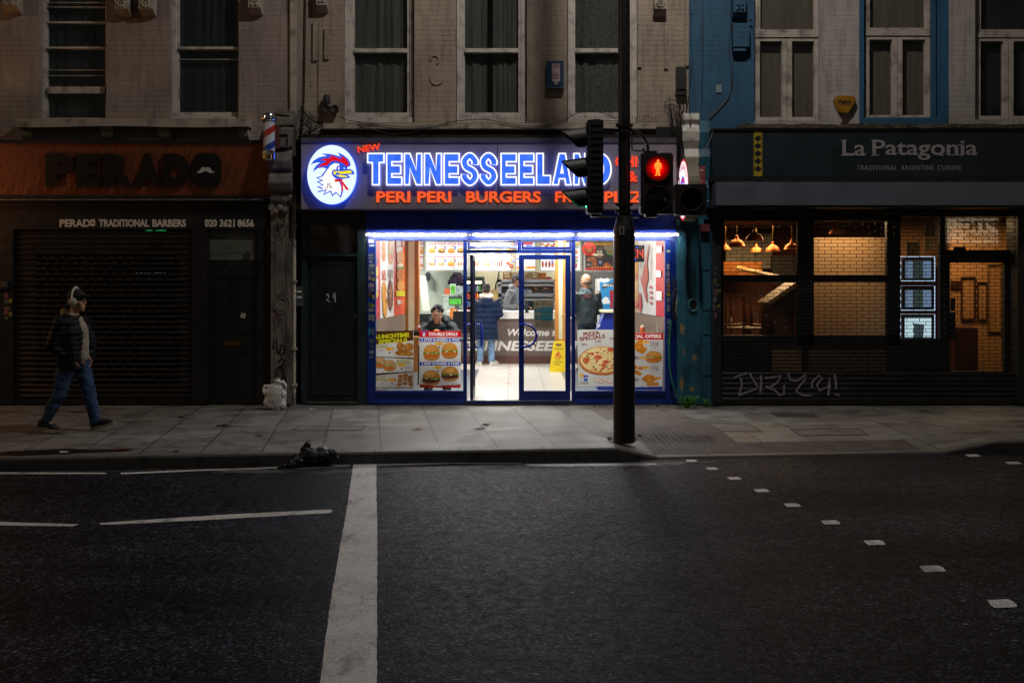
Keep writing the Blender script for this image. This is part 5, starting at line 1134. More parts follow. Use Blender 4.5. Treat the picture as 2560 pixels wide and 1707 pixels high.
fk.build('flaked_paint', M('bare_plaster', '8a7450', .85, var=.2, vs=12, bs=40, bst=.5), rs)
# console over the pilaster, half cream, half blue
c = MB(); c.prism([(X(1706, -.2), y, Z(z, -.2)) for y, z in ((0, 283), (-.20, 283), (-.22, 300), (-.18, 312), (-.24, 330), (-.22, 352), (-.16, 372), (-.2, 392), (-.17, 410), (-.1, 420), (0, 420))], (X(1748, -.2) - X(1706, -.2), 0, 0)); c.build('console', m_white, rs, bevel=.006)
c = MB(); c.prism([(X(1748.5, -.2), y, Z(z, -.2)) for y, z in ((0, 300), (-.14, 300), (-.18, 330), (-.16, 372), (-.2, 392), (-.17, 420), (-.14, 450), (-.18, 470), (-.14, 500), (-.1, 548), (0, 548))], (X(1776, -.2) - X(1748.5, -.2), 0, 0)); c.pb(1700, 420, 1748, 560, -.06, .1)
c.ell((X(1769, -.2), -.2, Z(506, -.2)), (.04, .03, .04), 10, 8); c.build('console', m_teal, rs, bevel=.006)
# shopfront frame, glass and grille
m_fr2 = M('shopfront_black', '1b1d20', .5, var=.2, vs=6)
YF = .10
f = MB(); f.pb(1783, 519, 1803, 1010, -.20, .15); f.pb(2545, 519, 2900, 1010, -.16, .15)
P_ = lambda a, b, c_, d_: f.pb(a, b, c_, d_, YF, YF + .08)
P_(1803, 519, 2545, 541); P_(1803, 541, 2251, 553)
P_(1803, 541, 1809, 940); P_(1994, 553, 2035, 862); P_(2217, 541, 2251, 940); P_(2350, 541, 2363, 940); P_(2523, 541, 2545, 940)
P_(1809, 688, 1994, 705); P_(2035, 688, 2217, 705); P_(1809, 838, 2251, 862); P_(1803, 928, 2545, 1010); P_(2005, 862, 2020, 940); P_(1809, 862, 1930, 928)
P_(2363, 625, 2523, 657); P_(2363, 657, 2375, 940); P_(2512, 657, 2523, 940); P_(2251, 846, 2350, 940)
f.pb(2375, 780, 2389, 850, YF - .03, YF); f.pb(2378, 745, 2388, 776, YF - .03, YF); f.pb(2386, 618, 2415, 630, YF - .04, YF)
f.build('shopfront_frame', m_fr2, rs)
pb_ = MB(); pb_.pb(1930, 862, 2005, 928, YF + .03, YF + .06); pb_.build('stall_panel', M('tan_panel', '6a553c', .6, var=.1), rs); pb_ = MB(); pb_.pb(2020, 862, 2217, 928, YF + .03, YF + .06); pb_.build('stall_panel', M('brown_panel', '4e3a30', .6, var=.1), rs)
for a, b, c_, d_ in ((1809, 553, 1994, 688), (2035, 553, 2217, 688), (1809, 705, 1994, 838), (2035, 705, 2217, 838), (2251, 541, 2350, 846), (2363, 541, 2523, 625), (2375, 657, 2512, 928)):
    g = MB(); g.pb(a, b, c_, d_, YF + .03, YF + .036); g.build('window_pane', m_glass, rs)
sf = MB(); rn = random.Random(21)
for x, y in [(1958, 728), (1902, 738), (1880, 745), (1850, 790), (1822, 812), (1928, 752), (1888, 786), (1918, 790), (1940, 806), (1963, 820), (1895, 792), (1860, 818), (1835, 770), (1975, 716)]:
    for k in range(4):
        a = k * pi / 4; sf.obox((X(x, YF), YF + .028, Z(y, YF)), (.022 * cos(a), 0, .022 * sin(a)), (0, .0006, 0), (-.0035 * sin(a), 0, .0035 * cos(a)))
sfo = sf.build('snowflake_decals', M('snowflake_white', '9a9490', .7), rs)
# grille: rods and links like brickwork, then solid laths with graffiti at the foot
gr_ = MB(); YG = -.06; y = 537.0; i = 0; h = .0040
while y < 930:
    z = Z(y, YG); gr_.box(X(1803, YG), X(2545, YG), YG - .004, YG + .004, z - h, z + h)
    x = 1803 + (15.8 if i % 2 else 0) + 6
    while x < 2545:
        xx = X(x, YG); gr_.box(xx - .0035, xx + .0035, YG - .005, YG + .003, Z(y + 8.9, YG) + h, z - h); x += 31.6
    y += 8.9; i += 1
gr_.build('shutter_grille', m_shut, rs, recalc=False)
sl = MB(); y = 930.0
while y < 1000:
    sl.add([(X(1803, YG), YG + q, Z(y + r, YG)) for q, r in ((0, 0), (-.014, 3), (-.016, 7), (-.004, 11), (0, 12.6))] + [(X(2545, YG), YG + q, Z(y + r, YG)) for q, r in ((0, 0), (-.014, 3), (-.016, 7), (-.004, 11), (0, 12.6))], [(k, k + 1, k + 6, k + 5) for k in range(4)]); y += 12.7
sl.build('shutter_laths', m_shut, rs, recalc=False)
bb_ = MB(); bb_.pb(1803, 1000, 2545, 1010, YG - .02, YG + .01); bb_.build('shutter_bar', m_shut, rs)
gt = MB(); YT = YG - .017
gm = lambda pts, r=.015: gt.ribbon(pts, r, YT - .001)
for pts in ([(1836, 944), (1850, 938), (1868, 932)], [(1851, 944), (1855, 962), (1848, 986)], [(1874, 932), (1884, 950), (1894, 966), (1890, 972), (1868, 980), (1846, 988)], [(1902, 938), (1903, 960), (1900, 984)], [(1912, 944), (1935, 943), (1952, 938), (1944, 955), (1925, 968), (1914, 966)], [(1914, 966), (1936, 974), (1950, 988), (1960, 984), (1960, 962)], [(1970, 934), (1976, 950), (1992, 952), (2016, 936), (2012, 950), (1996, 968), (1990, 978), (2010, 988), (2032, 988)], [(2030, 970), (2030, 955), (2048, 938), (2056, 945), (2042, 962), (2048, 976), (2070, 966), (2076, 936), (2074, 965), (2070, 988)], [(2086, 934), (2090, 958), (2090, 972)], [(2086, 984), (2098, 988)]): gm(pts)
gt.build('graffiti', M('spray_paint_grey', '7e7880', .7, var=.25, vs=14), rs, smooth=True)
stickers([(1789, 670, 10, 7, '5a3a58'), (1788, 683, 9, 8, '4a4a54'), (1787, 702, 8, 11, '56703a'), (1792, 713, 10, 6, '6a5a60'), (1789, 726, 12, 7, '7a5468'), (1799, 727, 7, 6, '8a8424'), (1789, 735, 12, 7, '705a66'), (1787, 749, 9, 15, '5e6274'), (1786, 768, 8, 13, '6a5660'), (1797, 765, 7, 6, '8a8424'), (1797, 778, 6, 7, '344434'), (1789, 788, 7, 13, '7a5464')], -.202, 'small peeling sticker on the dark post left of the restaurant grille', 'stickers on the restaurant post', 8)
# ------------------------------------------------------------------ restaurant room
m_tan = M('tan_wall', 'b8946a', .6, var=.06, vs=2, bs=20, bst=.05); m_rust = M('rust_wall', '6a3820', .7, var=.12, vs=3)
x0, x1 = X(1803, .2), X(2900, .2)
rm = MB(); rm.box(x0, x1, .2, 6.0, -.02, .02); rm.build('restaurant_floor', M('dark_floor', '3a2618', .4, var=.2), rs)
rm = MB(); rm.box(x0, x1, .15, 6.0, 2.86, 2.95); rm.build('restaurant_ceiling', M('dark_ceiling', '2a1c14', .8), rs)
rm = MB(); rm.box(x0, x1, 5.9, 6.0, 0, 2.9); rm.build('restaurant_back_wall', m_rust, rs)
rm = MB(); rm.box(x0 - .05, x0, .2, 6, 0, 2.9); rm.build('restaurant_side_wall', MATS['dark_ceiling'], rs)
pt = MB(); pt.pb(2025, 594, 2236, 850, .95, 1.0); pt.pb(2025, 850, 2236, 1005, .95, 1.0); pt.build('partition', m_tan, rs)
pt = MB(); pt.pb(2375, 530, 2640, 1010, 1.9, 2.0); pt.pb(2240, 530, 2375, 668, 2.6, 2.66); pt.build('partition', M('orange_wall', 'a87a48', .6, var=.1, vs=2), rs)
wp = MB(); wp.pb(1815, 600, 1885, 690, 5.0, 5.08); wp.build('pale_screen', M('pale_screen', '8a8470', .6), rs); wp = MB(); wp.pb(1880, 585, 1930, 672, 5.4, 5.46); wp.build('pale_screen', M('white_screen', 'a8a49a', .6), rs)
dk = MB(); dk.pb(1930, 640, 2004, 710, 4.6, 4.7); dk.build('chalkboard', M('chalkboard', '1e1c1a', .7), rs)
tb = MB(); tb.prism([(X(1845, 3.5), 3.5, Z(664, 3.5)), (X(1960, 1.6), 1.6, Z(690, 1.6)), (X(1940, 1.6), 1.6, Z(691, 1.6)), (X(1838, 3.5), 3.5, Z(669, 3.5))], (0, 0, -.05)); tb.build('counter_edge', M('pale_wood', 'c09a60', .4, var=.1), rs)
bc = MB(); bc.pb(1805, 655, 1905, 705, 3.6, 4.2); bc.build('bar_front', M('orange_wood', '9a5a24', .4, var=.2, stretch=(.5, 1, 5)), rs)
ct = thing('restaurant_counter', 'dark wooden counter with a sloping pale top behind the grille', 'counter', (X(1950, .9), .9, 0.02))
b = MB(); b.prism([(X(1915, .6), .6, .02), (X(1986, .6), .6, .02), (X(1988, .6), .6, Z(712, .6)), (X(1940, .6), .6, Z(750, .6)), (X(1925, .6), .6, Z(790, .6))], (0, .5, 0)); b.build('body', M('dark_wood', '3c1c0e', .4, var=.25, stretch=(4, 4, .6)), ct)
b = MB(); b.prism([(X(1990, .57), .57, Z(706, .57)), (X(1998, .57), .57, Z(712, .57)), (X(1926, .57), .57, Z(762, .57)), (X(1918, .57), .57, Z(756, .57))], (0, .62, 0)); b.build('top', MATS['pale_wood'], ct)
ap = MB(); ap.prism([(X(1922, .4), .4, Z(768, .4)), (X(1962, .4), .4, Z(766, .4)), (X(1982, .4), .4, Z(838, .4)), (X(1940, .4), .4, Z(838, .4))], (0, .05, 0)); tag(ap.build('leaning_board', M('brown_leather', '5e3a20', .45, var=.2), None), 'brown board leaning against the dark counter behind the restaurant glass', 'board')
m_chair = M('dark_chair_wood', '8a4a1c', .35, var=.25, stretch=(4, 4, .6))
def bistro_chair(px_, Y_, lab, rz):       # closed for the night: chairs stand upside down on the high table
    t = thing('dining_chair', lab, 'chair', (X(px_, Y_), Y_, 1.10), 'upturned chairs behind the restaurant window'); o = WL[t]; R = Matrix.Rotation(rz, 4, 'Z') @ Matrix.Translation((0, 0, .47)) @ Matrix.Rotation(pi, 4, 'X'); T = Matrix.Translation(o)
    s = MB(); s.lathe((0, 0, .44), [(.2, 0), (.21, .015), (.2, .03)], 16); s.xf(T @ R); s.build('seat', m_chair, t, smooth=40)
    s = MB(); s.tube([(-.19, .18, .45), (-.2, .24, .9), (0, .27, .98), (.2, .24, .9), (.19, .18, .45)], .016, 7); s.tube([(-.17, .22, .7), (.17, .22, .7)], .014, 6); s.tube([(-.18, .23, .8), (.18, .23, .8)], .014, 6); s.xf(T @ R); s.build('backrest', m_chair, t, smooth=True)
    for a, b in ((-1, -1), (1, -1), (1, 1), (-1, 1)):
        s = MB(); s.tube([(a * .17, b * .17, .44), (a * .2, b * .2, 0)], [.019, .014], 6); s.xf(T @ R); s.build('leg', m_chair, t, smooth=True)
bistro_chair(1822, 1.5, 'upturned wooden chair nearest the left edge of the restaurant window', .4); bistro_chair(1868, 1.8, 'upturned wooden chair in the middle of the left restaurant window', -.8); bistro_chair(1905, 1.35, 'upturned wooden chair next to the sloping counter top', 2.2)
t = thing('dining_table', 'high round dining table with upturned chairs behind the restaurant window', 'table', (X(1866, 1.6), 1.6, .02)); o = WL[t]
s = MB(); s.lathe(o, [(.52, 1.04), (.55, 1.06), (.52, 1.08)], 24); s.build('tabletop', MATS['pale_wood'], t, smooth=40); s = MB(); s.lathe(o, [(.25, 0), (.06, .04), (.045, .5), (.06, 1.04)], 12); s.build('pedestal', m_chair, t, smooth=40)
for dx, dy, h_, lab in ((-.18, -.1, .16, 'wine glass standing at the near left of the dining table'), (.15, .05, .2, 'tall glass at the right of the dining table'), (.02, -.2, .26, 'dark bottle in the middle of the dining table')):
    s = MB(); s.lathe((o.x + dx * 1.6, o.y + dy, 1.102), [(.03, 0), (.035, .01), (.035, h_ * .6), (.014, h_ * .8), (.014, h_)], 10); tag(s.build('bottle' if 'bottle' in lab else 'glass', M('brown_glass', '6a3a14', .1, var=.1, bst=0) if 'bottle' in lab else M('table_glass', 'c8b89a', .1, bst=0), None, smooth=True), lab, 'bottle' if 'bottle' in lab else 'glass')
m_bulb = emit('warm_bulb', (1, .62, .28), 16)
def pendant(px_, py_, w, Y_, lab, lit=6.0):
    z = Z(py_, Y_); s_ = w * (CD + Y_) / F / 2; t = thing('pendant_lamp', lab, 'lamp', (X(px_, Y_), Y_, z), 'copper pendant lamps in the restaurant'); o = WL[t]
    m = MB(); m.lathe(o, [(s_, 0), (s_ * .97, s_ * .12), (s_ * .85, s_ * .42), (s_ * .6, s_ * .70), (s_ * .3, s_ * .85), (s_ * .18, s_ * .95), (s_ * .16, s_ * 1.3), (s_ * .05, s_ * 1.35), (s_ * .04, s_ * 1.3), (s_ * .26, s_ * .82), (s_ * .8, s_ * .42), (s_ * .95, s_ * .0)], 22); m.build('shade', m_copper, t, smooth=50)
    m = MB(); m.tube([o + Vector((0, 0, s_ * 1.3)), Vector((o.x, o.y, 2.88))], .005, 6); m.build('cord', m_brass, t)
    m = MB(); m.ell(o + Vector((0, 0, s_ * .48)), s_ * .2, 12, 8); m.build('bulb', m_bulb, t, smooth=True)
    lamp('pendant_light', 'POINT', o + Vector((0, 0, s_ * .18)), lit, (1, .56, .24), .05, parent=t)
pendant(1842, 616, 41, 2.6, 'copper pendant lamp hanging second from the left of the restaurant window'); pendant(1886, 602, 45, 1.9, 'copper pendant lamp hanging highest and largest in the left window'); pendant(1891, 630, 31, 3.6, 'dim copper pendant lamp hanging low behind the largest one', 1.0)
pendant(1932, 629, 37, 2.8, 'copper pendant lamp hanging in front of the chalkboard'); pendant(1979, 624, 38, 2.4, 'copper pendant lamp next to the window mullion'); pendant(1814, 625, 27, 3.0, 'copper pendant lamp cut off by the left window edge'); pendant(2093, 584, 40, 2.3, 'copper pendant lamp hanging over the tan partition')
lamp('room_light', 'AREA', (X(2126, .5), .55, 2.75), 15, (1, .66, .36), .9, .2, parent=rs); lamp('room_light', 'AREA', (X(2440, 1.0), 1.0, 2.8), 30, (1, .62, .30), .8, .6, parent=rs); lamp('room_light', 'AREA', (X(1900, 3.2), 3.2, 2.8), 70, (1, .62, .30), 1.4, 1.2, parent=rs)
for i, (y0, y1, lab) in enumerate(((641, 703, 'uppermost of three lit display frames in the restaurant side window'), (714, 776, 'middle one of three lit display frames in the restaurant side window'), (785, 850, 'lowest and brightest of three lit display frames, with a dark card in it'))):
    t = thing('menu_display', lab, 'display', (X(2295, .16), .16, Z(y1, .16)), 'lit menu frames in the side window'); Yd = .17
    m = MB(); m.frame(2257, y0 + 4, 2334, y1 - 2, 5, Yd, Yd + .03); m.build('frame', m_black, t)
    m = MB(); m.frame(2251, y0, 2338, y1, 1.6, Yd + .01, Yd + .02); m.build('light_edge', emit('cold_edge', (.55, .75, 1), 1.0), t)
    d = Decal(onY(Yd + .012)); d.rect(2261, y0 + 8, 2330, y1 - 6, ('5c6a72', '566470', 'd4f0fa')[i])
    if i < 2: d.rect(2264, y0 + 12, 2282, y1 - 8, '9ab0d8'); d.rect(2308, y0 + 12, 2328, y1 - 9, '9ab6e0'); d.rect(2282, y0 + 9, 2308, y1 - 6, '4c5a58')
    else: d.poly([(2284, 808), (2311, 811), (2308, 844), (2284, 844)], '3c4a50')
    d.sheet('screen', printmat('cold_screen_bright' if i == 2 else 'cold_screen', .85 if i == 2 else .42), t)
# things seen in the door glass
m = MB(); m.frame(2404, 692, 2440, 800, 3, 1.86, 1.9); m.frame(2445, 705, 2470, 800, 2, 1.86, 1.9); m.pb(2380, 702, 2404, 720, 1.85, 1.9); m.build('door_frame', MATS['dark_wood'], rs)
m = MB(); m.pb(2388, 820, 2446, 1000, 1.3, 1.8); tag(m.build('waiting_desk', MATS['dark_wood'], None, bevel=.01), 'dark wooden desk standing inside the restaurant door', 'desk')
m = MB(); m.frame(2470, 660, 2506, 830, 3, 1.86, 1.9); m.build('door_frame', M('ochre_door', '7a5a1c', .5), rs)
for (a, b, c_, d_, col, lab) in ((2313, 547, 2337, 590, '3a2414', 'dark framed picture high in the narrow restaurant window'), (2312, 595, 2334, 628, 'a08c54', 'pale framed picture under the dark one in the narrow window'), (2268, 606, 2298, 640, '6e5a38', 'hammered metal plaque above the uppermost lit frame')):
    m = MB(); m.pb(a, b, c_, d_, .9, .93); m.frame(a - 1, b - 1, c_ + 1, d_ + 1, 2, .88, .9); tag(m.build('framed_picture', M('picture_' + col, col, .4, var=.3, vs=20), None), lab, 'picture')
# odds and ends on this building
t = thing('alarm_box', 'yellow heart shaped alarm box lettered Vaico on the white brick between two windows', 'alarm box', (X(2110), -.08, Z(293)))
hp = [(2081, 252), (2086, 243), (2094, 242), (2126, 242), (2134, 245), (2135, 255), (2124, 276), (2112, 290), (2106, 292), (2098, 287), (2087, 270)]
m = MB(); m.prism([(X(a), -.09, Z(b)) for a, b in hp], (0, .09, 0)); m.build('case', M('alarm_yellow', '96690f', .4, var=.1), t, bevel=.012)
m = MB(); m.text('Vaico', 2092, 249, 2129, 260, -.0905, .002, .04); m.text('INTERNATIONAL', 2093, 261.5, 2127, 264, -.0905, .002, .02); m.build('lettering', m_blackmatt, t); m = MB(); m.pb(2097, 282, 2116, 289, -.093, -.0905); m.build('strobe', m_blackmatt, t)
t = thing('utility_box', 'blue painted utility box fixed to the blue brick wall under the corbel', 'box', (X(1853), -.1, Z(121)))
m = MB(); m.pb(1833, 58, 1874, 118, -.14, 0); m.build('body', br_blue, t, bevel=.005); m = MB(); m.pb(1834, 118, 1866, 128, -.12, 0); m.build('base', br_blue, t); m = MB(); m.tube([(X(1830), -.02, Z(52)), (X(1874), -.08, Z(54)), (X(1877), -.08, Z(60))], .01, 6); m.build('bracket', m_cable, t)
t = MB(); t.pb(1791, 212, 1804, 232, -.02, 0); tag(t.build('cable_clip_box', M('pale_plastic', '8a9a9c', .5), None, bevel=.003), 'small pale cable box on the blue brick', 'box')
t = MB(); t.pb(1752, 560, 1775, 580, -.16, -.06); tag(t.build('alarm_bell', M('dull_red', '6e2c3e', .5), None, bevel=.01), 'dull red alarm bell box on the blue pilaster', 'alarm bell')
t = thing('wall_sign', 'small dull red plaque with white lettering on the blue pilaster behind the round sign', 'sign', (X(1751, -.24), -.24, Z(464, -.24)))
m = MB(); m.pb(1740, 415, 1763, 464, -.25, -.23); m.build('board', M('plaque_red', '8c3c3c', .5), t); m = MB(); m.text('RA', 1751, 423, 1759, 428, -.251, .002, .03); m.pb(1752, 436, 1757, 437, -.252, -.25); m.pb(1752, 452, 1756, 454, -.252, -.25); m.build('lettering', m_whiteclean, t)

# the lit optician's sign across the street, behind the camera: the restaurant panes mirror it
oy = -20.0; ob_ = thing('optician_building', 'plain dark terrace across the street carrying the lit optician sign', 'building', (14, oy - 3, 0))
b = MB(); b.box(9, 24, oy - 6, oy - .3, -.1, 8); b.build('wall', br_white, ob_)
og = thing('optician_sign', 'lit white sign lettered OPTIC DESIGNER across the street, mirrored in the restaurant panes', 'sign', (16.5, oy, 3.2))
b = MB(); b.box(15.4, 17.9, oy - .25, oy, 3.15, 4.0); b.build('panel', emit('sign_white_lit', (1, .78, .48), 4.5), og)
b = MB(); b.text('OPTIC', 15.75, 3.92, 17.65, 3.56, oy + .03, .02, .04, shear=.15, px=False, mirror=True); b.text('DESIGNER', 15.9, 3.45, 17.2, 3.26, oy + .03, .02, .03, px=False, mirror=True); b.build('lettering', m_blackmatt, og)
# ------------------------------------------------------------------ traffic signals on the lamp post
K = (CD + PY) / F                                   # metres per photograph pixel at the post
def sx(p): return X(p, PY)
def sz(p): return Z(p, PY)
tl_ = thing('traffic_light', 'black three aspect traffic light seen from the side, hooded lamps pointing left', 'traffic light', (sx(1486), PY, sz(536)))
b = MB(); b.box(sx(1466), sx(1506), PY - .14, PY + .14, sz(535), sz(304)); 
b.build('housing', m_blackmatt, tl_, bevel=.01)
rb_ = MB()
for k in range(14): rb_.box(sx(1474), sx(1504), PY - .146, PY + .146, sz(316 + 16 * k) - .004, sz(316 + 16 * k) + .004)
rb_.build('ribs', m_blackmatt, tl_)
b = MB(); b.box(sx(1480), sx(1500), PY - .05, PY + .05, sz(304), sz(300)); b.tube([(sx(1495), PY, sz(325)), (sx(1548), PY, sz(327))], .022, 8); b.tube([(sx(1484), PY - .04, sz(301)), (sx(1545), PY - .04, sz(303)), (sx(1545), PY - .04, sz(322))], .008, 6); b.box(sx(1477), sx(1498), PY - .05, PY + .05, sz(543), sz(536)); b.tube([(sx(1495), PY, sz(541)), (sx(1546), PY, sz(545))], .012, 8)
for a in (1503, 1512): b.ell((sx(a), PY - .05, sz(546)), (.014, .014, .014), 8, 6)
b.build('mounting_arm', m_black, tl_, smooth=40)
for i, cy in enumerate((346, 421, 496)):
    zc = sz(cy) ; r = .125; xf_ = sx(1466); n = 22; vs = []
    for k in range(n + 1):
        a = radians(-48) + radians(276) * k / n; t = max(0.0, sin(a)); L = .085 + .20 * (max(0, sin(a) + .8) / 1.8)
        for rr in (r, r - .006):
            vs += [(xf_, PY + rr * cos(a), zc + rr * sin(a)), (xf_ - L, PY + rr * .93 * cos(a), zc + rr * .93 * sin(a) - .03 * (L / .285))]
    h = MB(); fs = []
    for k in range(n):
        o = 4 * k; q = o + 4; fs += [(o, o + 1, q + 1, q), (o + 2, q + 2, q + 3, o + 3), (o + 1, o + 3, q + 3, q + 1)]
    h.add(vs, fs); hd = h.build('visor', m_blackmatt, tl_, smooth=40)
    l = MB(); l.lathe((xf_, PY, zc), [(.105, -.002), (.09, -.008), (.05, -.012), (.005, -.014)], 20, 'x'); l.build('lens', (M('red_lens', '2a0808', .2), M('amber_lens', '2a1a06', .2), emit('green_lens', (.0, 1.0, .35), 8))[i], tl_, smooth=True)
ps_ = thing('pedestrian_signal', 'black pedestrian signal showing a glowing red standing man', 'traffic light', (sx(1640), PY, sz(536)))
b = MB(); b.box(sx(1599), sx(1680), PY - .10, PY + .10, sz(536), sz(386)); b.build('housing', m_blackmatt, ps_, bevel=.012)
b = MB(); b.box(sx(1608), sx(1641), PY - .06, PY + .06, sz(386), sz(379)); b.box(sx(1605), sx(1612), PY - .02, PY + .02, sz(379), sz(372)); b.box(sx(1612), sx(1640), PY - .06, PY + .06, sz(544), sz(536))
for k in range(5): b.box(sx(1652 + k * 5), sx(1654.5 + k * 5), PY - .08, PY - .05, sz(386), sz(383))
b.tube([(sx(1572 + 49 * sin(pi / 2 * i / 10)), PY + .03, sz(378 - 55 * cos(pi / 2 * i / 10))) for i in range(11)], .017, 9); b.tube([(sx(1579), PY - .02, sz(318)), (sx(1579.5), PY - .02, sz(374)), (sx(1583), PY - .02, sz(378)), (sx(1608), PY - .02, sz(378.5))], .007, 6); b.tube([(sx(1575), PY, sz(545)), (sx(1615), PY, sz(545))], .009, 6)
for a in (1611, 1619): b.ell((sx(a), PY - .05, sz(547)), (.014, .014, .014), 8, 6)
b.build('mounting_arm', m_black, ps_, smooth=40)
for cy, lit in ((424, 1), (499, 0)):
    b = MB(); c = (sx(1641), PY - .10, sz(cy)); R_ = 33 * K
    b.lathe(c, [(R_, 0), (R_, -.02), (R_ * .92, -.02), (R_ * .90, .0)], 30, 'y'); w = b.build('lens_ring', m_blackmatt, ps_, smooth=40)
    b = MB(); b.lathe(c, [(R_ * .9, -.001), (R_ * .88, -.004), (.004, -.008)], 26, 'y'); b.build('lens', emit('red_glow_lens', (1, .0, .0), .025) if lit else M('dark_lens', '0c0f0e', .2, bst=0), w, smooth=True)
    if lit:
        f = lambda u, v: (1240 + u / 4.127, 280 + v / 4.127); yy = PY - .112
        man = [(1640, 532), (1676, 532), (1690, 548), (1695, 575), (1688, 602), (1678, 604), (1682, 580), (1676, 560), (1672, 590), (1676, 655), (1682, 668), (1658, 668), (1657, 610), (1650, 655), (1646, 666), (1622, 668), (1636, 655), (1640, 590), (1636, 560), (1632, 580), (1637, 602), (1627, 600), (1619, 575), (1626, 545)]
        m = MB(); m.prism([(sx(f(*p)[0]), yy, sz(f(*p)[1])) for p in man], (0, .003, 0)); m.lathe((sx(f(1658, 517)[0]), yy, sz(f(1658, 517)[1])), [(13 / 4.127 * K, 0), (13 / 4.127 * K, .003)], 14, 'y'); m.build('red_man', emit('signal_red', (1, .125, .012), 3.0), w)
        lamp('signal_glow', 'POINT', (sx(1641), PY - .16, sz(cy)), 1.0, (1, .02, .01), .05, parent=ps_)
sb = thing('signal_box', 'square black signal head seen from behind beside the pedestrian signal', 'traffic light', (sx(1722), PY, sz(539)))
b = MB(); b.box(sx(1684), sx(1762), PY - .12, PY + .08, sz(539), sz(463)); b.build('housing', m_blackmatt, sb, bevel=.008)
b = MB(); b.lathe((sx(1724), PY - .12, sz(500)), [(30 * K, 0), (30 * K, -.012), (28 * K, -.012), (27 * K, .0), (.004, .001)], 30, 'y'); b.build('round_cover', M('dark_rubber', '1a1614', .6), sb, smooth=40); b = MB(); b.box(sx(1660), sx(1690), PY - .03, PY + .03, sz(536), sz(528)); b.build('mounting_arm', m_black, sb)
for y in (318, 334, 516, 532):
    b = MB(); b.lathe((PX, PY, sz(y)), [(.088, 0), (.088, .03), (.07, .03)], 24)
    for a in (0, pi): b.box(PX + .085 * cos(a) - .012, PX + .085 * cos(a) + .012, PY - .02, PY + .02, sz(y), sz(y) + .035)
    b.build('clamp', m_black, lamp_post, smooth=40)
# round projecting sign
pj = thing('projecting_sign', 'round illuminated sign with a rooster, sticking out over the pavement beside the pilaster', 'sign', (2.53, -.45, 2.7))
cz_ = 3.14; r0 = .455; n = 36; el = lambda s, k: (s, -.45 - r0 * cos(2 * pi * k / n), cz_ + r0 * sin(2 * pi * k / n))
b = MB(); b.prism([el(2.455, k) for k in range(n)], (.16, 0, 0)); b.build('drum', M('sign_drum', '6e6656', .5, var=.15), pj, bevel=.006)
dmap = lambda u, v, l: (2.4545 - .003 - l, -.45 - r0 * .97 * u, cz_ - r0 * .97 * v)
d = Decal(dmap); d.ellipse(0, 0, 1, 1, 'b02838', 36); d.ellipse(0, 0, .93, .93, 'f2f4fa', 36)
tt = 'NEW TENNESSEELAND'
for i, ch in enumerate(tt):
    if ch != ' ':
        a = radians(-62 + 124 * i / (len(tt) - 1)); d.write(ch, .75 * sin(a) - .05, -.75 * cos(a) - .08, .75 * sin(a) + .05, -.75 * cos(a) + .08, 'a02434', .02, rot=a)
rooster(d, lambda u, v: ((u - 1210) / 620, (v - 900) / 560), False); d.sheet('face', printmat('lit_print_sign', 1.15), pj)
b = MB(); b.box(2.5, 2.54, 0, -.05, cz_ - .1, cz_ + .1); b.build('bracket', m_black, pj)
# cables and hose round the party wall
m_hose = M('green_hose', '1d6a5c', .4, var=.1, bst=0)
t = MB(); t.tube([(X(a, -.05), -.05, Z(b_, -.05)) for a, b_ in ((1678, 800), (1675, 840), (1673, 880), (1674, 915), (1679, 950), (1689, 978), (1700, 995))], .016, 9); tag(t.build('hose', m_hose, None, smooth=True), 'green hose curving down to the pavement beside the blue shopfront post', 'hose')
t = MB(); t.tube([(X(a, -.07), -.07, Z(b_, -.07)) for a, b_ in ((1690, 540), (1695, 585), (1699, 640), (1700, 690), (1696, 730), (1691, 760), (1690, 785))], .011, 7); t.tube([(X(a, -.05), -.05, Z(b_, -.05)) for a, b_ in ((1702, 590), (1704, 700), (1703, 800), (1700, 900), (1699, 985))], .02, 7); tag(t.build('pale_cable', m_cablepale, None, smooth=True), 'pale cables running down the wall between takeaway and restaurant', 'cables')
t = MB(); rn = random.Random(8)
for k in range(11):
    p = [(X(rn.uniform(1676, 1712), -.08), rn.uniform(-.1, -.02), Z(y + rn.uniform(-10, 10), -.08)) for y in (700, 750, 800, 850)]; t.tube([Vector(p[0]).lerp(Vector(p[1]), i / 4) for i in range(4)] + [Vector(p[1]).lerp(Vector(p[2]), i / 4) for i in range(5)], .005, 5)
tag(t.build('cable_bundle', m_cable, None, smooth=True), 'knot of black wires above the green hose', 'cables')
t = MB()
for k in range(38):
    a = Vector((X(rn.uniform(1672, 1722), -.1), rn.uniform(-.3, -.02), Z(rn.uniform(215, 350), -.1))); b_ = Vector((X(rn.uniform(1676, 1715), -.1), rn.uniform(-.3, -.02), Z(rn.uniform(285, 560) if k % 3 else rn.uniform(560, 600), -.1))); m_ = a.lerp(b_, .5) + Vector((rn.uniform(-.15, .12), 0, rn.uniform(-.15, .1)))
    t.tube([a.lerp(m_, i / 5).lerp(m_.lerp(b_, i / 5), i / 5) for i in range(6)], rn.uniform(.003, .008), 5)
t.tube([(X(1676 + 16 * cos(.4 + 5.6 * i / 14)), -.05, Z(263 + 13 * sin(.4 + 5.6 * i / 14))) for i in range(15)], .005, 5)
tag(t.build('cable_bundle', m_cable, None, smooth=True), 'thick tangle of black cables spilling down the corner by the cream console', 'cables')
t = MB()
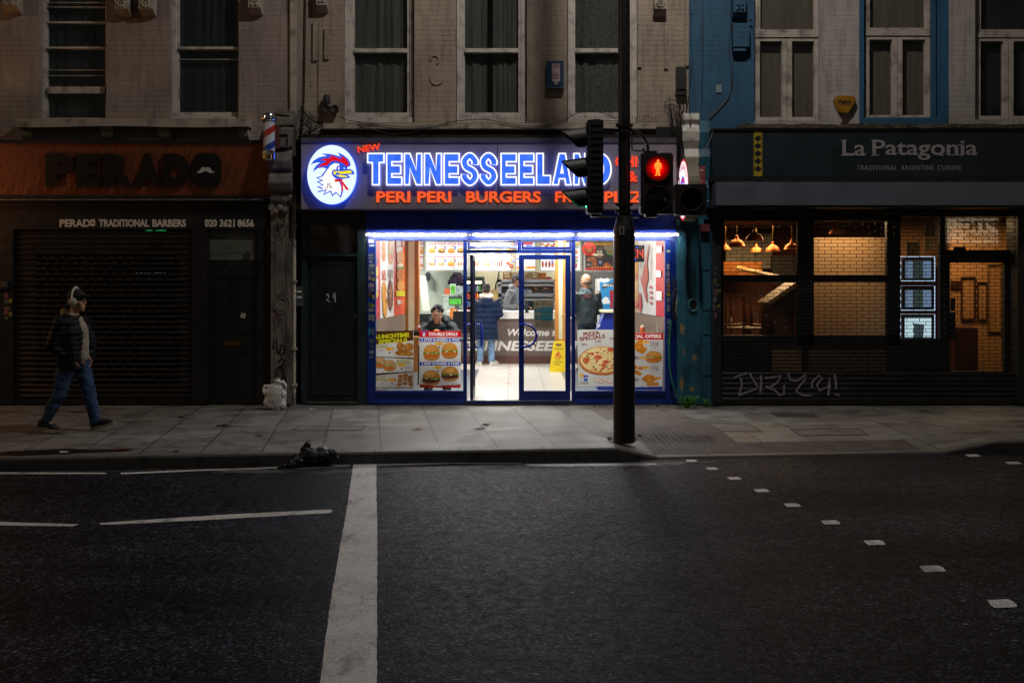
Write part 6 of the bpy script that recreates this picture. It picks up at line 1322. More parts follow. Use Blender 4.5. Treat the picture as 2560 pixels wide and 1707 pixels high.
for k in range(26):
    a = Vector((X(rn.uniform(748, 790), -.05), rn.uniform(-.2, -.02), Z(rn.uniform(262, 345), -.05))); b_ = Vector((X(rn.uniform(745, 815), -.05), rn.uniform(-.2, -.02), Z(rn.uniform(285, 345), -.05))); t.tube([a.lerp(b_, i / 5) + Vector((0, 0, -.05 * sin(pi * i / 5))) for i in range(6)], rn.uniform(.003, .008), 5)
t.tube([(X(755), -.03, Z(350)), (X(762), -.03, Z(240)), (X(764), -.03, Z(80)), (X(766), -.03, Z(-60))], .009, 6); t.tube([(X(796), -.02, Z(290)), (X(797), -.02, Z(60))], .004, 5)
tag(t.build('cable_bundle', m_cable, None, smooth=True), 'mess of black cables left of the takeaway window ledge', 'cables')
t = MB()
def sag(pts, r=.006, Y_=-.22):
    v = [Vector((X(a, Y_), Y_, Z(b_, Y_))) for a, b_ in pts]; o = []
    for i in range(len(v) - 1):
        p0, p1, p2, p3 = v[max(0, i - 1)], v[i], v[i + 1], v[min(i + 2, len(v) - 1)]
        for k in range(5): s = k / 5; o.append(.5 * (2 * p1 + (p2 - p0) * s + (2 * p0 - 5 * p1 + 4 * p2 - p3) * s * s + (3 * p1 - p0 - 3 * p2 + p3) * s ** 3))
    t.tube(o + [v[-1]], r, 5)
sag([(848, 292), (870, 301), (930, 309), (1020, 319), (1085, 312)]); sag([(895, 306), (930, 323), (990, 336), (1060, 324), (1110, 309), (1145, 303), (1210, 299), (1270, 310), (1330, 316), (1400, 306), (1440, 285), (1480, 280), (1520, 287), (1545, 303)])
tag(t.build('slack_cable', m_cable, None, smooth=True), 'slack black cable drooping along the ledge above the big lit sign', 'cables')
t = MB()
for pts in ([(1725, -300), (1727, 60), (1730, 150), (1722, 240), (1712, 300)], [(1755, -300), (1757, 100), (1755, 262)], [(1820, -300), (1826, 30), (1823, 120), (1828, 190), (1822, 245), (1775, 290)], [(1826, 50), (1832, 140), (1830, 220), (1800, 270), (1770, 300)]): sag(pts, .006, -.02)
tag(t.build('wall_cable', m_cable, None, smooth=True), 'thin dark cables looping down the blue brick wall', 'cables')
sag_ = MB(); t = sag_; sag([(1782, 325), (1775, 350), (1755, 385), (1742, 400)], .004, -.3); tag(t.build('pale_wire', m_cablepale, None, smooth=True), 'thin pale wire from the restaurant sign down to the round sign', 'cables')
# fixtures on the first floor wall
ab = thing('alarm_box', 'blue alarm box with a white label on the cream wall above the shop sign', 'alarm box', (X(1388), -.1, Z(221)))
b = MB(); b.pb(1366, 153, 1409, 219, -.10, 0); b.build('case', M('alarm_blue', '12365a', .45, var=.15), ab, bevel=.006); b = MB(); b.pb(1380, 160, 1400, 204, -.104, -.1); lb_ = b.build('label_plate', M('label_white', 'b8a8ac', .5, var=.1), ab)
d = Decal(onY(-.105)); d.pill(1383, 162, 1398, 170, '8a3038'); d.pill(1385, 164, 1396, 168, 'b8a8ac')
d.write('24', 1388, 181, 1392, 185, '8a3038', .02); d.lines(1381.5, 187, 1398.5, 200, 2, '8a3038', 3); d.sheet('label_print', m_print, lb_)
b = MB(); b.lathe((X(1389.5), -.1, Z(212)), [(.028, 0), (.026, -.02), (.005, -.03)], 14, 'y'); b.build('strobe', M('strobe_clear', 'b0b4a8', .15), ab, smooth=True); b = MB(); b.pb(1365, 218.5, 1410, 221, -.11, 0); b.build('base_rail', m_steel, ab)
fl_ = thing('security_light', 'black security light with two lamp heads on the cream wall near the cables', 'security light', (X(828), -.08, Z(288)))
b = MB(); b.lathe((X(819), -.08, Z(258)), [(.05, -.03), (.052, .06), (.04, .1), (.01, .115)], 14); b.build('sensor', m_blackmatt, fl_, smooth=40)
for cx in (820, 840): b = MB(); b.lathe((X(cx), -.02, Z(276)), [(.03, 0), (.058, -.04), (.06, -.1), (.05, -.1), (.02, -.08)], 16, 'y'); b.build('lamp_head', m_blackmatt, fl_, smooth=40)
b = MB(); b.pb(1692, 167, 1716, 224, -.12, 0); b.pb(1691, 224, 1718, 238, -.10, 0); tag(b.build('junction_box', M('box_black', '201f20', .5), None, bevel=.006), 'black cable junction box on the cream brick at the blue wall corner', 'junction box')
# weeds at the wall foot, one by the glass
m_leaf = M('weed_leaf', '4a8a2a', .55, var=.3, vs=20, dirt='26501a', bst=0)
def weed(px_, py_, w, h, nl, label, sd):
    rn = random.Random(sd); p = G(px_, py_); t = thing('weed', label, 'plant', p); s = MB(); l = MB()
    for k in range(nl):
        a = rn.uniform(0, 2 * pi); d = rn.uniform(.1, 1) * w; e = p + Vector((d * cos(a), abs(d * sin(a)) * -.5, rn.uniform(.25, 1) * h)); s.tube([p + Vector((rn.uniform(-.02, .02), 0, 0)), p.lerp(e, .5) + Vector((0, 0, .02)), e], .0025, 4)
        for q in range(5):
            c = p.lerp(e, rn.uniform(.4, 1.05)) + Vector((rn.uniform(-.02, .02), rn.uniform(-.02, .02), 0)); b_ = rn.uniform(0, 6.28); u_ = Vector((cos(b_), sin(b_), rn.uniform(-.3, .5))).normalized() * rn.uniform(.015, .032); v_ = u_.cross(Vector((rn.uniform(-.4, .4), rn.uniform(-.4, .4), 1))).normalized() * u_.length * .35
            l.add([c - u_, c + v_, c + u_, c - v_], [(0, 1, 2, 3)])
    s.build('stems', m_leaf, t); l.build('leaves', m_leaf, t, recalc=False)
weed(1718, 1019, .19, .19, 70, 'largest leafy weed at the foot of the blue pilaster', 1); weed(1765, 1017, .09, .13, 22, 'smaller weed against the grey post of the restaurant', 2); weed(1640, 1015, .05, .05, 12, 'little weed under the blue stallriser', 3); weed(1585, 1103, .06, .07, 14, 'tuft of weeds growing at the right of the signal post foot', 5); weed(1524, 1101, .04, .05, 8, 'small weed sprig at the left of the signal post foot', 6)
# fallen leaves on the paving
m_dead = M('dead_leaf', '5a3420', .7, var=.3, vs=30, bst=0)
for i, (x, y, s_, lab) in enumerate(((455, 1044, .07, 'rust coloured dead leaf nearest the barber shutter'), (560, 1064, .15, 'long streak of wet dead leaf left of the long cover'), (648, 1089, .10, 'curled dead leaf between the black bag and the barber shutter'), (306, 1124, .15, 'ragged dead leaf at the edge of the dark damp stain'), (1042, 1075, .12, 'brown dead leaf on the slabs in front of the tube lit posters'), (1198, 1073, .11, 'flat dead leaf on the slabs before the open door'), (1216, 1063, .08, 'small dead leaf just behind the flat one'), (868, 1151, .08, 'orange dead leaf lying in the gutter by the stop line'), (1600, 1092, .05, 'tiny dark leaf on the red blister paving'), (440, 1130, .06, 'pale scrap of leaf by the kerb'))):
    rn = random.Random(i + 40); p = G(x, y, RZ if y > 1140 else 0); b = MB(); n = 11; a0 = rn.uniform(0, 6)
    b.add([p + Vector((s_ * .6 * (1 if k % 2 else .5) * cos(2 * pi * k / n + a0) * 1.4, s_ * .6 * (1 if k % 2 else .5) * sin(2 * pi * k / n + a0), .006 + rn.uniform(0, .02))) for k in range(n)] + [p + Vector((0, 0, .004))], [(k, (k + 1) % n, n) for k in range(n)])
    tag(b.build('dead_leaf', m_dead, None, recalc=False), lab, 'leaf', 'dead leaves on the ground')
for x, y, s_, lab in ((782, 1023.5, .05, 'scrap of white paper on the slabs before door 29'), (160, 1131, .05, 'crumpled white scrap lying in the dark damp stain')):
    p = G(x, y); b = MB(); b.add([p + Vector((-s_, -.02, .006)), p + Vector((s_, -.03, .01)), p + Vector((s_ * .9, .03, .006)), p + Vector((-s_ * .9, .035, .012))], [(0, 1, 2, 3)]); tag(b.build('paper_scrap', m_whiteclean, None, recalc=False), lab, 'litter')
# black sack slumped over the kerb
m_sack = M('black_sack', '0b0b0d', .25, var=.3, vs=14, bs=22, bst=.9, bd=.03)
sk = thing('black_bin_bag', 'torn black bin bag slumped over the kerb left of the stop line', 'rubbish bag', (-2.13, -4.14, RZ)); o = WL[sk]; q0 = 0
b = MB(); rn = random.Random(12)
for dx, dy, dz, r in ((-.12, -.02, .07, .10), (0, 0, .12, .11), (.1, .02, .13, .10), (.17, .0, .10, .07), (-.19, -.07, .04, .07), (-.26, -.1, .02, .05), (.2, .0, .16, .05), (-.06, .02, .19, .06), (.09, .0, .2, .045)): b.ell(o + Vector((dx, dy, dz)), (r, r * .8, r * .85), 14, 10)
b.tube([o + Vector((-.06, 0, .2)), o + Vector((-.035, 0, .27)), o + Vector((-.03, 0, .30))], [.05, .025, .006], 8); b.tube([o + Vector((.17, 0, .16)), o + Vector((.22, -.01, .13)), o + Vector((.27, -.01, .10))], [.04, .02, .012], 8); b.tube([o + Vector((-.19, -.06, .05)), o + Vector((-.26, -.1, .01))], [.04, .012], 8)
from mathutils import noise as mn
b.xf(Matrix.Translation(o) @ Matrix.Diagonal((1.08, 1.1, .92, 1)) @ Matrix.Translation(-o)); remesh(b, 'sack', m_sack, sk, .012, 2, lambda c, n: .010 * mn.noise(c * 12) + .010 * abs(mn.noise(Vector((c.x * 30 + c.z * 14, c.y * 26, c.z * 30)))))
# ------------------------------------------------------------------ posters in the window
PYY = .045
def cups(pts, par):
    for x, y in pts:
        b = MB(); b.lathe((X(x, .03), .04, Z(y, .03)), [(.016, -.012), (.008, -.004), (.004, .01)], 10, 'y'); b.build('suction_cup', M('clear_rubber', 'a8a498', .3), par, smooth=True)
mp = onY(PYY)
d = Decal(mp); d.rect(939, 826, 1034, 971, 'd2d0cc'); d.poly([(939, 827), (1033, 826), (1033, 851), (939, 861)], '4a2c10')
d.write('LUNCHTIME', 939, 834, 1023, 845, 'c8c41c', .06, rot=-.07); d.write('SPECIALS', 946, 847, 1018, 857.5, 'c8c41c', .06, rot=-.07)
d.poly([(939, 891), (1034, 894), (1034, 898), (939, 892.5)], '3c2412'); d.poly([(939, 933), (1034, 928), (1034, 929.5), (939, 939)], '3c2412'); d.poly([(939, 968), (1034, 969), (1034, 971), (939, 969.5)], '3c2412')
d.lines(940, 862, 970, 871, 2, '9a9420', 2, .25); d.price(943, 872, 959, 879, '5.00'); d.fries(974, 874, 20, 13); d.chicken(1001, 866, 19, 22, 'a5702e', 3); d.chicken(1022, 868, 24, 22, 'ad7834', 4); d.chicken(1005, 882, 34, 16, '9c6828', 5); d.chicken(1022, 885, 22, 12, 'a8722e', 6)
d.burger(950, 907, 32, 28, 'fillet', 2); d.burger(974, 914, 33, 28, 'fillet', 3); d.fries(1004, 914, 20, 13); d.lines(991, 899, 1031, 911, 3, '9a9420', 5, .25); d.price(1013, 913, 1027, 920, '6.50')
d.lines(940, 940, 969, 953, 3, '9a9420', 7, .25); d.price(944, 955, 960, 962, '5.50'); d.fries(980, 951, 20, 13)
for k, (x, y) in enumerate(((1002, 941), (1014, 938), (1025, 943), (1000, 951), (1013, 947), (1025, 952), (998, 961), (1012, 958), (1027, 961))): d.chicken(x, y, 13, 9.5, 'a5692e', k)
ps1 = tag(d.paper('poster', m_paper), 'brown and white LUNCHTIME SPECIALS poster of burgers and nuggets in the left window', 'poster', 'food posters in the takeaway windows'); cups([(1035, 825)], ps1)
d = Decal(mp); d.rect(1048.5, 827, 1152, 969, 'd8d6d4'); d.rect(1048.5, 827, 1152, 843, 'c4101c'); d.rect(1049.5, 845.5, 1152, 854.5, '1c3ca8'); d.rect(1049.5, 904.5, 1151.5, 913.5, '1c3ca8')
d.write('DOUBLE DEALS', 1072.5, 831, 1144, 839, 'f4f4f2', .03); d.write('2 STRIP BURGERS & FRIES', 1053, 847, 1149, 852.8, 'f4f4f2', .02); d.write('2 BEEF BURGERS & FRIES', 1054, 906, 1147.5, 911.8, 'f4f4f2', .02)
rooster(d, lambda u, v: (1060 + (u - 1210) / 44, 834.5 + (v - 925) / 44), False)
d.fries(1098, 861, 20, 13); d.burger(1079, 882, 43, 40, 'strip', 4); d.burger(1124, 877, 42, 40, 'strip', 5); d.fries(1095, 920, 20, 13); d.burger(1078, 945, 46, 38, 'beef', 6); d.burger(1125, 935, 45, 37, 'beef', 7)
d.poly([(1049, 960), (1085, 964.5), (1120, 963), (1151, 960), (1151, 969), (1049, 969)], 'b8141e'); d.price(1131, 897, 1147, 904, '4.49'); d.price(1131, 956, 1147, 963, '4.49')
ps2 = tag(d.paper('poster', m_paper), 'red white and blue DOUBLE DEALS poster with four burgers beside the open door', 'poster', 'food posters in the takeaway windows'); cups([(1052, 825), (1154, 826)], ps2)
d = Decal(mp); d.poly([(1443, 824), (1560, 824), (1558, 966), (1446, 965)], 'c4c4c0')
d.write('PIZZA', 1458, 829, 1500, 838, '7a2018', .05, rot=-.1); d.write('SPECIALS', 1448, 839, 1513, 849, '7a2018', .04, rot=-.13)
for x, y in ((1453, 858), (1487, 850), (1524, 844)): d.lines(x, y, x + 17, y + 6, 2, '6a3a30', x, .3); d.pill(x + 1, y + 7, x + 15, y + 13, '9a8a86'); d.pill(x + 1.6, y + 7.6, x + 14.4, y + 12.4, 'c4c4c0')
d.ellipse(1506, 902, 60, 36.5, 'a4582a', 36, .012); d.ellipse(1506, 900, 57, 33.5, 'c88a4c', 36, .02, 2); d.ellipse(1506, 899, 54, 31.5, 'dcc488', 36, .03, 3)
rn = random.Random(17)
for k in range(120):
    a = rn.uniform(0, 6.28); q = rn.uniform(0, 1) ** .5; x, y = 1506 + 51 * q * cos(a), 899 + 29 * q * sin(a); c = rn.choice(('e6d6a8', 'e8dcb8', 'b03420', '7c8a3a', 'd8b46a', 'c8a054', 'a8402c')); d.ellipse(x, y, rn.uniform(1.4, 5), rn.uniform(1, 2.8), c, 8, .3, k)
for x, y, r in ((1465, 901, 9), (1495, 893, 10), (1527, 874, 9), (1514, 905, 8), (1480, 884, 6), (1508, 913, 6)): d.ellipse(x, y, r, r * .62, 'b83a28', 14, .06); d.ellipse(x, y, r * .68, r * .42, 'd8704a', 12, .08); d.ellipse(x + 1, y, r * .25, r * .2, '2a1a18', 8)
for x, y in ((1484, 917), (1472, 884), (1517, 916), (1536, 896)): d.ellipse(x, y, 2.6, 1.9, '1c1814', 8)
for k, x in enumerate((1492, 1502, 1513, 1524)): d.ellipse(x, 950 + (k % 2) * 4, 7.5, 5, 'b06a5a', 12, .05, k); d.ellipse(x, 949.5 + (k % 2) * 4, 6.4, 4, 'd8c8b8', 12, .05, k)
d.fries(1454, 939, 14, 9, False); d.cup(1459, 935, 1470, 953, '2a58b0'); d.lines(1449, 955, 1477, 961, 2, '4a4444', 6, .3)
ps3 = tag(d.paper('poster', m_paper), 'white PIZZA SPECIALS poster with one large pizza, partly behind the signal post', 'poster', 'food posters in the takeaway windows'); cups([(1446, 824)], ps3)
d = Decal(mp); d.poly([(1562, 832), (1658, 833), (1656, 974), (1564, 974)], 'ccccca'); d.poly([(1562, 832), (1658, 833), (1658, 849), (1562, 848)], 'c01420'); d.write('SPECIAL OFFERS', 1565, 836, 1653, 845, 'f2f0ee', .035)
d.drum(1598, 866, 44, 34, 3, -1); d.ellipse(1605, 873, 8, 11, 'c87c22', 14, .08); d.fries(1615, 857, 17, 11); d.burger(1634, 893, 42, 30, 'strip', 9); d.fries(1608, 896, 15, 10)
for k, (x, y) in enumerate(((1588, 918), (1601, 920), (1592, 930), (1598, 934))): d.chicken(x, y, 13, 10, 'c87c26', k)
d.fries(1615, 920, 16, 11); d.drum(1628, 947, 48, 20, 5, 1)
for k, x in enumerate((1622, 1633, 1642)): d.chicken(x, 960, 11, 10, 'c87c26', k + 3)
for y, t_ in ((853, ('2 PCS', 'CHICKEN', '& FRIES')), (914, ('6 SPICY', 'WINGS', '& FRIES'))):
    for j, s_ in enumerate(t_): d.write(s_, 1625.5, y + j * 4.4, 1647, y + j * 4.4 + 3.4, '7a2c34', .02)
d.price(1628.5, 867.5, 1643.5, 874, '4.49'); d.price(1627, 929, 1641.5, 935.5, '4.49'); d.lines(1587, 891, 1600, 899, 2, '7a3a3a', 3, .3); d.lines(1586, 946, 1598, 954, 2, '7a3a3a', 9, .3)
d.poly([(1564, 968), (1656, 966), (1656, 974), (1564, 974)], '1c2f8c')
ps4 = tag(d.paper('poster', m_paper), 'SPECIAL OFFERS poster of fried chicken with a red header, right of the signal post', 'poster', 'food posters in the takeaway windows'); cups([(1658, 830)], ps4)
# stickers and notices on glass and posts
L1 = 'small layered sticker on the blue post left of the burger posters'
rn = random.Random(31); cols = ('8a8e92', 'a8aaa6', '6a6e72', '9a8a90', '7e8288', '5a6a72', '8a7a3a', '4a3a44', 'b0b4b0')
sp_ = [(926, 603, 10, 9, 'c8ccc8'), (932, 604, 6, 8, 'c8ccc8'), (929, 614, 14, 5, 'b0b4b0'), (924, 638, 6, 7, '8a8e92'), (931, 638, 6, 7, '8a8e92'), (924, 646, 6, 5, '7e8288'), (931, 646, 6, 5, '7e8288'), (927, 654, 8, 6, 'a8aaa6'), (929, 664, 13, 7, 'a8aaa6'), (928, 673, 16, 8, '5a6a72'), (924, 683, 8, 9, '6a6e72'), (932, 683, 8, 9, '8a8e92'), (925, 695, 8, 10, '9a8a90'), (934, 698, 7, 9, '9a9a20'), (928, 713, 14, 11, '9a8a90'), (929, 724, 12, 8, '6a6e72'), (925, 736, 13, 13, '4a3a44'), (934, 743, 5, 11, 'b0a468'), (924, 762, 8, 11, '5a6a3a'), (932, 764, 8, 7, '9a9a20'), (928, 775, 14, 9, '8a8e92'), (925, 793, 9, 16, '7e8288'), (933, 795, 7, 18, '8a8e92'), (923, 829, 6, 18, '2a8ab0'), (932, 829, 8, 17, '5a6a72'), (929, 852, 13, 10, '5a6a72'), (929, 865, 9, 5, '6a6e72'), (929, 880, 11, 9, '9aa0a4'), (928, 892, 8, 5, '8a8e92')]
stickers(sp_, -.0315, L1, 'stickers on the left shopfront post', 5)
L2 = 'small sticker on the blue post at the right end of the takeaway window'
stickers([(1671, 628, 9, 6, 'b4b49a'), (1670, 667, 8, 14, '8a9098'), (1670, 685, 8, 14, '7e8690'), (1670, 702, 8, 13, '9a8088'), (1671, 714, 9, 7, 'a87a3a'), (1671, 725, 9, 12, '8a6a6a'), (1671, 736, 9, 8, '9a9a20'), (1671, 750, 8, 14, '6a7a90'), (1671, 770, 8, 18, '7e8690'), (1671, 804, 7, 13, '8a9098'), (1671, 818, 6, 5, '6a7a90'), (1671, 831, 7, 14, '2e4a60'), (1671, 853, 7, 12, '5a7a78')], -.0315, L2, 'stickers on the right shopfront post', 6)
gm_ = onY(.012)
d = Decal(gm_); rn = random.Random(3)
d.poly([(1472.5 + (17.5 if k % 2 else 15.5) * cos(2 * pi * k / 32), 623 + (17.5 if k % 2 else 15.5) * sin(2 * pi * k / 32)) for k in range(32)], 'd02818'); d.ellipse(1472.5, 623, 13, 13, '5a2a22', 24); d.chicken(1472.5, 625, 18, 13, '7a3a24', 2); d.lines(1463, 613, 1482, 622, 2, 'd83828', 4, .3)
tag(d.sheet('sticker', m_print, None), 'round red scalloped seal stuck on the glass above the bald man', 'sticker')
d = Decal(gm_); d.rect(1450, 735, 1477, 744, 'c8c0be'); d.ellipse(1454.5, 739.5, 3.4, 3.6, '3a2a2a', 12); d.rect(1458, 736, 1476.3, 743, 'a83238'); d.lines(1460, 737, 1474, 742, 3, 'd8b8b8', 1, .4)
tag(d.sheet('sticker', m_print, None), 'small white and red camera warning label on the glass in front of the bald man', 'sticker')
d = Decal(onY(-.016)); d.pb(1312.5, 752, 1321.5, 782.5, -.02, -.0165) if False else None
d.rect(1312.5, 752, 1321.5, 782.5, '4a525a'); d.rect(1313.2, 752.8, 1320.8, 781.8, '7a848c')
for i, ch in enumerate('PUSH'): d.write(ch, 1315, 756 + 6.4 * i, 1319, 760.6 + 6.4 * i, '1c2026', .02)
tag(d.sheet('push_plate', m_print, None), 'vertical grey PUSH plate at the edge of the closed glass door', 'sign')
d = Decal(onY(.0)); d.poly([(1335.5, 749.5), (1383, 749.5), (1382, 821), (1334.5, 821)], 'b4aa8c'); d.write('Caution', 1351, 752.5, 1366.5, 756.5, '3a3428', .02); d.poly([(1342, 754), (1347.5, 763.5), (1336.5, 763.5)], '2c2820'); d.poly([(1342, 756), (1346, 762.7), (1338, 762.7)], 'b4aa8c'); d.ellipse(1342, 760.5, 1.6, 1.6, '2c2820', 8); d.lines(1351, 758, 1380, 764, 3, '8a826a', 3)
for y in (768, 786): d.rect(1350, y, 1381.5, y + 15.5, '2a8a9c'); d.ellipse(1342.3, y + 8, 6, 6, '1f7a90', 16); d.lines(1351.5, y + 2, 1379, y + 13, 4, '6ab4c0', y, .5); d.chicken(1342.3, y + 8, 5, 4, '9accd4', y) if False else d.ellipse(1342.3, y + 8, 2.6, 1.8, 'a8d4da', 8, .3, y)
d.poly([(1340, 812), (1346, 807), (1344, 814)], '201c18'); d.lines(1351, 806, 1379, 815, 2, 'a0967a', 8)
tag(d.sheet('notice', m_print, None), 'beige caution notice with teal panels taped to the closed door glass', 'notice')
# LED open sign
led = thing('open_sign', 'small black LED sign spelling OPEN in red dots, half hidden by the signal post', 'sign', (X(1573, .12), .12, Z(655, .12)))
b = MB(); b.pb(1534, 613, 1611, 655, .10, .14); b.build('case', m_blackmatt, led, bevel=.004)
GL = dict(O=('01110', '10001', '10001', '10001', '10001', '10001', '01110'), P=('11110', '10001', '10001', '11110', '10000', '10000', '10000'), E=('11111', '10000', '10000', '11110', '10000', '10000', '11111'), N=('10001', '11001', '10101', '10101', '10011', '10001', '10001'))
b = MB()
for i, ch in enumerate('OPEN'):
    for r, row in enumerate(GL[ch]):
        for q, v in enumerate(row):
            if v == '1': b.lathe((X(1539.5 + 18.1 * i + q * 3.3, .1), .1, Z(625 + r * 3.1, .1)), [(.0065, 0), (.005, -.004)], 8, 'y')
b.build('red_dots', emit('led_red', (1, .06, .02), 3.0), led)
b = MB()
for x, y in ((1539, 619), (1592, 619), (1539, 649), (1589, 649), (1565, 619)): b.lathe((X(x, .1), .1, Z(y, .1)), [(.008, 0), (.006, -.004)], 8, 'y')
b.build('blue_dots', emit('led_blue', (.02, .05, 1), 4.0), led)
# ------------------------------------------------------------------ wall pictures (left wall, right wall)
d = Decal(onX(-2.046, 1)); zf = lambda u, v: (900 + u / 7.13, 560 + v / 7.13)
# drawn in photograph pixels measured on the wall
def R_(d, u0, v0, u1, v1, c): d.rect(*zf(u0, v0), *zf(u1, v1), c)
d.poly([(939.5, 590), (1012, 590), (1012, 785), (939.5, 798.5)], 'd6d4d2'); d.poly([(939.5, 590), (950.5, 590), (950.5, 796.3), (939.5, 798.5)], 'b82030'); d.poly([(984.5, 590), (1012.5, 590), (1012.5, 785), (984.5, 790)], 'c8321c')
d.poly([(1000, 590), (1012.5, 590), (1012.5, 785), (1003, 786.5)], 'd8481c')
for y0, y1, c in ((648, 664, '5a2a30'), (668, 692, 'd8c83a'), (697, 730, 'd0ccc8'), (731, 745, 'd8c83a')): d.poly([(939.5, y0), (945, y0 - 2), (945.6, y1 - 6), (942, y1), (939.5, y1 + 2)], c)
for y, h, k in ((620, 36, 1), (640, 28, 2)): d.chicken(958.5, y, 11, h, 'b86a22', k)
d.burger(976.5, 628, 14, 66, 'fillet', 3); d.lines(953.5, 676, 964.8, 702, 6, 'b83a2c', 5, .3); d.lines(968, 675, 981.5, 697, 5, '4a3a40', 6, .35); d.chicken(959, 735, 12, 64, 'cf8a2e', 8); d.chicken(961, 765, 12, 60, 'c88028', 9); d.chicken(974.5, 738, 13, 78, '5a2028', 10)
d.chicken(974.5, 740, 8, 60, '7a3a44', 11)
for y0, y1 in ((602, 616), (618, 634)): d.lines(988, y0, 1010, y1, 1, 'd8d4d4', y0, .1)
d.ellipse(999, 645, 9.5, 18, 'd08a44', 20); d.ellipse(999, 668, 9.8, 9, '4f7a30', 16, .12); d.ellipse(999, 663, 8, 4, 'e2d8c0', 12, .2); d.chicken(999, 690, 19, 40, 'c0661c', 12); d.ellipse(999, 714, 9.5, 13, 'd8964c', 18)
d.lines(986, 727, 1011, 741, 1, 'd8d018', 3, .05); d.lines(990, 750, 1007, 761, 1, 'd8d0cc', 4, .05)
tag(d.sheet('wall_poster', printmat('wall_print', .0, .3), None), 'red and white wall picture of fried chicken and a tall burger, left shop wall', 'wall picture')
d = Decal(onX(2.296, -1)); d.poly([(1588, 590), (1662, 590), (1662, 793.6), (1588, 779.5)], 'cfcdca'); d.poly([(1639.5, 590), (1662, 590), (1662, 793.6), (1639.5, 789.2)], 'bc2c34')
d.poly([(1588, 590), (1597, 590), (1597, 781), (1588, 779.6)], 'c09a6a'); 
for k in range(8): d.chicken(1593, 600 + k * 23, 8, 20, ('c8963c', 'b84a2a', 'd0b070')[k % 3], k)
zr = lambda pts: [(1420 + a / 7.13, 560 + b / 7.13) for a, b in pts]
d.poly(zr([(1460, 350), (1466, 400), (1440, 560), (1420, 720), (1448, 900), (1440, 1010), (1405, 1140), (1425, 1260), (1430, 1380), (1410, 1400), (1385, 1300), (1340, 1110), (1310, 1020), (1298, 900), (1330, 990), (1350, 850), (1385, 680)]), 'b8402e')
d.poly(zr([(1290, 1200), (1320, 1260), (1335, 1450), (1320, 1568), (1285, 1568), (1272, 1400)]), 'b83428'); d.lines(1626, 620, 1634, 700, 16, 'a8a8aa', 3, .6); d.lines(1626, 715, 1635, 768, 4, 'b04a42', 8, .6); d.lines(1602, 658, 1608, 670, 4, '6a8a7a', 5, .4)
for y0, y1 in ((615, 633), (676, 694), (728, 752)): d.lines(1642.5, y0, 1658, y1, 1, 'e4e0e0', y0, .05)
tag(d.sheet('wall_poster', MATS['wall_print'], None), 'tall white and red wall picture of a chilli splash on the right shop wall', 'wall picture')
# ------------------------------------------------------------------ backlit menu boards
m_menu = printmat('menu_backlit', .62); MY = 7.5
def menuframe(x0, y0, x1, y1, label, Y_=MY, al=True):
    t = thing('menu_board', label, 'menu board', (X((x0 + x1) / 2, Y_), Y_, Z(y1, Y_)), 'menu boards over the counter')
    b = MB(); b.frame(x0, y0, x1, y1, 3.2, Y_ - .012, Y_ + .08); b.pb(x0, y0, x1, y1, Y_ + .081, Y_ + .1); b.build('frame', M('menu_aluminium', 'a8a69c', .4, .6, var=.1), t); return t, Decal(onY(Y_))
def item(d, x, y, w, h, k, kind):
    d.pill(x + .4, y, x + w - 1, y + 3.4, 'b02236'); d.lines(x + 2.5, y + .9, x + w - 3, y + 2.7, 1, 'e8c8cc', k, .2); d.lines(x + 1, y + 4.8, x + w * .5, y + 8.5, 3, '8a8a92', k + 2, .5)
    d.cup(x + w * .72, y + 6, x + w * .95, y + 15, '2a5ab8' if k % 3 else '4a2a44'); d.fries(x + w * .6, y + 8, w * .28, 5, False)
    cy = y + h * .62
    if kind == 'b': d.burger(x + w * .45, cy, w * .85, h * .42, 'beef' if k % 2 else 'strip', k)
    elif kind == 'n':
        for q in range(6): d.chicken(x + w * (.22 + .22 * (q % 3)), cy - 2 + 5 * (q // 3), w * .22, 5, 'd08830', q)
    elif kind == 's':
        for q in range(3): d.chicken(x + w * (.2 + .26 * q), cy, w * .2, h * .36, 'c8701e', q)
    elif kind == 'r':
        for q in range(4): d.chicken(x + w * (.15 + .22 * q), cy, w * .16, h * .5, '7a2e26', q)
    else: d.chicken(x + w * .3, cy - 2, w * .42, 10, '8a3e34', k); d.chicken(x + w * .62, cy + 5, w * .5, 10, '7e3428', k + 1)
    d.lines(x + w * .6, y + h - 3.6, x + w * .95, y + h - 1.4, 1, '3a3a4a', k, .1)
t, d = menuframe(1065, 603, 1172, 677, 'wide backlit menu of eight burger meals over the left end of the counter'); d.rect(1067, 605, 1170, 675, 'e4e6f0')
for k in range(8): item(d, 1069 + 24.4 * (k % 4), 608 + 32.6 * (k // 4), 23.6, 31, k, 'bbbbsnbs'[k])
d.sheet('panel', m_menu, t)
t, d = menuframe(1173, 603, 1279, 679, 'wide backlit menu with nuggets and wings behind the open door'); d.rect(1175, 605, 1277, 676, 'e4e6f0')
for k in range(8): item(d, 1165 + 28.5 * (k % 4) + 12, 609 + 32.6 * (k // 4), 25, 31, k + 3, 'nsbbsnrx'[k])
d.sheet('panel', m_menu, t)
t, d = menuframe(1287, 603, 1341, 679, 'narrow backlit menu with a blue band and price list, behind the closed door'); d.rect(1289, 605, 1339, 676, 'e4e6ee'); d.rect(1289, 606, 1332, 612, 'c8384a'); d.rect(1314, 613, 1330, 616, '2a58c0'); d.rect(1289, 645, 1300, 648, '2a4aa8'); d.lines(1313, 648, 1336, 663, 6, '6a6a76', 4, .6); d.lines(1289, 650, 1302, 662, 5, '6a6a76', 5, .6)
for k in range(4): d.chicken(1317 + 6 * k, 669, 7, 8, ('d89a3a', 'c87a26')[k % 2], k)
d.chicken(1294, 670, 9, 8, 'd8903a', 9); d.sheet('panel', m_menu, t)
